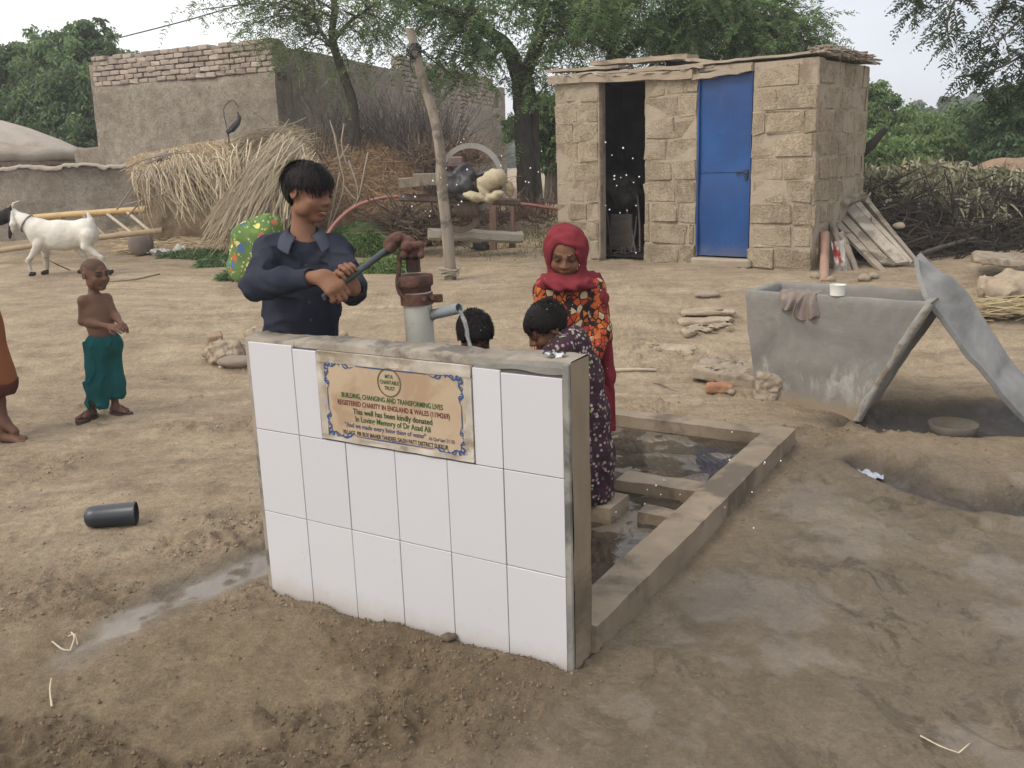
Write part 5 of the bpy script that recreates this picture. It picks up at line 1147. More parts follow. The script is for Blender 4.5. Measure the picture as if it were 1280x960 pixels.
# pale bare saplings in front of the straw
mb = MB()
for pts in ([(425, 215), (415, 262), (407, 300)], [(418, 168), (424, 200), (430, 232), (418, 270), (404, 300)], [(436, 200), (446, 232), (447, 250)], [(460, 190), (453, 225), (447, 250), (437, 262)], [(430, 232), (440, 245), (447, 250)], [(418, 168), (412, 150)], [(424, 200), (436, 180)], [(430, 155), (427, 180), (433, 205)]):
    mb.tube(bez([at(x, y, 11.9) for x, y in pts], 10), np.linspace(.012, .007, 10), 5)
tag(mb.build('sapling', M('pale bare bark', (.36, .30, .235), (.28, .23, .18), 15, .9), loc=at(404, 300, 11.9)), 'pale bare branch leaning on the straw right of the boy', 'branch')
mb = MB()
for pts in ([(150, 258), (190, 247), (230, 232), (275, 208)], [(146, 262), (170, 228), (178, 212)], [(160, 270), (200, 225), (215, 210)], [(182, 205), (215, 193), (245, 190)], [(150, 215), (180, 200), (230, 188)]):
    mb.tube(bez([at(x, y, 11.7) for x, y in pts], 10), np.linspace(.012, .006, 10), 5)
tag(mb.build('sapling', M('grey bare bark', (.27, .225, .175), (.2, .165, .13), 15, .9), loc=at(150, 262, 11.7)), 'thin bare branches leaning at the left end of the straw shelter', 'branch')

# ------------------------------------------------------------------ bamboo ladder on its side
bamboo_m = M('yellow bamboo', (.40, .265, .115), (.48, .33, .16), 9, .6, .2, 60, .002, .35, c3=(.25, .16, .08), s3=16, lo3=.6, hi3=.68)
ld = thing('ladder', 'bamboo ladder lying on its side against the low mud wall', 'ladder', (-6.2, 12.6, .4))
LA, LB, LC, LD = at(-60, 282, 12.9), at(183, 262, 12.3), at(-60, 322, 12.4), at(204, 288, 11.9)
mb = MB(); mb.tube(bez([LA, (LA+LB)/2+V(0, 0, .015), LB], 12), .045, 10, jit=.03)
for t in np.linspace(.08, .95, 8): 
    q = LA+(LB-LA)*t; dd = (LB-LA)/np.linalg.norm(LB-LA); mb.tube([q-dd*.012, q, q+dd*.012], [.044, .05, .044], 10, cap=False)
mb.build('rail', bamboo_m, ld, smooth=True)
mb = MB(); mb.tube(bez([LC, (LC+LD)/2+V(0, 0, .02), LD], 12), .038, 9, jit=.04); mb.build('rail', M('weathered bamboo', (.27, .20, .125), (.33, .25, .16), 9, .8, .3, 60, .003), ld, smooth=True)
for t0, t1 in ((.18, .24), (.44, .50), (.68, .745), (.80, .865), (.90, .945)):
    a = LA+(LB-LA)*t0; b = LC+(LD-LC)*t1; mb = MB(); mb.tube([a, b], .022, 7, jit=.05); mb.build('rung', woodl_m if t0 > .7 else wood_m, ld, smooth=True)
# clay pot, white rag, sack, bundle, hose
pp = place(178, 320); mb = MB(); mb.lathe(pp, [(.0, -.01), (.08, .0), (.135, .05), (.165, .12), (.165, .18), (.14, .245), (.09, .285), (.05, .30), (.0, .305)], 32); v = mb.v[0]; v += (.006*fbm3(v, 9, 3, 4))[:, None]*V(1, 1, 1)
tag(mb.build('clay_pot', M('dull grey clay', (.20, .165, .14), (.25, .21, .18), 6, .85, .5, 50, .006, .2), loc=pp, smooth=True), 'round grey clay pot on the ground before the straw litter', 'pot')
rp_ = place(212, 321); Ag, Bg = np.meshgrid(np.linspace(-1, 1, 24), np.linspace(-1, 1, 14), indexing='ij'); mb = MB()
R = 1+.35*noise2(np.arctan2(Bg, Ag)*2.2, 1+Ag*0, 5); P = rp_+np.stack([Ag*.27*R, Bg*.14*R, .05+.07*fbm2(Ag*3, Bg*2.4, 4, 3)], -1); mb.grid(P)
tag(mb.build('rag', M('white rag', (.52, .50, .47), (.42, .40, .37), 9, .9), loc=rp_, smooth=True), 'crumpled white rag on the ground beside the clay pot', 'rag')
sk = place(488, 292); g = SDF(sk-V(.3, .35, .1), sk+V(.3, .35, .75), .018); g.ell(sk+V(-.03, 0, .2), (.19, .17, .24), k=.05); g.ell(sk+V(-.04, .02, .42), (.12, .13, .16), k=.08); g.ell(sk+V(.08, 0, .15), (.13, .15, .2), k=.05); g.wobble(lambda p: .022*fbm3(p, 9, 4, 3)+.02*np.abs(noise3(p[:, 0]*7, p[:, 1]*7, p[:, 2]*9, 4)))
tag(g.build('sack', M('dirty grey sack', (.27, .245, .215), (.36, .33, .29), 7, .95, .5, 60, .006, .1, c3=(.16, .14, .12), s3=5), loc=sk), 'dirty grey cloth sack slumped behind the green fodder', 'sack')
bd = place(322, 352)*V(1, 1, 1); bd = V(*(at(322, 352, 9.6)[:2]), 0); bd[2] = gz(bd[0], bd[1])
flw = NT('floral cloth'); vo = flw.n('ShaderNodeTexVoronoi'); vo.inputs['Scale'].default_value = 10.5; dnz = flw.n('ShaderNodeMix', data_type='VECTOR'); flw.l(flw.tc.outputs['Object'], vo.inputs['Vector'])
spx = flw.n('ShaderNodeSeparateColor'); flw.l(vo.outputs['Color'], spx.inputs[0])
pet = flw.ramp(spx.outputs[0], [(.0, (.07, .13, .30)), (.27, (.10, .30, .42)), (.28, (.50, .10, .06)), (.55, (.55, .20, .12)), (.56, (.13, .24, .04)), (.78, (.16, .27, .05)), (.79, (.62, .56, .18))])
for e_ in flw.t.nodes:
    if e_.type == 'VALTORGB': e_.color_ramp.interpolation = 'CONSTANT'
vo2 = flw.n('ShaderNodeTexVoronoi'); vo2.inputs['Scale'].default_value = 22; flw.l(flw.tc.outputs['Object'], vo2.inputs['Vector'])
bgc = flw.mix(flw.ramp(vo2.outputs['Distance'], [(.22, 1.0), (.3, 0.0)]), (.10, .165, .05), (.45, .42, .17))
_c = flw.mix(flw.ramp(flw.math('ADD', vo.outputs['Distance'], flw.math('MULTIPLY', flw.noise(24, 4), .7)), [(.66, 1.0), (.74, 0.0)]), bgc, pet)
flw_m = flw.fin(_c, .8, flw.bump(flw.noise(14, 5), .3, .01), .2)
g = SDF(bd-V(.45, .45, .1), bd+V(.5, .5, .85), .02); g.box(bd+V(.0, 0, .30), (.22, .22, .30), None, .13, .05); g.ell(bd+V(.12, .05, .56), (.17, .18, .14), k=.10); g.ell(bd+V(-.12, 0, .16), (.18, .2, .17), k=.06); g.cap(bd+V(.12, 0, .6), bd+V(.2, -.05, .74), .06, .03, .05); g.wobble(lambda p: .02*fbm3(p, 6, 4, 3)+.014*np.sin(np.arctan2(p[:, 1]-bd[1], p[:, 0]-bd[0])*7+p[:, 2]*9)*sstep(bd[2]+.2, bd[2]+.6, p[:, 2]))
tag(g.build('cloth_bundle', flw_m, loc=bd), 'full cloth bundle with a bright green floral print behind the boy', 'bundle')
hp = [(404, 303, 11.2), (420, 278, 11.3), (445, 258, 11.5), (480, 247, 11.7), (520, 246, 11.8), (560, 248, 12.2), (612, 251, 12.6), (660, 256, 12.9), (700, 262, 13.0)]
mb = MB(); mb.tube(bez([at(*q) for q in hp], 50), .022, 8); tag(mb.build('hose', M('faded red hose', (.29, .12, .095), (.36, .17, .14), 6, .6, .1), loc=at(*hp[0]), smooth=True), 'faded red hose arching past the sack and fodder cutter', 'hose')

# ------------------------------------------------------------------ green fodder heaps
grass_m = leafmat('cut green fodder', .25, .6)
def heap(label, spots, n, blade=.14, pal=((.11, .20, .055), (.16, .26, .08), (.08, .145, .045), (.22, .29, .11))):
    mb = MB(); base = []; nr = []; tot = sum(s[3]*s[4] for s in spots)
    org = place(spots[0][0], spots[0][1])
    for (px, py, hgt, rx, ry) in spots:
        c = place(px, py); m = int(n*rx*ry/tot); th = RNG.uniform(0, 2*math.pi, m); r = np.sqrt(RNG.random(m)); x, y = np.cos(th)*r, np.sin(th)*r
        z = hgt*np.sqrt(np.clip(1-r*r, 0, 1))*(.8+.35*noise2(x*2.5+px, y*2.5, 3)); base.append(np.stack([c[0]+x*rx, c[1]+y*ry, c[2]+z], 1)); nr.append(np.stack([x/rx, y/ry, .5+z/hgt**2*.4], 1))
        gg = SDF(c-V(rx, ry, .1)*1.2, c+V(rx*1.2, ry*1.2, hgt*1.3), max(.03, rx/14)); gg.ell(c, (rx*.95, ry*.95, hgt*.95), k=0); gg.wobble(lambda p: .03*fbm3(p, 5, 3, 3)); v, f = gg.mesh(); mb.add(v, f, (.06, .085, .03))
    b = np.concatenate(base); nn = np.concatenate(nr); nn /= np.linalg.norm(nn, axis=1)[:, None]; m = len(b)
    d = nn*.5+RNG.normal(0, .75, (m, 3)); d[:, 2] = d[:, 2]*.7; d /= np.linalg.norm(d, axis=1)[:, None]; L = blade*RNG.uniform(.5, 1.4, m); s = np.linspace(0, 1, 4)
    P = b[:, None]+d[:, None]*L[:, None, None]*s[None, :, None]; P[..., 2] -= (L*.5)[:, None]*s[None]**2; wd = np.cross(d, RNG.normal(0, 1, (m, 3))); wd /= np.linalg.norm(wd, axis=1)[:, None]+1e-9
    mb.ribbons(P, (wd*RNG.uniform(.003, .007, m)[:, None])[:, None]*np.array([1, .9, .7, .15])[None, :, None], straw_cols(m, pal, .2))
    return tag(mb.build('fodder_heap', grass_m, loc=org), label, 'fodder heap')
heap('flat spread heap of cut green fodder left of the floral bundle', [(262, 326, .10, .50, .24), (292, 334, .14, .42, .22), (240, 324, .06, .4, .2), (300, 346, .08, .25, .14)], 9000, .12, ((.085, .16, .06), (.12, .205, .08), (.065, .115, .05), (.165, .225, .105)))
heap('tall rounded heap of cut green fodder right of the boy', [(466, 322, .42, .42, .36), (440, 318, .34, .38, .33), (480, 338, .14, .3, .2)], 14000, .12)

# ------------------------------------------------------------------ leaning wooden pole with cable
pl = thing('wooden_pole', 'crooked grey wooden pole with a cable coil near its top', 'pole', place(563, 345))
pbt = place(563, 346); yq = pbt[1]; pts = [pbt-V(0, 0, .3)]+[at(x, y, yq) for x, y in ((563, 345), (560, 300), (553, 240), (550, 190), (541, 140), (527, 95), (519, 62), (512, 36))]
mb = MB(); mb.tube(bez(pts, 40), np.concatenate([[.062]*3, np.linspace(.062, .04, 37)]), 12, jit=.035); mb.build('pole_shaft', M('grey split pole', (.20, .165, .13), (.31, .265, .21), 4, .9, .8, 26, .01, .2, c3=(.12, .10, .08), s3=4, stretch=(5, 5, .6)), pl, smooth=True)
mb = MB(); c = at(519, 64, yq-.04)
for k in range(7):
    r = RNG.uniform(.05, .085); ax = frame(RNG.normal(0, 1, 3)*V(1, .4, .5)+V(0, .6, .6)); th = np.linspace(0, 2*math.pi, 22); mb.tube([c+RNG.normal(0, .012, 3)+ax[0]*r*math.cos(t)+ax[2]*r*math.sin(t) for t in th], .005, 5, cap=False)
mb.tube(bez([at(522, 60, yq-.03), at(540, 75, yq+.5), at(565, 93, yq+1.2)], 10), .007, 5); mb.tube(bez([at(514, 70, yq-.05), at(513, 82, yq-.06), at(516, 90, yq-.04)], 6), .005, 5)
mb.build('cable_coil', M('black cable', (.02, .02, .022), (.05, .05, .05), 20, .6), pl, smooth=True)
mb = MB(); 
for k in range(3): th = np.linspace(0, 6.28, 26); mb.tube([pbt+V(.085*math.cos(t)*(1+.15*k), .085*math.sin(t)*(1+.1*k), .05+.03*k+.012*math.sin(3*t+k)) for t in th], .009, 5, cap=False)
mb.build('rope', M('pale old rope', (.36, .31, .25), (.28, .24, .19), 30), pl)
mb = MB(); mb.tube(bez([at(150, 47, 16), at(235, 25, 15.0), at(330, -4, 13.5), at(420, -40, 12)], 24), .010, 5); tag(mb.build('power_line', M('overhead cable', (.05, .05, .055), None, 20), loc=at(150, 47, 16)), 'thin overhead cable crossing the sky above the mud building', 'cable')

# ------------------------------------------------------------------ hand fodder cutter
fc = thing('fodder_cutter', 'hand wheel fodder cutter on wooden posts with a yellow cloth over it', 'fodder cutter', place(600, 318))
darkw = M('dark oiled timber', (.095, .07, .055), (.15, .115, .09), 6, .85, .6, 40, .005, .2, stretch=(6, 6, 1)); iron_m = M('black greasy iron', (.022, .022, .025), (.045, .042, .042), 16, .5, .5, 60, .004, .5); redw = M('reddish post timber', (.16, .10, .075), (.22, .145, .11), 6, .85, .6, 40, .005, .2, stretch=(6, 6, 1))
YC = 10.9
fq = lambda x, y, d=0.0: at(x, y, YC+d)
def post(x, y0, y1, w, mat, d=0.0, name='post', dx=0):
    b = place(x, y1) if y1 > 290 else fq(x, y1, d); t = at(x+dx, y0, b[1]); mb = MB(); mb.box((b+t)/2, (w, w, np.linalg.norm(t-b)+.04), frame(V(.2, 1, 0), t-b), bev=.008, jit=.003); return mb.build(name, mat, fc)
post(617, 252, 315, .085, redw); post(523, 235, 301, .07, darkw); post(531, 250, 298, .045, darkw, 0); post(641, 252, 290, .05, redw, .5)
mb = MB(); mb.tube([fq(500, 247, .1), fq(560, 249, 0), fq(650, 253, .2)], .045, 6); mb.build('cross_beam', darkw, fc)
mb = MB()
for a, b, w in (((498, 228), (556, 223), .14), ((516, 222), (556, 221), .16)):
    A2 = np.array([[fq(a[0]+(b[0]-a[0])*t, a[1]+(b[1]-a[1])*t+q, dd) for q, dd in ((-5, .25), (6, .2), (7, -.1), (-4, -.12), (-5, .25))] for t in np.linspace(0, 1, 8)]); mb.grid(A2); mb.add(A2[0][:4], [[0, 1, 2, 3]]); mb.add(A2[-1][:4], [[3, 2, 1, 0]])
mb.build('feed_trough', wood_m, fc)
mb = MB(); wc = fq(589, 222, .1); th = np.linspace(0, 2*math.pi, 49); R = .36; wax = frame(V(.25, 1, 0))
rim = np.array([[wc+wax[0]*(R+a)*math.cos(t)+wax[2]*(R+a)*math.sin(t)+wax[1]*b for a, b in ((-.03, -.02), (.03, -.022), (.03, .022), (-.03, .02), (-.03, -.02))] for t in th]); mb.grid(rim)
mb.build('flywheel', M('worn grey flywheel', (.25, .24, .215), (.17, .155, .135), 6, .6, .3, 40, .003, .4), fc); modsmooth(fc.children[-1], 40)
mb = MB()
for k in range(3): t = k*2.094+.3; mb.tube([wc, wc+wax[0]*R*math.cos(t)+wax[2]*R*math.sin(t)], [.028, .02], 8)
mb.tube([wc-wax[1]*.1, wc+wax[1]*.12], .05, 14); mb.build('spokes', iron_m, fc)
g = SDF(fq(545, 275)-V(.1, .3, .1), fq(605, 195)+V(.1, .35, .1), .018); g.box(fq(572, 228), (.16, .12, .10), None, .03, .03); g.cap(fq(560, 222), fq(590, 218), .08, .06, .04); g.cap(fq(578, 210), fq(575, 245), .06, .08, .03); g.box(fq(566, 243), (.2, .1, .05), None, .02, .02); g.cap(fq(556, 236, -.1), fq(600, 236, .1), .04, .04, .02); g.ell(fq(583, 230, -.12), (.09, .06, .09)); g.wobble(lambda p: .03*fbm3(p, 9, 3, 3)); g.build('cutter_head', iron_m, fc)
mb = MB(); mb.tube([fq(570, 258, .1), fq(597, 258, .12)], .13, 16, jit=.0); A2 = [[fq(575, 262, .1)+V(r*math.cos(t), 0, r*math.sin(t)) for r in (.20, .27)] for t in np.linspace(math.pi, 2*math.pi, 20)]; mb.grid(np.array(A2)); mb.grid(np.array(A2)+V(0, .05, 0), flip=True); mb.build('pulley_guard', darkw, fc)
mb = MB(); mb.box(fq(570, 201, .05), (.17, .14, .10), None, bev=.02); mb.box(fq(570, 206, .05), (.2, .16, .02), None); mb.build('gear_box', M('rusty gear cover', (.13, .085, .075), (.18, .125, .11), 9, .8), fc)
# yellow cloth / hat-like sack thrown over the handle
yc = M('yellow sacking', (.36, .31, .205), (.44, .385, .265), 8, .9, .4, 70, .004, .1, c3=(.34, .27, .16), s3=6)
g = SDF(fq(580, 262)-V(.15, .35, .1), fq(648, 208)+V(.15, .3, .1), .014); g.ell(fq(617, 224, -.15), (.155, .14, .115), frame(V(.3, 1, .0), V(-.35, 0, 1)), .02); g.cap(fq(603, 228, -.2), fq(606, 240, -.2), .07, .06, .04); g.ell(fq(594, 246, -.22), (.14, .1, .055), frame(V(0, 1, 0), V(.25, 0, 1)), .03); g.ell(fq(618, 245, -.24), (.115, .09, .055), frame(V(0, 1, 0), V(-.45, 0, 1)), .02); g.ell(fq(637, 236, -.1), (.055, .07, .085), None, .05)
g.wobble(lambda p: .008*fbm3(p, 9, 3, 6)+.006*np.sin(p[:, 0]*45+p[:, 2]*70+4*noise3(*(p*5).T))); yo = g.build('cloth', yc, loc=fq(610, 240, -.15)); tag(yo, 'yellowish sacking thrown over the right end of the fodder cutter', 'sacking')
bn = thing('log_bench', 'squared pale log on short props under the fodder cutter', 'log bench', place(590, 312))
b0, b1 = at(535, 292, 11.1), at(652, 297, 11.4); mb = MB(); mb.tube(np.array([b0+(b1-b0)*t for t in np.linspace(0, 1, 10)])+RNG.normal(0, .004, (10, 3)), .072, 6, jit=.05); mb.build('log', M('pale squared log', (.34, .30, .245), (.42, .375, .31), 7, .9, .6, 30, .008, .15, stretch=(1, 5, 5)), bn)
for x in (547, 562, 606, 640): 
    q = place(x, 313); mb = MB(); mb.box(q+V(0, 0, .06), (.09, .1, .16), None, bev=.01, jit=.01); mb.build('prop', darkw, bn)
q = place(600, 315); g = SDF(q-V(.2, .2, .1), q+V(.2, .2, .25), .014); g.box(q+V(0, 0, .07), (.09, .08, .06), None, .03, .01); g.cap(q+V(-.1, 0, .03), q+V(.1, 0, .05), .03, .03, .02); g.wobble(lambda p: .015*fbm3(p, 12, 2, 3)); tag(g.build('engine_part', iron_m, loc=q), 'small black iron part on the ground by the red post', 'iron part')

# ------------------------------------------------------------------ planks, pipes and logs beside the shed
pk = thing('plank_door', 'broken old plank door leaning on the pile right of the shed', 'plank door', place(1110, 340))
PA, PB, PC, PD = at(1032, 268, 9.9), at(1082, 246, 10.1), at(1146, 328, 9.0), at(1106, 341, 8.9)
def board(a0, a1, b0, b1, th, name, mat, parent, seed=0):
    n = np.cross(a1-a0, b0-a0); n /= np.linalg.norm(n); n = -n if n @ (CAM-a0) < 0 else n
    t = np.linspace(0, 1, 14); A = a0+(a1-a0)*t[:, None]; B = b0+(b1-b0)*t[:, None]; wob = .006*noise2(t*6, t*0+seed, seed)[:, None]; A = A+n*wob+(A-B)*.03*noise2(t*9, t*0, seed+3)[:, None]; B = B+n*wob+(B-A)*.03*noise2(t*9, t*0+4, seed+3)[:, None]
    R = np.stack([A, B, B-n*th, A-n*th, A], 1); mb = MB(); mb.grid(R); mb.add(R[0][:4], [[3, 2, 1, 0]]); mb.add(R[-1][:4], [[0, 1, 2, 3]]); return mb.build(name, mat, parent)
pale_b = M('pale grey board', (.30, .26, .215), (.39, .345, .29), 4, .9, .5, 40, .004, .2, c3=(.22, .185, .15), s3=5); mid_b = M('grey brown board', (.215, .18, .14), (.29, .25, .2), 4, .9, .6, 40, .004, .2, c3=(.14, .115, .09), s3=5)
ld_ = lambda s, t, o=0: (PA*(1-s)+PB*s)*(1-t)+(PD*(1-s)+PC*s)*t+V(0, -.02*o, .01*o)
board(ld_(.0, .02), ld_(-.06, 1.02), ld_(.16, .0), ld_(.10, 1.0), .04, 'board', mid_b, pk, 1); board(ld_(.2, .05), ld_(.14, .86), ld_(.36, .03), ld_(.42, .95), .02, 'board', mid_b, pk, 2); board(ld_(.40, .06, 1), ld_(.44, .93, 1), ld_(.64, .02, 1), ld_(.80, .96, 1), .025, 'board', pale_b, pk, 3); board(ld_(.66, .0, 1), ld_(.82, .98, 1), ld_(.80, -.02, 1), ld_(.90, .97, 1), .02, 'board', pale_b, pk, 4); board(ld_(.86, -.2, 2), ld_(.92, 1., 2), ld_(.98, -.22, 2), ld_(1.0, .98, 2), .05, 'board', mid_b, pk, 5)
mb = MB(); mb.tube(bez([at(1027, 264, 9.7), at(1050, 256, 9.75), at(1080, 245, 9.85)], 10), .05, 7, jit=.12); mb.build('batten', mid_b, pk)
stick('timber', 'narrow old batten rising from behind the plank door', 'timber', [at(1052, 222, 10.3), at(1066, 242, 10.2), at(1090, 285, 10.0)], .035, wood_m, 6)
mb = MB(); mb.tube([at(1031, 290, 9.3), at(1031, 318, 9.25), place(1030, 350)-V(0, 0, .02)], .045, 14); tag(mb.build('clay_pipe', M('pinkish clay pipe', (.27, .165, .12), (.33, .215, .16), 8, .8, .3, 50, .003), loc=place(1030, 350), smooth=True), 'short pinkish clay pipe standing at the shed corner', 'pipe')
stick('timber', 'grey stick leaning between the clay pipe and the plank door', 'timber', [at(1040, 280, 9.5), at(1052, 312, 9.3), at(1064, 346, 9.1)], .04, wood_m, 6)
stick('timber', 'brownish stick leaning close under the plank door', 'timber', [at(1050, 292, 9.4), at(1062, 318, 9.25), at(1074, 346, 9.1)], .045, mid_b, 6)
wr_ = at(1050, 326, 9.1); Ag, Bg = np.meshgrid(np.linspace(-1, 1, 14), np.linspace(-1, 1, 18), indexing='ij'); P = wr_+np.stack([Ag*.07+.04*-Bg, .04*fbm2(Ag*2, Bg*2, 2, 3), Bg*.19+.02*noise2(Ag*3, Bg*3, 2)], -1); mb = MB(); mb.grid(P, np.where((fbm2(Ag*1.6+4, Bg*2.2, 3, 7) > .3)[..., None], (.34, .06, .06), (.52, .50, .46)).reshape(-1, 3)); tag(mb.build('plastic_bag', colmat('torn bag', .5, .2), loc=wr_, smooth=True), 'torn white and red plastic bag hanging beside the clay pipe', 'plastic bag')
mb = MB(); mb.tube([at(1074, 194, 10.4), at(1088, 182, 10.3), at(1108, 160, 10.2)], [.06, .055, .03], 8, jit=.05); mb.tube([at(1074, 194, 10.4), at(1050, 225, 10.6)], .06, 8); tag(mb.build('charred_log', M('charred wood', (.045, .04, .038), (.08, .072, .066), 9, .9), loc=at(1060, 215, 10.4)), 'dark charred log sticking out behind the shed corner', 'log')
stick('branch', 'long dark branch lying across the shadowed brush at right', 'branch', [at(1150, 318, 9.6), at(1180, 308, 9.8), at(1220, 297, 10.0)], .03, M('dark branch bark', (.07, .06, .05), (.11, .095, .08), 9), 7)
for i, (x, y, s) in enumerate(((1020, 346, .04), (1038, 350, .035), (1080, 350, .05), (1092, 347, .04), (1130, 286, .05))):
    stone('pebble', ['grey pebble left of the clay pipe', 'pebble at the foot of the clay pipe', 'stone under the leaning sticks beside the plank door', 'stone under the lower end of the plank door', 'yellowish wood chunk behind the plank door'][i], 'stone', x, y, (s*1.3, s, s*.8), stone_m if i < 4 else woodl_m, 0, 70+i, rough=.3, freq=15, hres=16, base=None if i < 4 else at(1124, 286, 9.9))
lw = thing('mud_wall', 'knee high mud ridge behind the tin sheet at the right', 'wall', place(1205, 362)); vwall(at(1140, 348, 9.0), at(1262, 352, 8.8), .0, lambda t: at(1200, 345, 8.9)[2]+.015*noise2(t*9, 2.), .25, M('pale mud ridge', (.27, .215, .15), (.33, .27, .195), 5, .95, .5, 30, .01, .1), 'wall_body', lw, .03, .06)
heap_c = place(1262, 392); mb = MB(); N = 700; b = heap_c+RNG.normal(0, 1, (N, 3))*V(.26, .10, .03)+V(0, 0, .07); a2 = RNG.normal(0, .25, N); d = np.stack([np.cos(a2), np.sin(a2), RNG.normal(0, .12, N)], 1); s = np.linspace(-.5, .5, 4); L = RNG.uniform(.2, .5, N); P = b[:, None]+d[:, None]*L[:, None, None]*s[None, :, None]; mb.ribbons(P, (np.cross(d, V(.05, -.6, .8))*RNG.uniform(.002, .005, N)[:, None])[:, None]*np.ones((1, 4, 1)), straw_cols(N, [(.33, .26, .14), (.28, .215, .12), (.38, .30, .18)])); tag(mb.build('straw_bundle', straw_m, loc=heap_c), 'flat bundle of yellow straw below the stone slab at the right edge', 'straw')

# ------------------------------------------------------------------ long brush hedge at right: drooping dry foliage over dark brush
bh = thing('brush_hedge', 'long hedge of cut branches with drooping dry grey leaves, right of the shed', 'brush pile', (7.5, 11, .4))
mb = MB(); R_ = []
for px_ in np.linspace(1068, 1420, 50):
    row = []
    for w in np.linspace(0, 1, 16):
        Yd = 9.9+1.7*w; zt = at(px_, np.interp(px_, [1068, 1100, 1160, 1250, 1420], [232, 226, 226, 236, 240]), 11.2)[2]; zb = .30
        row.append(V(at(px_, 250, Yd)[0], Yd, zb+(zt-zb)*math.sin(w*math.pi/2)**.7))
    R_.append(row)
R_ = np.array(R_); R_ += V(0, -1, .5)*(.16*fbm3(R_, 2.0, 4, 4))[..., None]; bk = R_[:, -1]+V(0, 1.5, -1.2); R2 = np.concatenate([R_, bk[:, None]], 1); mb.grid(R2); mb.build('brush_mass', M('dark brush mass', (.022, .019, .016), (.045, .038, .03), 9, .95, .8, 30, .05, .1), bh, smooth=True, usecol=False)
mb = MB(); N = 2200; i0 = RNG.integers(0, 50, N); j0 = RNG.integers(0, 9, N); b = R_[i0, j0]+RNG.normal(0, .08, (N, 3))-V(0, .1, 0); d = np.stack([RNG.normal(0, 1, N), -np.abs(RNG.normal(0, .4, N)), RNG.normal(0, .5, N)], 1); d /= np.linalg.norm(d, axis=1)[:, None]; L = RNG.uniform(.2, .7, N); s = np.linspace(-.5, .5, 5); P = b[:, None]+d[:, None]*L[:, None, None]*s[None, :, None]+np.cumsum(RNG.normal(0, .015, (N, 5, 3)), 1); wd = np.cross(d, V(0, 1, 0)); wd /= np.linalg.norm(wd, axis=1)[:, None]+1e-9; mb.ribbons(P, (wd*RNG.uniform(.003, .009, N)[:, None])[:, None]*np.ones((1, 5, 1)), straw_cols(N, [(.05, .04, .033), (.085, .07, .055), (.03, .025, .022)])); mb.build('dead_branches', twig_m, bh)
mb = MB(); N = 16000; i0 = RNG.integers(0, 50, N); j0 = np.clip((15*(1-RNG.random(N)**1.7*.62)), 0, 15).astype(int); b = R_[i0, j0]+RNG.normal(0, .12, (N, 3))*V(1, .6, .5)-V(0, .12, -.05)
cl = (noise2(b[:, 0]*1.9, b[:, 2]*2.5, 9) > -.25) | (j0 > 11); b = b[cl]; N = len(b)
d = np.stack([RNG.normal(0, .55, N), -np.abs(RNG.normal(0, .5, N)), -.55+RNG.normal(0, .55, N)], 1); d /= np.linalg.norm(d, axis=1)[:, None]; L = RNG.uniform(.08, .22, N); s = np.linspace(0, 1, 4); P = b[:, None]+d[:, None]*L[:, None, None]*s[None, :, None]; P[..., 2] -= (L*.5)[:, None]*s[None]**2
wd = np.cross(d, RNG.normal(0, 1, (N, 3))); wd /= np.linalg.norm(wd, axis=1)[:, None]+1e-9; mb.ribbons(P, (wd*RNG.uniform(.008, .02, N)[:, None])[:, None]*np.array([.5, 1, .8, .1])[None, :, None], straw_cols(N, [(.23, .215, .14), (.30, .28, .19), (.16, .155, .095), (.36, .33, .235), (.13, .14, .08)], .18)); mb.build('drooping_leaves', leafmat('dry drooping leaf', .2, .8), bh)
# reddish rubble bank behind the hedge
g = SDF(V(6, 14.2, .2), V(16, 17.2, 2.2), .09); g.ell(at(1290, 222, 15.6)-V(0, 0, .55), (2.6, .9, .85), k=0); g.wobble(lambda p: .16*fbm3(p, 1.6, 4, 3)); o = g.build('earth_bank', M('reddish earth bank', (.24, .155, .105), (.32, .215, .155), 3, .95, .9, 9, .08, .1)); tag(o, kind='structure')
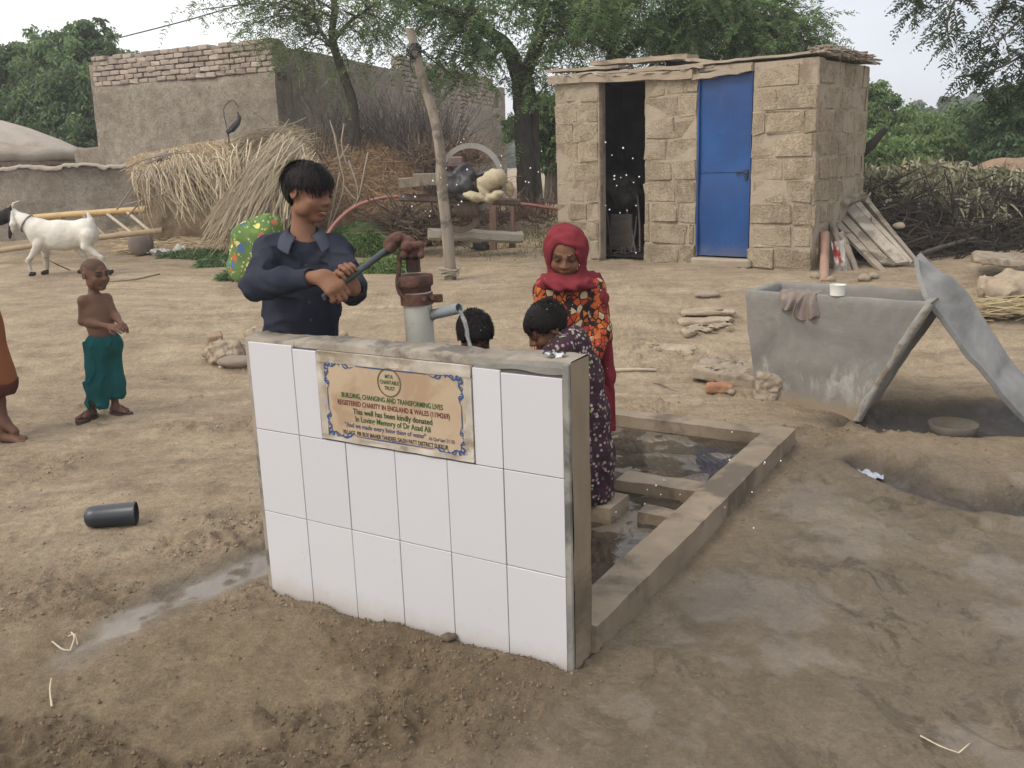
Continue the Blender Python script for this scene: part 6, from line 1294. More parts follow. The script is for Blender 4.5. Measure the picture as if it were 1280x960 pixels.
# ------------------------------------------------------------------ trees
leaf_m = leafmat('feathery leaves', .45, .65); bark_m = M('dark rough bark', (.055, .045, .038), (.10, .085, .07), 6, .95, .9, 26, .02, .15, stretch=(3, 3, .7)); bark2_m = M('brown bark', (.085, .068, .052), (.14, .115, .09), 6, .95, .9, 26, .02, .15, stretch=(3, 3, .7))
def pinnate(mb, st, d, L, m, plen, pw, droop, pal, jit=.18, tint=None):
    "twigs carrying rows of narrow pinnae on both sides"
    n = len(st); d = d/np.linalg.norm(d, axis=1)[:, None]; s = (np.arange(m)+.6)/m
    P = st[:, None]+d[:, None]*(L[:, None]*s[None])[..., None]; P[..., 2] -= droop*(L[:, None]*s[None]**2)
    side = np.cross(d, V(0, 0, 1)+RNG.normal(0, .35, (n, 3))); side /= np.linalg.norm(side, axis=1)[:, None]+1e-9
    tang = np.repeat(d[:, None], m, 1).copy(); tang[..., 2] -= 2*droop*s[None]*1.0; tang /= np.linalg.norm(tang, axis=2, keepdims=True)
    A, W_, C = [], [], []
    base = straw_cols(n, pal, jit)
    if tint is not None: base = base*tint[:, None]
    for sg in (1, -1):
        pd = sg*side[:, None]*.85+tang*.45+RNG.normal(0, .22, (n, m, 3)); pd[..., 2] -= .25; pd /= np.linalg.norm(pd, axis=2, keepdims=True)
        ln = plen*RNG.uniform(.6, 1.15, (n, m))*np.sin(math.pi*np.clip(s*.85+.12, 0, 1))[None]**.5
        wv = np.cross(pd, RNG.normal(0, .5, (n, m, 3))+tang*0+V(0, -.2, 1)); wv = tang*.8+wv*.5; wv /= np.linalg.norm(wv, axis=2, keepdims=True)+1e-9
        a = P.reshape(-1, 3); b = (P+pd*ln[..., None]).reshape(-1, 3); w = (wv*pw*RNG.uniform(.6, 1.2, (n, m))[..., None]).reshape(-1, 3)
        A.append(np.stack([a, (a*.45+b*.55), b], 1)); W_.append(np.stack([w*.7, w, w*.25], 1)); C.append(np.repeat(base, m, 0)*(1+RNG.normal(0, .08, (n*m, 1))))
    mb.ribbons(np.concatenate(A), np.concatenate(W_), np.concatenate(C))
def rsphere(n): v = RNG.normal(0, 1, (n, 3)); return v/np.linalg.norm(v, axis=1)[:, None]
def acacia(name, label, loc, trunks, crowns, pal, mat_b, twigs=9, m=12, L=(.3, .6), plen=.085, pw=.011, droop=.35, limb_r=.03, group=None, cat='tree', csz=.34):
    root = thing(name, label, cat, loc, group); tm = MB(); anchors, arad = [], []
    for pts, r0, r1 in trunks:
        P = bez(pts, 26); rr = np.linspace(r0, r1, 26); tm.tube(P, rr, 11, jit=.05); anchors.append(P[8:]); arad.append(rr[8:])
    AN = np.concatenate(anchors); AR = np.concatenate(arad); lm = MB()
    for c, r, n in crowns:
        c = np.asarray(c, float); r = np.asarray(r, float)
        ctr = c+rsphere(n)*(RNG.random(n)**.45)[:, None]*r
        for q in ctr:
            k = int(np.argmin(np.linalg.norm((AN-q)*V(1, 1, 1.25), axis=1)+RNG.random(len(AN))*.5)); a = AN[k]; mid = (a+q)/2+V(0, 0, .12*np.linalg.norm(q-a))+RNG.normal(0, .06, 3)
            ll = np.linalg.norm(q-a); P = bez([a, mid, q], 7); rr = np.linspace(min(limb_r*(.35+.25*ll), AR[k]*.75), .006, 7); tm.tube(P, rr, 5, cap=False)
        cc = np.repeat(ctr, twigs, 0); n2 = len(cc); dr = rsphere(n2)*V(1, 1, .55)+V(0, 0, -.10)+(cc-c)/r*.35; st = cc+rsphere(n2)*csz*RNG.random((n2, 1)); LL = RNG.uniform(*L, n2)
        tint = np.repeat(RNG.uniform(.75, 1.25, n), twigs)
        pinnate(lm, st, dr, LL, m, plen, pw, droop, pal, tint=tint)
    tm.build('trunk', mat_b, root, smooth=True, usecol=False); lm.build('crown', leaf_m, root); return root
def sc(px, py, Yd): return at(px, py, Yd)
def rad(Yd, pxr): return pxr*Yd/F_PX
G1 = [(.13, .205, .088), (.165, .245, .108), (.105, .17, .072), (.19, .255, .125)]
G2_ = [(.135, .195, .09), (.17, .225, .11), (.105, .155, .075)]
Yt = 14.4
tb = V(*(at(657, 268, Yt)[:2]), .66)
def crown_list(Yd, items, dens):
    out = []
    for (px, py, rx, ry, ryd, n) in items: out.append((sc(px, py, Yd), (rad(Yd, rx), ryd, rad(Yd, ry)), int(n*dens)))
    return out
acacia('acacia_tree', 'big twin stemmed acacia between the mud building and the shed', tb,
    [([tb-V(0, 0, .2), sc(656, 200, Yt), sc(652, 130, Yt), sc(650, 96, Yt)], .135, .13), ([tb+V(.22, .1, -.2), sc(667, 200, Yt+.1), sc(665, 130, Yt+.1), sc(657, 92, Yt)], .10, .09),
     ([sc(650, 98, Yt), sc(634, 60, Yt-.1), sc(604, 35, Yt-.2), sc(585, 5, Yt-.3), sc(570, -60, Yt-.3)], .13, .05), ([sc(654, 98, Yt), sc(670, 58, Yt), sc(678, 20, Yt), sc(684, -60, Yt)], .11, .06),
     ([sc(604, 35, Yt-.2), sc(560, 12, Yt-.6), sc(515, -5, Yt-.9)], .06, .02), ([sc(672, 50, Yt), sc(715, 20, Yt-.4), sc(745, -10, Yt-.6)], .06, .025), ([sc(634, 60, Yt), sc(600, 70, Yt-.6), sc(560, 62, Yt-.8)], .03, .01)],
    crown_list(Yt-.2, [(600, -25, 130, 40, 1.5, 60), (720, -10, 90, 45, 1.4, 60), (530, 25, 65, 32, 1.0, 24), (600, 60, 60, 32, .9, 22), (570, 85, 40, 22, .7, 7), (640, 120, 24, 26, .6, 4), (715, 50, 50, 30, 1.0, 18), (688, 95, 24, 28, .7, 6), (475, 8, 40, 18, .7, 6)], .78), G1, bark_m, twigs=10, m=13, L=(.3, .62), droop=.38)
Ys = 15.2; tb = V(*(at(770, 250, Ys)[:2]), .7)
acacia('acacia_tree', 'dense spreading acacia rising behind the latrine shed roof', tb,
    [([tb-V(0, 0, .2), sc(770, 150, Ys), sc(765, 80, Ys), sc(772, 40, Ys), sc(790, 0, Ys)], .15, .06), ([sc(766, 80, Ys), sc(800, 50, Ys), sc(850, 25, Ys), sc(930, 5, Ys-.2)], .08, .03), ([sc(768, 65, Ys), sc(735, 45, Ys), sc(710, 20, Ys)], .06, .03), ([sc(850, 25, Ys), sc(880, 40, Ys), sc(960, 45, Ys-.3)], .04, .015)],
    crown_list(Ys, [(830, -20, 110, 45, 1.5, 70), (900, 20, 80, 40, 1.3, 70), (960, 45, 55, 28, .9, 34), (850, 50, 60, 24, 1.0, 30), (770, 30, 50, 35, 1.0, 24), (985, 15, 35, 28, .7, 12), (930, 65, 60, 16, .8, 16), (1010, 58, 25, 10, .4, 4)], 1.0), G1, bark_m, twigs=11, m=13, L=(.3, .6), droop=.35)
Yl = 13.2; tb = V(*(at(446, 215, Yl)[:2]), .6)
acacia('acacia_tree', 'slender dark stemmed acacia in front of the mud building, above the straw', tb,
    [([tb, sc(443, 165, Yl), sc(440, 125, Yl), sc(426, 85, Yl), sc(415, 45, Yl), sc(418, 5, Yl), sc(400, -40, Yl)], .085, .035), ([sc(430, 92, Yl), sc(418, 65, Yl-.1), sc(402, 40, Yl-.2), sc(385, 10, Yl-.3)], .04, .015), ([sc(417, 50, Yl), sc(440, 25, Yl), sc(470, 5, Yl)], .035, .012)],
    crown_list(Yl, [(410, -10, 75, 34, 1.0, 40), (340, 0, 60, 24, .8, 18), (455, 30, 40, 30, .7, 20), (300, 28, 42, 14, .5, 7), (390, 45, 40, 24, .6, 14), (430, 80, 36, 18, .5, 4), (485, 60, 26, 24, .5, 4), (250, 5, 25, 12, .4, 4)], .62), G2_, bark_m, twigs=9, m=12, L=(.28, .55), plen=.075, pw=.009, droop=.4)
# overhanging acacia boughs from a tree just outside the right edge
Yr = 8.2; tb = V(*(at(1460, 330, Yr)[:2]), .3)
def bough(pts, r): return (pts, r, .006)
bghs = [[(1330, -20), (1290, 10), (1245, 55), (1215, 85)], [(1300, -40), (1262, -5), (1240, 30), (1225, 50)], [(1240, -30), (1200, -8), (1185, 25), (1186, 50)], [(1320, 20), (1290, 60), (1240, 88), (1195, 96)], [(1180, -25), (1155, -8), (1135, 0)], [(1340, 40), (1300, 90), (1270, 112), (1240, 122)]]
root = thing('acacia_tree', 'near acacia reaching in from the right edge with drooping leafy boughs', 'tree', tb)
tm = MB(); tm.tube(bez([tb-V(0, 0, .2), sc(1450, 200, Yr), sc(1430, 60, Yr), sc(1400, -60, Yr)], 16), np.linspace(.13, .09, 16), 10); lm = MB()
for b in bghs:
    P = bez([sc(1430, 40, Yr)]+[sc(x, y, Yr+RNG.uniform(-.3, .3)) for x, y in b], 30); tm.tube(P, np.linspace(.022, .004, 30), 5)
    ii = RNG.integers(12, 30, 46); st = P[ii]+RNG.normal(0, .05, (46, 3)); d = RNG.normal(0, 1, (46, 3))*V(1, .8, .4)+V(-.2, 0, -.55); pinnate(lm, st, d, RNG.uniform(.14, .34, 46), 11, .05, .0085, .35, [(.045, .065, .04), (.065, .085, .055), (.035, .05, .03)])
st = np.array([sc(1300, 70, Yr)]*60)+RNG.normal(0, .3, (60, 3))*V(.5, 1, .8); pinnate(lm, st, RNG.normal(0, 1, (60, 3))*V(1, .8, .4)+V(-.3, 0, -.5), RNG.uniform(.2, .4, 60), 11, .055, .009, .35, [(.045, .065, .04), (.065, .085, .055)])
tm.build('trunk', bark2_m, root, smooth=True, usecol=False); lm.build('crown', leaf_m, root)
# broad leaved trees and bushes
def leafy(name, label, loc, clumps, pal, n, size, trunk=None, mat=leaf_m, cat='tree', group=None, rough=.55):
    root = thing(name, label, cat, loc, group); tm = MB(); lm = MB(); loc = np.asarray(loc, float)
    tr = trunk if trunk is not None else [loc-V(0, 0, .3), loc*.5+np.asarray(clumps[0][0])*.5, np.asarray(clumps[0][0])]
    P = bez(tr, 14); tm.tube(P, np.linspace(.16, .05, 14), 8); tot = sum(np.prod(c[1])**.667 for c in clumps)
    for c, r in clumps:
        c = np.asarray(c, float); r = np.asarray(r, float); tm.tube(bez([P[5], (P[9]+c)/2, c], 6), np.linspace(.05, .015, 6), 5, cap=False)
        m = int(n*np.prod(r)**.667/tot); ns = max(8, int(m/70)); u = rsphere(ns)*(.55+.5*RNG.random(ns))[:, None]*r*(1+rough*noise3(*(rsphere(ns)*2.).T, 3))[:, None]; sub = c+u; sr = r.mean()*.22
        k = RNG.integers(0, ns, m); p = sub[k]+RNG.normal(0, .5, (m, 3))*sr*V(1, 1, .7); tint = RNG.uniform(.65, 1.3, ns)[k]
        d = RNG.normal(0, 1, (m, 3))*V(1, 1, .5)+V(0, 0, -.5); d /= np.linalg.norm(d, axis=1)[:, None]; wv = np.cross(d, RNG.normal(0, 1, (m, 3))); wv /= np.linalg.norm(wv, axis=1)[:, None]+1e-9
        L = size*RNG.uniform(.6, 1.3, m); lm.ribbons(np.stack([p, p+d*L[:, None]*.5-V(0, 0, .05)*L[:, None], p+d*L[:, None]-V(0, 0, .3)*L[:, None]], 1), np.stack([wv*(L*.12)[:, None], wv*(L*.26)[:, None], wv*(L*.04)[:, None]], 1), straw_cols(m, pal, .12)*tint[:, None])
        for q in sub[::6]: tm.tube([c, q], [.02, .006], 4, cap=False)
    tm.build('trunk', bark2_m, root, usecol=False); lm.build('crown', mat, root); return root
GB_ = [(.13, .20, .10), (.16, .235, .118), (.10, .16, .08), (.18, .25, .135)]
Yb = 23.0
cl = lambda items, Yd: [(sc(x, y, Yd+dy), (rad(Yd, rx), rad(Yd, rx)*.8, rad(Yd, ry))) for x, y, rx, ry, dy in items]
leafy('leafy_tree', 'bushy dark green tree left of the mud building', V(*at(110, 200, Yb)[:2], .7), cl([(95, 120, 60, 50, 0), (140, 95, 45, 40, .5), (75, 75, 42, 38, .4), (150, 140, 40, 45, 0), (105, 55, 28, 26, .2), (125, 165, 55, 35, 0), (170, 100, 22, 26, .6)], Yb), GB_, 62000, .10)
leafy('leafy_tree', 'bushy green tree at the left edge above the hut', V(*at(10, 200, Yb+1)[:2], .7), cl([(0, 110, 50, 45, 0), (-50, 120, 60, 55, 0), (30, 150, 50, 40, -.5), (15, 75, 28, 26, .2), (-60, 70, 45, 30, 0), (45, 95, 30, 30, 0)], Yb+1), [(.10, .16, .075), (.13, .195, .09), (.08, .13, .065)], 52000, .10)
GS = [(.14, .22, .078), (.175, .26, .10), (.11, .18, .064), (.205, .275, .13)]
Yq = 21.0
leafy('mesquite_bush', 'bright green mesquite bush just right of the shed', V(*at(1110, 230, Yq)[:2], .7), cl([(1110, 170, 45, 34, 0), (1090, 140, 28, 34, 0), (1140, 190, 50, 28, -1), (1100, 200, 50, 24, -1.5), (1084, 112, 16, 16, 0)], Yq), GS, 46000, .08, cat='bush')
leafy('mesquite_bush', 'pale green mesquite bush behind the brush hedge', V(*at(1190, 230, Yq+2)[:2], .7), cl([(1185, 165, 48, 28, 0), (1220, 175, 50, 30, 0), (1165, 195, 45, 22, -2), (1210, 195, 50, 20, -2)], Yq+2), GS, 42000, .085, cat='bush')
leafy('mesquite_bush', 'darker mesquite bush at the right edge below the drooping boughs', V(*at(1270, 230, Yq-2)[:2], .7), cl([(1262, 150, 44, 38, 0), (1300, 165, 50, 50, 0), (1270, 185, 50, 24, 0), (1232, 165, 28, 30, 1)], Yq-2), [(.085, .15, .065), (.11, .18, .08), (.07, .12, .055)], 46000, .08, cat='bush')
leafy('mesquite_bush', 'green bush between the twin acacia and the shed', V(*at(688, 230, 18)[:2], .7), cl([(690, 150, 24, 36, 0), (700, 190, 24, 24, 0), (640, 160, 14, 20, 6.5)], 18), GS, 16000, .08, cat='bush')
leafy('distant_tree', 'hazy distant tree row with rounded tops beyond the bushes', V(*at(1180, 215, 62)[:2], .7), cl([(1150, 145, 22, 18, 0), (1186, 142, 18, 20, 0), (1220, 150, 24, 20, 0), (1128, 150, 16, 14, 2), (1168, 160, 40, 18, 0), (1250, 150, 24, 22, 0)], 62), [(.15, .185, .14), (.18, .21, .165), (.13, .16, .125)], 20000, .32)
# far tree line closing the horizon left and right of what stands in front
mb = MB()
for k in range(26):
    th = math.radians(-70+140*k/25); Rr = 95+RNG.uniform(-12, 12); c = V(math.sin(th)*Rr, math.cos(th)*Rr, 1.5); n = 420; p = c+RNG.normal(0, 1, (n, 3))*V(4.2, 2, 1.35)*RNG.uniform(.7, 1.2); d = RNG.normal(0, 1, (n, 3)); d /= np.linalg.norm(d, axis=1)[:, None]; wv = np.cross(d, RNG.normal(0, 1, (n, 3))); wv /= np.linalg.norm(wv, axis=1)[:, None]
    L = RNG.uniform(.8, 1.8, n); mb.ribbons(np.stack([p, p+d*L[:, None]], 1), np.repeat((wv*.5*L[:, None])[:, None], 2, 1), straw_cols(n, [(.10, .135, .095), (.13, .16, .12), (.085, .115, .085)]))
tag(mb.build('far_woods', leaf_m), kind='stuff')
# low weeds on the bank
mb = MB(); n = 2600; wx = np.concatenate([RNG.uniform(470, 690, n//2), RNG.uniform(640, 700, n-n//2)]); wy = np.concatenate([314+RNG.normal(0, 5, n//2), 296+RNG.normal(0, 7, n-n//2)]); pts = np.array([onground(a, b) for a, b in zip(wx, wy)]); d = RNG.normal(0, .6, (n, 3))+V(0, 0, .8); d /= np.linalg.norm(d, axis=1)[:, None]; L = RNG.uniform(.03, .10, n); mb.ribbons(np.stack([pts, pts+d*L[:, None]*.6, pts+d*L[:, None]-V(0, 0, .01)], 1), (np.cross(d, V(0, 1, 0))*RNG.uniform(.003, .006, n)[:, None])[:, None]*np.array([1, .8, .2])[None, :, None], straw_cols(n, [(.12, .15, .05), (.17, .18, .075), (.22, .19, .1)])); tag(mb.build('weeds', leaf_m), kind='stuff')
# ------------------------------------------------------------------ people
def nrm(v): v = np.asarray(v, float); return v/np.linalg.norm(v)
skin_m = NT('brown skin'); _c = skin_m.attr('Col').outputs['Color']
_c = skin_m.mix(.35, _c, skin_m.ramp(skin_m.noise(14, 6, .6), [(.3, .72), (.7, 1.08)]), 'MULTIPLY')
skin_m.b.inputs['Subsurface Weight'].default_value = .08; skin_m.b.inputs['Subsurface Radius'].default_value = (.5, .2, .1); skin_m.b.inputs['Subsurface Scale'].default_value = .01
skin_m = skin_m.fin(_c, .6, skin_m.bump(skin_m.noise(120, 4), .15, .002), .22)
hair_m = M('black hair', (.0055, .0045, .0045), (.011, .009, .008), 30, .65, .6, 160, .004, .14, stretch=(1, 1, .3)); strand_m = colmat('hair strands', .6, 0, spec=.14, var=.2)
eye_m = M('eye white', (.52, .48, .44), None, 30, .3, 0); iris_m = M('dark iris', (.012, .008, .006), None, 30, .2, 0)
SK = V(.215, .112, .068)
class Head:
    def __init__(s, c, f, u, H): s.c = np.asarray(c, float); s.ax = frame(f, u); s.H = H
    def p(s, x, f, z): return s.c+s.H*(s.ax[0]*x+s.ax[1]*f+s.ax[2]*z)
    def loc(s, q): return ((q-s.c) @ s.ax.T)/s.H
    def add(s, g, smile=0.0, round_=0.0):
        H = s.H; E = lambda x, f, z, r, k=.03, sub=False: g.ell(s.p(x, f, z), np.array(r)*H, s.ax, k*H, sub)
        E(0, -.07, .13, (.365, .44, .37), .02); E(0, .10, -.14, (.285+.03*round_, .31, .33), .12); E(0, .26, -.40, (.11+.03*round_, .11, .085), .09)
        for q in (-1, 1):
            E(q*.165, .25, -.13, (.12+.03*smile+.02*round_, .12, .12), .07); E(q*.24, .06, -.27, (.09, .16, .12), .09)
            g.cap(s.p(q*.055, .385, .10), s.p(q*.21, .335, .105), .040*H, .035*H, .05*H)
            E(q*.155, .425, .035, (.085, .075, .058), .05, True); E(q*.152, .335, .035, (.073, .062, .054), .02)
            E(q*.062, .425, -.105, (.048, .05, .04), .03); E(q*.385, -.05, -.01, (.035, .085, .125), .03); E(q*.41, -.035, .0, (.018, .05, .085), .015, True)
        g.cap(s.p(0, .385, .07), s.p(0, .475, -.085), .028*H, .048*H, .045*H)
        E(0, .385, -.242, (.12+.03*smile, .05, .028-.006*smile), .02); E(0, .378, -.312, (.10+.025*smile, .05, .034-.006*smile), .02)
        for q in (-1, 1): g.cap(s.p(0, .43, -.275-.012*smile), s.p(q*(.11+.045*smile), .40-.03*smile, -.268+.022*smile), (.012+.016*smile)*H, .010*H, .010*H, True)
        return s
    def colour(s, v, base=None, lips=(.80, .66, .66), brow=True):
        base = SK if base is None else base; c = np.tile(base, (len(v), 1)); q = s.loc(v); x, f, z = np.abs(q[:, 0]), q[:, 1], q[:, 2]
        inh = (np.abs(q) < .75).all(1)
        m = inh & (f > .3) & (x < .155) & (np.abs(z+.272) < .052); c[m] = base*np.array(lips)
        if brow:
            m = inh & (f > .22) & (x > .045) & (x < .235) & (np.abs(z-.13+.25*(x-.14)**2) < .02); c[m] = c[m]*.18
        m = inh & (f > .25) & (np.hypot((x-.152)/.10, (z-.035)/.065) < 1); c[m] = c[m]*.62
        return c
    def eyes(s, par, down=.5):
        for q in (-1, 1):
            mb = MB(); c = s.p(q*.152, .347, .028); r = .058*s.H
            g = SDF(c-V(1, 1, 1)*r*1.3, c+V(1, 1, 1)*r*1.3, r/7); g.ell(c, (r, r, r*.42), s.ax, 0); v, f = g.mesh()
            d = nrm(s.ax[1]-s.ax[2]*down*.5); ir = ((v-c) @ d) > r*.45; mb.add(v, f, np.where(ir[:, None], (.012, .008, .007), (.22, .18, .155))); mb.build('eye', colmat('eye', .25, 0, var=0), par, smooth=True)
    def hair(s, name, par, zlow, fringe, n=900, thick=.05, length=.34, back=-.25, tilt=0.0, wet=False, seed=0, mess=.3):
        "cap of hair: fringe = lowest height of the front hairline, back = lowest height behind"
        H = s.H; g = SDF(s.c-.85*H, s.c+.85*H, .0055); g.ell(s.p(0, -.07, .14), np.array((.385+thick, .455+thick, .38+thick))*H, s.ax, 0)
        lowf = lambda x, f: np.where(f > .0, fringe+(.05-fringe)*0, back)
        def cutf(P):
            q = ((P-s.c) @ s.ax.T)/H; x, f, z = np.abs(q[..., 0]), q[..., 1], q[..., 2]
            lo = back+(zlow-back)*sstep(-.30, -.02, f); lo = lo+(fringe-lo)*sstep(.16, .30, f+.25*(x < .0)); lo = lo+(tilt*q[..., 0]+.04*np.sin(q[..., 0]*21+seed)+.03*np.sin(q[..., 0]*47+seed))*sstep(.1, .3, f)+.03*np.sin(f*40+seed)
            return (lo-z)*H
        g.cut(cutf); g.wobble(lambda P: .022*mess*H*fbm3(((P-s.c) @ s.ax.T)/H, 3.2, 2, seed+3)+.012*H*fbm3(((P-s.c) @ s.ax.T)/H*V(1, 1, .4), 9, 3, seed)+.008*H*np.sin(np.arctan2(*(((P-s.c) @ s.ax.T)[:, :2].T))*46+3*noise3(*(P*40).T)))
        o = g.build(name, hair_m, par)
        # strands flowing from the crown
        crown = s.p(.03, -.22, .52); rs = np.random.default_rng(seed+5); th = rs.uniform(0, 2*math.pi, n); ph = rs.uniform(.05, 1.0, n); mb = MB(); m = 7
        P = np.zeros((n, m, 3)); tt = np.linspace(0, 1, m)
        for i in range(n):
            a0 = ph[i]*1.5; 
            for j, t in enumerate(tt):
                a = a0+t*length*1.4; a = min(a, 2.1); x = math.sin(a)*math.cos(th[i]); f = math.sin(a)*math.sin(th[i])-.12*math.cos(a); z = math.cos(a)
                P[i, j] = s.p(x*(.39+thick), -.07+f*(.46+thick), .14+z*(.385+thick)+.012*rs.normal())
        q = ((P-s.c) @ s.ax.T)/H; f, z = q[..., 1], q[..., 2]; lo = back+(zlow-back)*sstep(-.30, -.02, f); lo = lo+(fringe+tilt*q[..., 0]-.03-lo)*sstep(.16, .30, f)
        ok = (z > lo-.02-.11*mess*rs.random((n, 1))**2).all(1); P = P[ok]; k = len(P); P = P+(P-s.c)*(rs.random((k, 1, 1))**3*.10*mess*np.linspace(.3, 1, m)[None, :, None])+rs.normal(0, .008*H, (k, 1, 3))+mess*.05*H*fbm3(P*1.0, 16, 2, seed)[..., None]*s.ax[0]+mess*.10*H*np.clip(noise3(*(P[:, 0]*30).T, seed), 0, 1)[:, None, None]*np.linspace(0, 1, m)[None, :, None]*nrm(V(.6, -.2, -.1)); d = P[:, -1]-P[:, 0]; nr = P[:, 3]-s.c; wd = np.cross(d, nr); wd /= np.linalg.norm(wd, axis=1)[:, None]+1e-9
        mb.ribbons(P, (wd*rs.uniform(.0010, .0026, k)[:, None])[:, None]*np.linspace(1, .4, m)[None, :, None], np.array([(.010, .0078, .007)])*rs.uniform(.5, 1.7, (k, 1))); mb.build('hair_strands', strand_m, o); return o
def hand(g, wrist, d, n, s=1.0, curl=.5, side=1, spread=.12):
    "d points to the fingers, n out of the palm; thumb on side*cross(d, n)"
    d = nrm(d); n = nrm(n-d*(np.asarray(n) @ d)); l = np.cross(d, n)*side; k = .006*s; w = np.asarray(wrist, float)
    for i in range(4):
        off = l*(.029-.0185*i)*s; b = w+d*(.080-.006*abs(i-1.2))*s+off; g.cap(w+off*.6+d*.008*s, b, .0155*s, .0125*s, .010*s)
        a = 0; p = b; L = np.array([.040, .026, .019])*s*(1, 1.08, 1.0, .8)[i]; fd = nrm(d+l*spread*(1.5-i)*.5)
        for j in range(3):
            a += curl*(.75, 1.25, .8)[j]; q = p+(fd*math.cos(a)+n*math.sin(a))*L[j]; g.cap(p, q, (.0095, .0085, .0078)[j]*s, (.0085, .0078, .0066)[j]*s, .003*s); p = q
    g.cap(w+d*.02*s, w+d*.065*s, .022*s, .020*s, .012*s); t0 = w+d*.018*s+l*.022*s; t1 = t0+(d*.45+l*.75+n*.35)*.036*s; t2 = t1+(d*.75+l*.25+n*(.35+curl*.5))*.030*s; t3 = t2+(d*.8-l*.1+n*(.3+curl*.6))*.022*s
    g.cap(t0, t1, .0155*s, .012*s, .008*s); g.cap(t1, t2, .0115*s, .010*s, .003*s); g.cap(t2, t3, .0098*s, .0078*s, .003*s)
def foot(g, ankle, toe_dir, s=1.0, ground=None):
    a = np.asarray(ankle, float); t = nrm(np.asarray(toe_dir, float)*V(1, 1, 0)); z0 = ground; l = np.cross(t, WUP)
    heel = V(a[0], a[1], z0+.026*s)-t*.035*s; ball = V(a[0], a[1], z0+.020*s)+t*.115*s
    g.cap(a, heel, .030*s, .029*s, .02*s); g.cap(a+V(0, 0, -.005), (a*.35+ball*.65)+V(0, 0, .012*s), .032*s, .026*s, .025*s)
    for q in (-1, 1): g.cap(heel+t*.02*s, ball+l*q*.022*s, .026*s, .022*s, .02*s)
    for i in range(5):
        b = ball+l*(.036-.018*i)*s+t*(.006-.006*abs(i-1))*s; g.cap(b, b+t*(.045-.006*i)*s-V(0, 0, .006*s), (.0135 if i == 0 else .0098)*s, (.011 if i == 0 else .0078)*s, .004*s)
def body(g, J, s, arms=True, legs=True, belly=0.0, f=None):
    sm = (J['sl']+J['sr'])/2; hp = (J['hl']+J['hr'])/2; upv = nrm(sm-hp); side = nrm(J['sl']-J['sr']); side = nrm(side-upv*(side @ upv)); fw = np.cross(side, upv); 
    if f is not None and fw @ f < 0: fw = -fw
    ax = np.stack([side, fw, upv]); L = np.linalg.norm(sm-hp)
    g.cap(J['sl'], J['sr'], .046*s, .046*s, .05*s); g.ell(hp+(sm-hp)*.68+fw*.005*s, (.135*s, .088*s, L*.38), ax, .05*s); g.ell(hp+(sm-hp)*.32+fw*(.01+belly)*s, (.118*s, (.085+belly)*s, L*.36), ax, .05*s); g.ell(hp, (.128*s, .095*s, .10*s), ax, .05*s)
    g.cap(sm+upv*.02*s, J['neck'], .052*s, .042*s, .04*s); g.cap(J['neck'], J['skull'], .042*s, .045*s, .02*s)
    if arms:
        for q in 'lr': g.chain([J['s'+q], J['e'+q], J['w'+q]], [.043*s, .034*s, .0235*s], .025*s); g.cap(J['e'+q]*.7+J['w'+q]*.3, J['e'+q]*.4+J['w'+q]*.6, .036*s, .029*s, .02*s)
    if legs:
        for q in 'lr': g.chain([J['h'+q], J['k'+q], J['a'+q]], [.072*s, .048*s, .030*s], .03*s); g.cap(J['k'+q]*.85+J['a'+q]*.15, J['k'+q]*.45+J['a'+q]*.55, .046*s, .040*s, .02*s)
    return ax
def person(label, loc): return thing('person', label, 'person', loc)
def fabric(name, c1, c2, **k): return M(name, c1, c2, k.pop('scale', 5), .95, .35, 260, .0015, .1, **k)

# ---- boy in navy shirt working the pump handle
BY = 3.58; q = lambda x, y, d=0.0: at(x, y, BY+d)
hd = Head(q(387, 243), V(.86, -.50, -.16), V(.10, .08, 1), .202)
J = dict(sr=q(338, 312), sl=q(420, 311, .02), er=q(322, 358, -.22), el=q(440, 360, -.12), wr=q(383, 375, -.33), wl=q(439, 369, -.30), neck=q(379, 290, .01), skull=hd.p(0, -.12, -.2), hl=q(402, 455, .02), hr=q(352, 455, .02))
for z in 'lr': J['k'+z] = J['h'+z]*V(1, 1, 0)+V(0, 0, .42); J['a'+z] = J['h'+z]*V(1, 1, 0)+V(0, 0, .09)
bfw = V(.22, -.97, 0)
boy = person('boy in a navy collared shirt pulling down the pump handle with both hands', (J['hl']+J['hr'])/2*V(1, 1, 0)+V(0, 0, .03))
g = SDF(q(290, 200)*V(1, 1, 0)+V(-.05, -.5, -.02), q(470, 200)*V(1, 1, 0)+V(.05, .28, 1.60), .0055)
hx = nrm(HND0-HND1); hp1 = HND1+hx*.045; hp2 = HND1+hx*.125
dR = nrm(V(.9, -.15, -.25)-hx*(V(.9, -.15, -.25) @ hx)); nR = np.cross(hx, dR); nR = nR if nR[1] > 0 else -nR
wR = hp1-dR*.056-nR*.027; J['wr'] = wR; hand(g, wR, dR, nR, 1.0, 1.0, 1 if np.cross(dR, nR) @ hx > 0 else -1)
dL = nrm(V(-.15, -.1, .9)-hx*(V(-.15, -.1, .9) @ hx)); nL = np.cross(hx, dL); nL = nL if nL[1] < 0 else -nL
wL = hp2-dL*.056-nL*.027; J['wl'] = wL; body(g, J, 1.0, f=bfw); hd.add(g, smile=.9); hand(g, wL, dL, nL, 1.0, 1.0, -1 if np.cross(dL, nL) @ hx > 0 else 1)
for z, tz in (('l', .3), ('r', .05)): foot(g, J['a'+z], V(tz, -1, 0), 1.0, .03)
g.build('body', skin_m, boy, colfn=lambda v: hd.colour(v, SK*V(.95, .88, .84)))
hd.eyes(boy, .6); hd.hair('hair', boy, .10, .185, 3600, .058, .40, -.36, seed=1, mess=1.25, tilt=-.24)
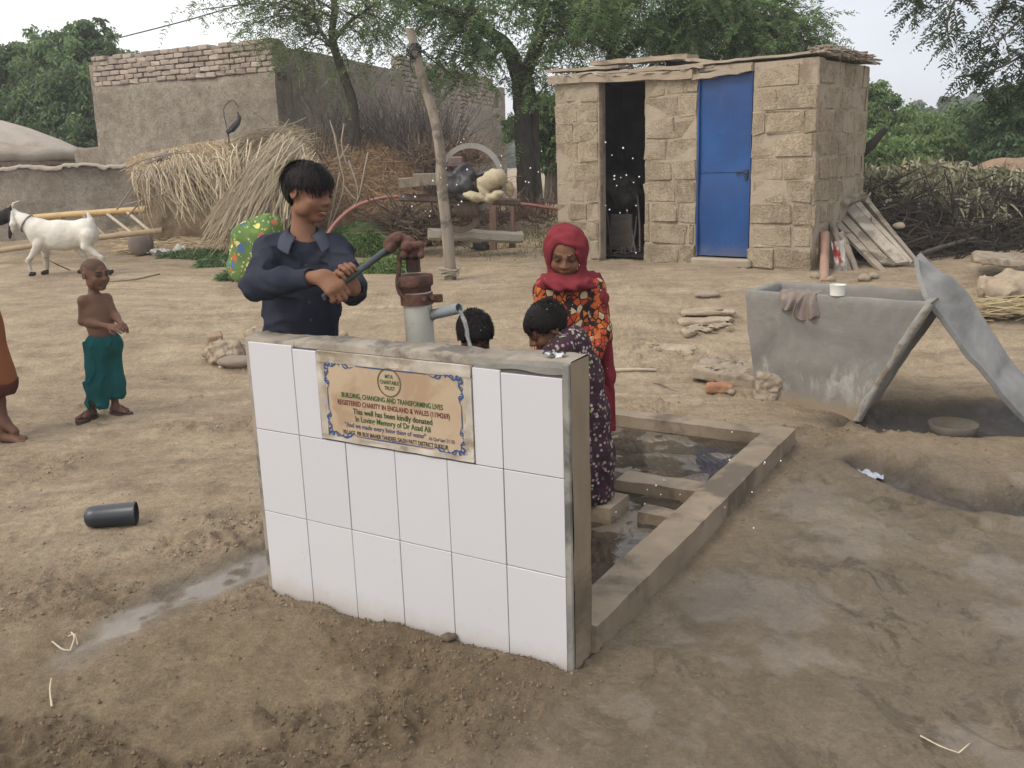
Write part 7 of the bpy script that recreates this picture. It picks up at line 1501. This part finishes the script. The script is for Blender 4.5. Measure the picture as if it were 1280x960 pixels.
mb = MB(); Ag = np.linspace(-1, 1, 12); P = np.array([[hd.p(a*.105, .437-.05*a*a, -.262+.014*a*a+z) for z in (-.014, .012)] for a in Ag]); P = np.array([[hd.p(a*.12, .412-.085*a*a, -.282+.026*a*a+z*(1-.5*a*a)) for z in (-.014, .016)] for a in Ag]); mb.grid(P, flip=True); mb.grid(P); mb.build('teeth', M('teeth', (.62, .58, .5), None, 9, .3, 0), boy)
navy = fabric('navy cotton', (.021, .024, .036), (.031, .034, .048))
def wrinkle(amp, J_=None, f=11, seed=0):
    def fn(p):
        w = amp*.8*fbm3(p*V(1, 1, .7), f, 3, seed)-amp*1.6*(np.clip(1-np.abs(fbm3(p*V(1, 1, 1.5)+.02*noise3(*(p*9).T)[:, None], 8, 2, seed+2))*2.2, 0, 1)**2)+amp*.7*np.sin(p[:, 2]*38+6*noise3(*(p*6).T, seed)+p[:, 0]*22)*np.clip(noise3(*(p*5).T, seed+4)+.3, 0, 1)
        if J_ is not None:
            for j in J_:
                r = np.linalg.norm(p-j, axis=1); w = w+amp*.8*np.sin((p-j) @ V(.5, .3, .8)*130+4*noise3(*(p*14).T, seed))*np.exp(-(r/.09)**2)
        return w
    return fn
g = SDF(q(285, 240)*V(1, 1, 0)+V(-.05, -.5, .28), q(480, 240)*V(1, 1, 0)+V(.05, .3, 1.42), .0065)
ax = frame(bfw); sm = (J['sl']+J['sr'])/2; hpv = (J['hl']+J['hr'])/2
g.cap(J['sl']-V(0, 0, .010), J['sr']-V(0, 0, .010), .054, .054, .04); g.ell(hpv+(sm-hpv)*.66+bfw*.005, (.142, .106, .215), ax, .04); g.ell(hpv+(sm-hpv)*.3, (.140, .108, .26), ax, .05); g.cap(hpv, hpv-V(0, 0, .45), .135, .16, .05)
g.cap(sm+V(0, 0, .0), J['neck']-V(0, 0, .01), .078, .052, .03)
for z in 'lr':
    g.chain([J['s'+z], J['e'+z]], [.054, .052], .03); e, w = J['e'+z], J['w'+z]; cuff = e+(w-e)*(.86 if z == 'r' else .72); g.chain([e, e+(cuff-e)*.5, cuff], [.052, .044, .037], .02)
    g.cap(cuff+(w-e)*.04, w+(w-e)*.6, .034, .034, .0, True)
g.cap(J['neck']+bfw*.075+V(0, 0, .05), J['neck']+bfw*.135-V(0, 0, .095), .05, .012, .02, True); g.cap(J['neck'], J['neck']+V(0, 0, .15), .055, .07, .01, True)
g.wobble(wrinkle(.0070, [J['er'], J['el'], J['sr']-V(0, 0, .07), J['sl']-V(0, 0, .07)], 9, 3)); shirt = g.build('shirt', navy, boy)
mb = MB()   # collar wings
for sgn in (1, -1):
    P = []
    for t in np.linspace(0, 1, 18):
        a = math.pi*(.16+.84*(1-t)); c = J['neck']+bfw*.012+V(0, 0, -.004)
        u_ = ax[0]*math.sin(a)*sgn+bfw*math.cos(a); o = u_*(.056+.004*t); top_ = c+o+V(0, 0, .026-.038*t**1.5)+bfw*.006*t; out = c+u_*(.090+.014*t)+V(0, 0, -.012-.052*t**2)+bfw*.018*t**2+ax[0]*sgn*.012*t
        P.append([top_+(c-top_)*.03, top_+V(0, 0, .006), top_*.5+out*.5+o*.06+V(0, 0, .008), out])
    P = np.array(P); mb.grid(P); mb.grid(P-(np.array([ax[1]]))*0-V(0, 0, .004), flip=True)
mb.build('collar', fabric('collar cotton', (.045, .050, .070), (.058, .064, .085)), shirt, smooth=True)
mb = MB(); bc = lambda t: J['neck']+bfw*(.135+.0*t)-V(0, 0, .10+.30*t)
for t in np.linspace(.05, .95, 5):
    mb = MB(); mb.lathe(bc(t)+bfw*.012, [(0, .002), (.005, .002), (.006, 0)], 10, ax=np.stack([ax[0], WUP, bfw])); mb.build('button', ink['dark ink'], shirt)
g = SDF(hpv+V(-.24, -.24, -.75), hpv+V(.24, .24, -.1), .012)
for z in 'lr': g.chain([J['h'+z]-V(0, 0, .1), J['k'+z], J['a'+z]+V(0, 0, .05)], [.11, .10, .085], .03)
g.build('trousers', navy, boy)

# ---- bare chested small child standing at left
KY = 5.76; q = lambda x, y, d=0.0: at(x, y, KY+d); ks = .70
kfw = nrm(V(.72, -.70, 0)); hd = Head(q(119, 343, 0), V(.86, -.50, -.10), V(0, 0, 1), .195)
gk = gz(q(128, 520)[0], KY)
J = dict(sr=q(104, 376, -.05), sl=q(133, 373, .05), er=q(103, 402, -.04), el=q(144, 395, .02), wr=q(137, 408, -.14), wl=q(149, 402, -.05), neck=q(117, 366, .02), skull=hd.p(0, -.12, -.2), hr=q(121, 432, -.04), hl=q(138, 431, .04), kr=q(118, 470, -.06), kl=q(141, 468, .03), ar=q(114, 514, -.05), al=q(144, 508, .03))
kid = person('small shaven headed bare chested child in teal trousers standing at left', V((J['ar']+J['al'])[0]/2, KY, gk))
g = SDF(V(q(80, 350)[0], KY-.45, gk-.02), V(q(180, 350)[0], KY+.35, gk+1.08), .0052)
body(g, J, ks, belly=.012, f=kfw); hd.add(g, round_=1); hand(g, J['wr'], V(.75, -.35, -.05), V(.2, .6, -.7), .66, .35, -1); hand(g, J['wl'], V(.6, -.5, -.3), V(-.5, .1, -.7), .66, .45, 1)
foot(g, J['ar'], V(-.25, -.9, 0), .70, gk+.014); foot(g, J['al'], V(.9, -.42, 0), .70, gk+.014)
ksk = SK*V(.66, .66, .70)
def kcol(v):
    c = hd.colour(v, ksk); z = hd.loc(v); m = (np.abs(z) < .8).all(1) & (z[:, 2]+.35*z[:, 1] > .24+.0*z[:, 0]) & (z[:, 1] < .30) & (z[:, 2] > .05); m |= (np.abs(z) < .8).all(1) & (z[:, 1] < -.12) & (z[:, 2] > -.12)
    c[m] = c[m]*.55; return c
g.build('body', skin_m, kid, colfn=kcol); hd.eyes(kid, .6)
teal = fabric('teal cotton', (.006, .058, .062), (.012, .085, .085))
g = SDF(V(q(85, 350)[0], KY-.4, gk+.06), V(q(175, 350)[0], KY+.35, gk+.62), .0065)
hp_ = (J['hl']+J['hr'])/2; g.ell(hp_+V(0, 0, .0), (.108, .095, .11), frame(kfw), .04)
hemr, heml = q(122, 500, -.05), q(144, 490, .03)
g.chain([J['hr'], J['kr']*.55+hemr*.45, hemr+V(0, 0, -.02)], [.070, .060, .060], .03); g.chain([J['hl'], J['kl']*.55+heml*.45, heml], [.066, .055, .055], .03)
g.cap(hemr-V(0, 0, .03), hemr-V(0, 0, .2), .06, .055, 0, True); g.cap(heml-V(0, 0, .012), heml-V(0, 0, .2), .055, .055, 0, True)
g.cut(lambda P: np.minimum(.5, P[..., 2]-(q(130, 417)[2]+.012*np.sin(P[..., 0]*30)))); g.wobble(lambda p: .009*fbm3(p*V(1, 1, .35), 14, 3, 3)-.012*np.clip(1-np.abs(fbm3(p*V(1, 1, .5), 11, 2, 7))*2.4, 0, 1)**2+.005*np.sin(p[:, 0]*70+6*noise3(*(p*5).T))*sstep(gk+.5, gk+.25, p[:, 2])); g.build('trousers', teal, kid)
sand = M('brown rubber', (.05, .03, .025), (.08, .05, .04), 20, .7)
for a, t in ((J['ar'], V(-.25, -.9, 0)), (J['al'], V(.9, -.42, 0))):
    t = nrm(t); l = np.cross(t, WUP); mb = MB(); c = V(a[0], a[1], gk+.006)+t*.042; th = np.linspace(0, 2*math.pi, 28)[:-1]
    R_ = np.array([[c+t*math.cos(u)*.098+l*math.sin(u)*.040*(1+.15*math.cos(u))+V(0, 0, z) for u in np.append(th, 0)] for z in (-.012, .009)]); mb.grid(R_, flip=False); mb.add(np.vstack([R_[1][:-1], R_[1][:-1].mean(0)]), [[i, (i+1) % 27, 27] for i in range(27)])
    mb.tube(bez([c+l*.036-t*.0, c+t*.02+V(0, 0, .042), c+t*.06+V(0, 0, .02)], 8), .006, 6); mb.tube(bez([c-l*.036-t*.0, c+t*.02+V(0, 0, .042), c+t*.06+V(0, 0, .02)], 8), .006, 6); mb.build('sandal', sand, kid)
mb = MB(); th = np.linspace(0, 2*math.pi, 40); ce = J['neck']-V(0, 0, .012); kax = frame(kfw); mb.tube([ce+kax[0]*math.sin(u)*.060+kfw*(math.cos(u)*.055+.012)-V(0, 0, .045*(1+math.cos(u))*.8) for u in th], .0018, 5, cap=False); mb.build('neck_cord', M('dark cord', (.03, .022, .02), None, 9), kid)

# ---- child at the left edge in a long rust coloured shirt
MY = 5.35; gm_ = gz(at(10, 540, MY)[0], MY); q = lambda x, y, d=0.0: at(x, y, MY+d); hd = Head(q(-40, 250), V(.9, -.3, -.1), V(0, 0, 1), .20)
J = dict(sr=q(-66, 305, -.05), sl=q(-22, 303, .08), er=q(-68, 358), el=q(-22, 355, .08), wr=q(-62, 405, -.06), wl=q(-20, 400, .03), neck=q(-42, 288), skull=hd.p(0, -.12, -.2), hr=q(-40, 410, -.03), hl=q(-22, 410, .06), kr=q(-34, 470, -.05), kl=q(-8, 470, .03), ar=q(-40, 526, -.05), al=q(5, 527, 0))
man = person('person in a long rust brown shirt at the left edge, one bare foot showing', V(q(-15, 540)[0], MY, gm_))
g = SDF(V(q(-110, 350)[0], MY-.4, gm_-.02), V(q(75, 350)[0], MY+.4, gm_+1.5), .007); body(g, J, .85, f=V(.9, -.4, 0)); hd.add(g); hand(g, J['wr'], V(.1, -.1, -1), V(.5, .5, 0), .8, .4, 1); hand(g, J['wl'], V(.1, -.1, -1), V(-.5, .2, 0), .8, .4, -1)
foot(g, J['ar'], V(.9, -.4, 0), .92, gm_+.002); foot(g, J['al'], V(.95, -.30, 0), .95, gm_+.002); g.build('body', skin_m, man, colfn=lambda v: hd.colour(v, SK*V(.62, .58, .6))); hd.eyes(man); hd.hair('hair', man, .05, .2, 300, .05, seed=3)
rust_c = fabric('rust cotton', (.18, .062, .028), (.235, .088, .04)); hem_c = fabric('dark rust hem', (.075, .026, .018), (.10, .036, .024))
g = SDF(V(q(-115, 350)[0], MY-.4, gm_+.2), V(q(60, 350)[0], MY+.4, gm_+1.3), .010)
sm = (J['sl']+J['sr'])/2; hp_ = (J['hl']+J['hr'])/2; g.cap(J['sl'], J['sr'], .06, .06, .05); g.chain([sm-V(0, 0, .08), hp_, q(-15, 478)], [.125, .135, .150], .06)
for z in 'lr': g.chain([J['s'+z], J['e'+z], J['e'+z]*.3+J['w'+z]*.7], [.055, .05, .045], .03)
g.cut(lambda P: q(0, 492)[2]-P[..., 2]); g.wobble(lambda p: .01*fbm3(p*V(1, 1, .3), 9, 3, 5)); shirt = g.build('long_shirt', rust_c, man)
zb0 = q(0, 492)[2]; g = SDF(V(q(-80, 350)[0], MY-.35, zb0-.05), V(q(60, 350)[0], MY+.35, zb0+.14), .010); g.chain([hp_, q(-15, 478)], [.138, .1535], .06); g.cut(lambda P: np.maximum(zb0-.012-P[..., 2], P[..., 2]-zb0-.075)); g.wobble(lambda p: .01*fbm3(p*V(1, 1, .3), 9, 3, 5)); g.build('hem', hem_c, shirt)

# ---- girl in the red scarf
RY = 4.12; q = lambda x, y, d=0.0: at(x, y, RY+d); hd = Head(q(707, 317, 0), V(-.12, -.94, -.36), V(0, -.26, 1), .207)
J = dict(sr=q(681, 364), sl=q(741, 362), er=q(676, 415, -.05), el=q(750, 412, -.03), wr=q(684, 458, -.16), wl=q(738, 455, -.16), neck=q(711, 350, .03), skull=hd.p(0, -.14, -.2), hl=q(726, 465, .02), hr=q(698, 465, .02))
for z in 'lr': J['k'+z] = J['h'+z]*V(1, 1, 0)+V(0, -.02, .30); J['a'+z] = J['h'+z]*V(1, 1, 0)+V(0, 0, .09)
girl = person('girl with a red headscarf and orange patterned dress looking down', (J['hl']+J['hr'])/2*V(1, 1, 0)+V(0, 0, .03))
g = SDF(V(q(655, 300)[0], RY-.4, -.0), V(q(775, 300)[0], RY+.25, 1.32), .0052); body(g, J, .78, f=V(0, -1, 0)); hd.add(g, round_=.6); hand(g, J['wr'], V(.2, -.6, -.6), V(.7, .2, -.3), .74, .4, 1); hand(g, J['wl'], V(-.2, -.6, -.6), V(-.7, .2, -.3), .74, .4, -1)
for z in 'lr': foot(g, J['a'+z], V(0, -1, 0), .75, .03)
g.build('body', skin_m, girl, colfn=lambda v: hd.colour(v, SK*V(.86, .78, .74))); hd.eyes(girl, .9); hd.hair('hair', girl, .1, .40, 60, -.03, seed=5, mess=.0)
def patterned(name, base, cells, scale, edge, edgec, s2=None, nz=.5):
    s = NT(name); vo = s.n('ShaderNodeTexVoronoi'); vo.inputs['Scale'].default_value = scale; mp = s.n('ShaderNodeMapping'); mp.inputs['Scale'].default_value = (1, 1, .7); s.l(s.tc.outputs['Object'], mp.inputs[0]); s.l(mp.outputs[0], vo.inputs['Vector'])
    sp = s.n('ShaderNodeSeparateColor'); s.l(vo.outputs['Color'], sp.inputs[0]); r = s.ramp(sp.outputs[0], cells)
    s.t.nodes[-1].color_ramp.interpolation = 'CONSTANT'
    for n in s.t.nodes:
        if n.type == 'VALTORGB': n.color_ramp.interpolation = 'CONSTANT'
    ve = s.n('ShaderNodeTexVoronoi', feature='DISTANCE_TO_EDGE'); ve.inputs['Scale'].default_value = scale; s.l(mp.outputs[0], ve.inputs['Vector']); c = s.mix(s.ramp(ve.outputs['Distance'], [(.05, 1.0), (.10, 0.0)]), r, edgec)
    if s2: c = s.mix(s.ramp(s.noise(s2[0], 4), [(.55, 0.0), (.6, 1.0)]), c, s2[1])
    return s.fin(c, .9, s.bump(s.noise(200, 3), .3, .0015), .12)
orange_p = patterned('orange printed cloth', None, [(.0, (.40, .085, .025)), (.30, (.46, .13, .035)), (.50, (.45, .33, .20)), (.64, (.36, .05, .03)), (.86, (.025, .018, .016))], 40, .50, (.030, .018, .015), (11, (.42, .11, .03)))
g = SDF(V(q(648, 300)[0], RY-.42, .14), V(q(785, 300)[0], RY+.28, 1.2), .0065); sm = (J['sl']+J['sr'])/2; hp_ = (J['hl']+J['hr'])/2
g.cap(J['sl'], J['sr'], .050, .050, .04); g.ell(hp_*.35+sm*.65, (.128, .095, .17), None, .05); g.cap(hp_*.6+sm*.4, hp_-V(0, 0, .45), .108, .175, .06)
for z in 'lr': g.chain([J['s'+z], J['e'+z], J['e'+z]*.25+J['w'+z]*.75], [.052, .046, .042], .025)
g.cap(J['neck']+V(0, -.05, -.0), J['neck']+V(-.005, -.11, -.055), .045, .018, .015, True); g.cap(J['neck']-V(0, 0, .02), J['neck']+V(0, 0, .1), .05, .06, .01, True)
g.wobble(wrinkle(.005, [J['er'], J['el']], 9, 8)); g.build('dress', orange_p, girl)
red = fabric('red cotton scarf', (.140, .019, .026), (.185, .029, .036)); g = SDF(V(q(655, 300)[0]-.03, RY-.34, .24), V(q(790, 300)[0], RY+.26, 1.36), .0058)
g.ell(hd.p(0, -.10, .08), np.array((.475, .54, .50))*hd.H, hd.ax, 0); g.cap(hd.p(0, -.1, -.15), J['neck']+V(0, .01, -.01), .085, .095, .03); 
g.ell(hd.p(0, .50, -.035), np.array((.295, .40, .40))*hd.H, hd.ax, .02*hd.H, True); g.ell(hd.p(0, .12, -.05), np.array((.31, .40, .44))*hd.H, hd.ax, .01, True)
rs_ = [(.0, .0), (.35, .25), (.7, .55), (1, 1)]
# folds wrapped round the neck and over her left shoulder
g.ell(q(711, 353, -.035), (.118, .088, .036), frame(V(0, -1, -.1), V(.12, 0, 1)), .03); g.chain([q(684, 350, -.02), q(698, 361, -.105), q(716, 360, -.125), q(736, 351, -.08)], [.012, .011, .011, .014], .022); g.cap(q(682, 356, .04), q(742, 354, .05), .048, .048, .03); g.chain([q(672, 362, .0), q(680, 356, -.03), q(690, 352, -.05)], [.015, .018, .018], .02)
g.chain([q(742, 352, .0), q(751, 372, -.03), q(756, 420, -.02), q(760, 470, -.01), q(762, 536, -.0)], [.026, .030, .030, .028, .020], .02); g.chain([q(738, 352, .06), q(748, 400, .08), q(756, 470, .08), q(764, 535, .06)], [.034, .045, .042, .02], .03)
g.wobble(lambda p: .0045*fbm3(p*V(1, 1, .5), 13, 3, 9)+.004*np.sin(p[:, 0]*150+p[:, 1]*60+8*noise3(*(p*7).T))*sstep(1.02, .85, p[:, 2])+.0035*np.sin((p[:, 2]*.8+p[:, 0]*.5)*140+5*noise3(*(p*9).T))*np.exp(-((p[:, 2]-q(710, 355)[2])/.06)**2)); g.wobble(lambda p: (.0032*np.sin(np.hypot((p-hd.c) @ hd.ax[0], (p-hd.c) @ hd.ax[2])*120+5*noise3(*(p*11).T, 2))+.003*np.sin(((p-hd.c) @ hd.ax[1])*110+4*noise3(*(p*8).T, 5)))*sstep(.95, 1.05, p[:, 2])); g.build('headscarf', red, girl)

# ---- girl bending to wash, dark floral dress
FY = 3.72; q = lambda x, y, d=0.0: at(x, y, FY+d); hd = Head(q(683, 410), V(-.80, -.25, -.56), V(-.42, -.12, .85), .19)
J = dict(sr=q(702, 437, -.10), sl=q(722, 428, .10), er=q(668, 462, -.14), el=q(690, 468, .08), wr=q(640, 470, -.14), wl=q(655, 478, .06), neck=q(712, 424, .0), skull=hd.p(0, -.14, -.2), hl=q(731, 512, .06), hr=q(727, 514, -.055))
for z, dd in (('l', .055), ('r', -.05)): J['k'+z] = q(738, 570, dd); J['a'+z] = V(*(q(742, 622, dd)[:2]), .165)
girl2 = person('girl with wet black hair bending over in a dark floral dress', V(q(748, 600)[0], FY, .105))
g = SDF(V(q(620, 420)[0], FY-.34, .06), V(q(795, 420)[0], FY+.34, 1.08), .0052); body(g, J, .72, f=V(-.7, 0, -.7)); hd.add(g); hand(g, J['wr'], V(-.9, 0, -.2), V(.1, .4, .8), .72, .3, 1); hand(g, J['wl'], V(-.9, 0, -.2), V(.1, -.4, .8), .72, .3, -1)
for z in 'lr': foot(g, J['a'+z]-V(0, 0, .02), V(-.9, -.4, 0), .62, .105)
g.build('body', skin_m, girl2, colfn=lambda v: hd.colour(v, SK*V(.8, .74, .72))); hd.eyes(girl2, 1); hd.hair('hair', girl2, .02, .20, 900, .05, .32, -.40, seed=7)
floral = NT('dark floral dress'); vo = floral.n('ShaderNodeTexVoronoi'); vo.inputs['Scale'].default_value = 58; floral.l(floral.tc.outputs['Object'], vo.inputs['Vector']); sp = floral.n('ShaderNodeSeparateColor'); floral.l(vo.outputs['Color'], sp.inputs[0])
pt = floral.ramp(sp.outputs[0], [(.0, (.30, .23, .22)), (.35, (.40, .34, .33)), (.55, (.16, .08, .11)), (.72, (.035, .022, .03)), (.86, (.15, .24, .04)), (.93, (.36, .28, .25))]); [setattr(n.color_ramp, 'interpolation', 'CONSTANT') for n in floral.t.nodes if n.type == 'VALTORGB']
_c = floral.mix(floral.ramp(floral.math('ADD', vo.outputs['Distance'], floral.math('MULTIPLY', floral.noise(90, 2), .2)), [(.42, 1.0), (.52, 0.0)]), floral.ramp(floral.noise(12, 4), [(.4, (.022, .013, .018)), (.6, (.05, .022, .032))]), pt); floral = floral.fin(_c, .85, floral.bump(floral.noise(150, 3), .3, .002), .2)
g = SDF(V(q(640, 420)[0], FY-.3, .10), V(q(800, 420)[0], FY+.34, 1.02), .0065); sm = (J['sl']+J['sr'])/2; hp_ = (J['hl']+J['hr'])/2
g.cap(J['sl'], J['sr'], .050, .050, .04); g.chain([sm, q(722, 470), q(729, 515)], [.088, .098, .102], .05); g.chain([q(729, 515), q(735, 570), q(739, 612)], [.102, .104, .094], .04)
for z in 'lr': g.chain([J['s'+z], J['e'+z], J['e'+z]*.4+J['w'+z]*.6], [.048, .04, .036], .025)
g.cap(J['neck'], J['neck']+nrm(J['skull']-J['neck'])*.12, .048, .055, .01, True); g.cut(lambda P: q(750, 629)[2]+.012*np.sin(P[..., 0]*60)-P[..., 2]); g.wobble(lambda p: .005*fbm3(p*V(1, 1, .4), 12, 3, 4)+.006*np.sin(np.arctan2(p[:, 1]-FY, p[:, 0]-q(738, 600)[0])*9+4*noise3(*(p*4).T))*sstep(.55, .25, p[:, 2])); g.build('dress', floral, girl2)

# ---- small child under the spout, only the head shows above the wall
CY = 3.84; q = lambda x, y, d=0.0: at(x, y, CY+d); hd = Head(q(594, 421), V(.22, -.80, -.62), V(.08, -.45, .9), .185)
J = dict(sr=q(566, 462), sl=q(622, 462), er=q(560, 505, -.1), el=q(628, 505, -.1), wr=q(580, 520, -.22), wl=q(610, 520, -.22), neck=q(594, 447, .04), skull=hd.p(0, -.14, -.2), hl=q(606, 540, .1), hr=q(582, 540, .1))
for z in 'lr': J['k'+z] = J['h'+z]+V(0, -.16, -.13); J['a'+z] = J['k'+z]*V(1, 1, 0)+V(0, .10, .09)
ch = person('small child with wet hair bathing under the pump spout, head just above the wall', V(q(594, 500)[0], CY, .03))
g = SDF(V(q(540, 400)[0], CY-.35, .0), V(q(650, 400)[0], CY+.3, .98), .0055); body(g, J, .68, f=V(0, -1, 0)); hd.add(g); hand(g, J['wr'], V(.3, -.7, .3), V(.6, .2, .6), .66, .4, 1); hand(g, J['wl'], V(-.3, -.7, .3), V(-.6, .2, .6), .66, .4, -1)
for z in 'lr': foot(g, J['a'+z], V(0, -1, 0), .62, .03)
g.build('body', skin_m, ch, colfn=lambda v: hd.colour(v, SK*V(.75, .66, .64))); hd.eyes(ch, 1); hd.hair('hair', ch, .05, .235, 800, .045, .3, -.35, seed=9)
g = SDF(V(q(545, 400)[0], CY-.25, .2), V(q(645, 400)[0], CY+.3, .86), .01); sm = (J['sl']+J['sr'])/2; hp_ = (J['hl']+J['hr'])/2; g.cap(J['sl'], J['sr'], .045, .045, .04); g.chain([sm-V(0, 0, .05), hp_], [.10, .11], .04); g.cap(J['neck']-V(0, 0, .03), J['neck']+V(0, -.02, .1), .042, .06, .01, True); g.build('shirt', fabric('wet brown cotton', (.10, .05, .035), (.14, .075, .05)), ch)

# ------------------------------------------------------------------ goat with tether
GY = 10.35; q = lambda x, y, d=0.0: at(x, y, GY+d); gg0 = gz(q(70, 350)[0], GY)
goat = thing('goat', 'white goat with a black face and ears walking left before the ladder', 'goat', V(q(75, 350)[0], GY, gg0))
g = SDF(V(q(-40, 300)[0], GY-.45, gg0-.02), V(q(160, 300)[0], GY+.45, gg0+1.02), .0095); I = None
g.chain([q(50, 291), q(75, 293), q(104, 291)], [.135, .15, .135], .05); g.ell(q(54, 296), (.13, .125, .165), None, .05); g.ell(q(108, 291), (.12, .12, .15), None, .05); g.ell(q(80, 301), (.2, .12, .10), None, .05)
g.chain([q(48, 287), q(32, 278), q(15, 268)], [.115, .082, .062], .05); g.chain([q(12, 267), q(4, 272), q(-8, 282)], [.068, .065, .042], .03); g.cap(q(-6, 279), q(-10, 284), .042, .036, .02)
for s_ in (-1, 1): g.chain([q(14, 266, s_*.06), q(15, 280, s_*.11), q(12, 297, s_*.115)], [.026, .032, .016], .015); g.chain([q(12, 262, s_*.03), q(17, 254, s_*.045), q(24, 251, s_*.06)], [.017, .013, .007], .01)
def leg(pts, rad_): g.chain(pts, rad_, .022)
def hoof(px, py, d): b = q(px, py, d); b[2] = gg0+.03; return b
for (hipp, knee, fet, hf, d) in (((50, 303), (35, 327), (40, 343), (43, 351), -.085), ((54, 304), (58, 331), (59, 343), (59, 350), .085)):
    leg([q(*hipp, d), q((hipp[0]+knee[0])/2+1, (hipp[1]+knee[1])/2-1, d), q(*knee, d), q(*fet, d), hoof(*hf, d)], [.062, .038, .025, .017, .023]); g.cap(hoof(*hf, d), hoof(*hf, d)-V(.035, 0, .012), .026, .022, .01)
for (hipp, stif, hock, fet, hf, d) in (((110, 294), (107, 308), (127, 323), (137, 341), (140, 346), -.085), ((106, 294), (98, 310), (108, 324), (106, 343), (104, 350), .085)):
    leg([q(*hipp, d), q(*stif, d), q(*hock, d), q(*fet, d), hoof(*hf, d)], [.078, .046, .026, .018, .023]); g.cap(hoof(*hf, d), hoof(*hf, d)-V(.035, 0, .012), .026, .022, .01)
g.chain([q(116, 283), q(114, 275), q(110, 267)], [.035, .028, .016], .02); g.wobble(lambda p: .004*fbm3(p, 18, 2, 3))
eb = q(9, 268)
def gcol(v):
    c = np.tile(V(.62, .585, .515), (len(v), 1))*(1+.12*fbm3(v, 6, 3, 5))[:, None]; X_ = v[:, 0]; xa, xb = q(19, 270)[0], q(-1, 270)[0]
    n = .012*fbm3(v, 14, 2, 4); blk = (X_+n < xa) & (X_ > xb+n); ear = (X_+n < q(21, 280)[0]) & (v[:, 2] < q(10, 276)[2]) & (np.abs(v[:, 1]-GY) > .075) & (v[:, 2] > gg0+.5); thr = (X_+n < xa) & (v[:, 2] < q(10, 272)[2])&(X_ > xb+n)
    c[blk | ear | thr] = (.025, .022, .022); c[v[:, 2] < gg0+.052] = (.035, .03, .028); kn = (v[:, 2] < gg0+.20) & (v[:, 2] > gg0+.05); c[kn] *= V(.78, .74, .68); return c
g.build('body', colmat('goat coat', .9, .5, 60, .006, .1, .18, 10), goat, colfn=gcol)
mb = MB(); c = q(34, 279.5); ax_ = frame(nrm(q(48, 287)-q(15, 268))); th = np.linspace(0, 2*math.pi, 24); mb.tube([c+ax_[0]*.098*math.cos(u)+ax_[2]*.102*math.sin(u) for u in th], .010, 6, cap=False); mb.build('collar', M('grey cord collar', (.12, .12, .12), (.2, .2, .2), 40), goat)
for s_ in (-1, 1):
    mb = MB(); e = q(5, 269, s_*.058); G_ = SDF(e-.03, e+.03, .004); G_.ell(e, (.016, .012, .014), None, 0); v, f = G_.mesh(); mb.add(v, f); mb.build('eye', M('goat eye', (.10, .06, .02), None, 9, .2, 0), goat, smooth=True)
mb = MB(); mb.tube(bez([q(56, 322, .05), q(70, 330, .0)]+[place(x, y)+V(0, 0, .012) for x, y in ((88, 343), (104, 350), (128, 353), (150, 352.5), (172, 350), (200, 346))], 40), .008, 6); tag(mb.build('rope', M('tether rope', (.20, .15, .10), (.28, .22, .15), 30), loc=q(56, 322, .05)), 'thin tether rope trailing from the goat across the yard', 'rope')

# ------------------------------------------------------------------ splashing droplets in the air and along the kerb
drop_m = NT('water droplet'); drop_m.b.inputs['Base Color'].default_value = (.95, .96, .97, 1); drop_m.b.inputs['Roughness'].default_value = .08; drop_m.b.inputs['Specular IOR Level'].default_value = 1.0; drop_m.b.inputs['Transmission Weight'].default_value = .25; drop_m = drop_m.m
mb = MB(); rd = np.random.default_rng(21)
drops = [(757, 178), (724, 173), (779, 185), (765, 194), (791, 198), (768, 220), (776, 222), (783, 219), (771, 232), (792, 228), (799, 221), (757, 257), (768, 224), (762, 262), (775, 266), (784, 263), (795, 257), (795, 316), (576, 178), (580, 174), (627, 195), (661, 228), (657, 227), (677, 189), (558, 210), (584, 212), (559, 231), (571, 231), (532, 264), (538, 264), (519, 246), (515, 258), (573, 256), (626, 207), (663, 210), (673, 215), (537, 270), (541, 226), (551, 222), (504, 246), (577, 252)]
near_d = [(956, 578), (940, 615), (942, 660), (906, 634), (882, 652), (912, 575), (976, 576), (955, 580), (820, 607), (826, 618), (809, 612), (830, 600), (850, 618), (806, 630), (770, 640), (915, 540)]
for i, (x, y) in enumerate(drops+near_d):
    Yd = rd.uniform(3.7, 4.6) if i < len(drops) else rd.uniform(2.9, 3.5); c = at(x, y, Yd); r = rd.uniform(.0024, .0046)*(.8 if i >= len(drops) else 1); mb.lathe(c, [(0, -r), (r*.6, -r*.8), (r, 0), (r*.7, r*.7), (0, r)], 8)
for k in range(220):
    c = at(rd.normal(640, 70), rd.normal(400, 45), rd.uniform(3.6, 4.2)); r = rd.uniform(.0008, .002); mb.lathe(c, [(0, -r), (r, 0), (0, r)], 5)
tag(mb.build('water_droplets', drop_m, smooth=True, usecol=False), kind='stuff')

# ------------------------------------------------------------------ thin dusty air
hz = bpy.data.materials.new('thin haze'); hz.use_nodes = True; ht = hz.node_tree; ht.nodes.clear()
ho = ht.nodes.new('ShaderNodeOutputMaterial'); hv = ht.nodes.new('ShaderNodeVolumePrincipled'); hv.inputs['Color'].default_value = (.96, .97, .98, 1); hv.inputs['Density'].default_value = .0023; hv.inputs['Anisotropy'].default_value = .2
ht.links.new(hv.outputs[0], ho.inputs['Volume'])
mb = MB(); mb.box((0, 205, 5.5), (720, 460, 14), None); tag(mb.build('haze', hz, usecol=False), kind='stuff')
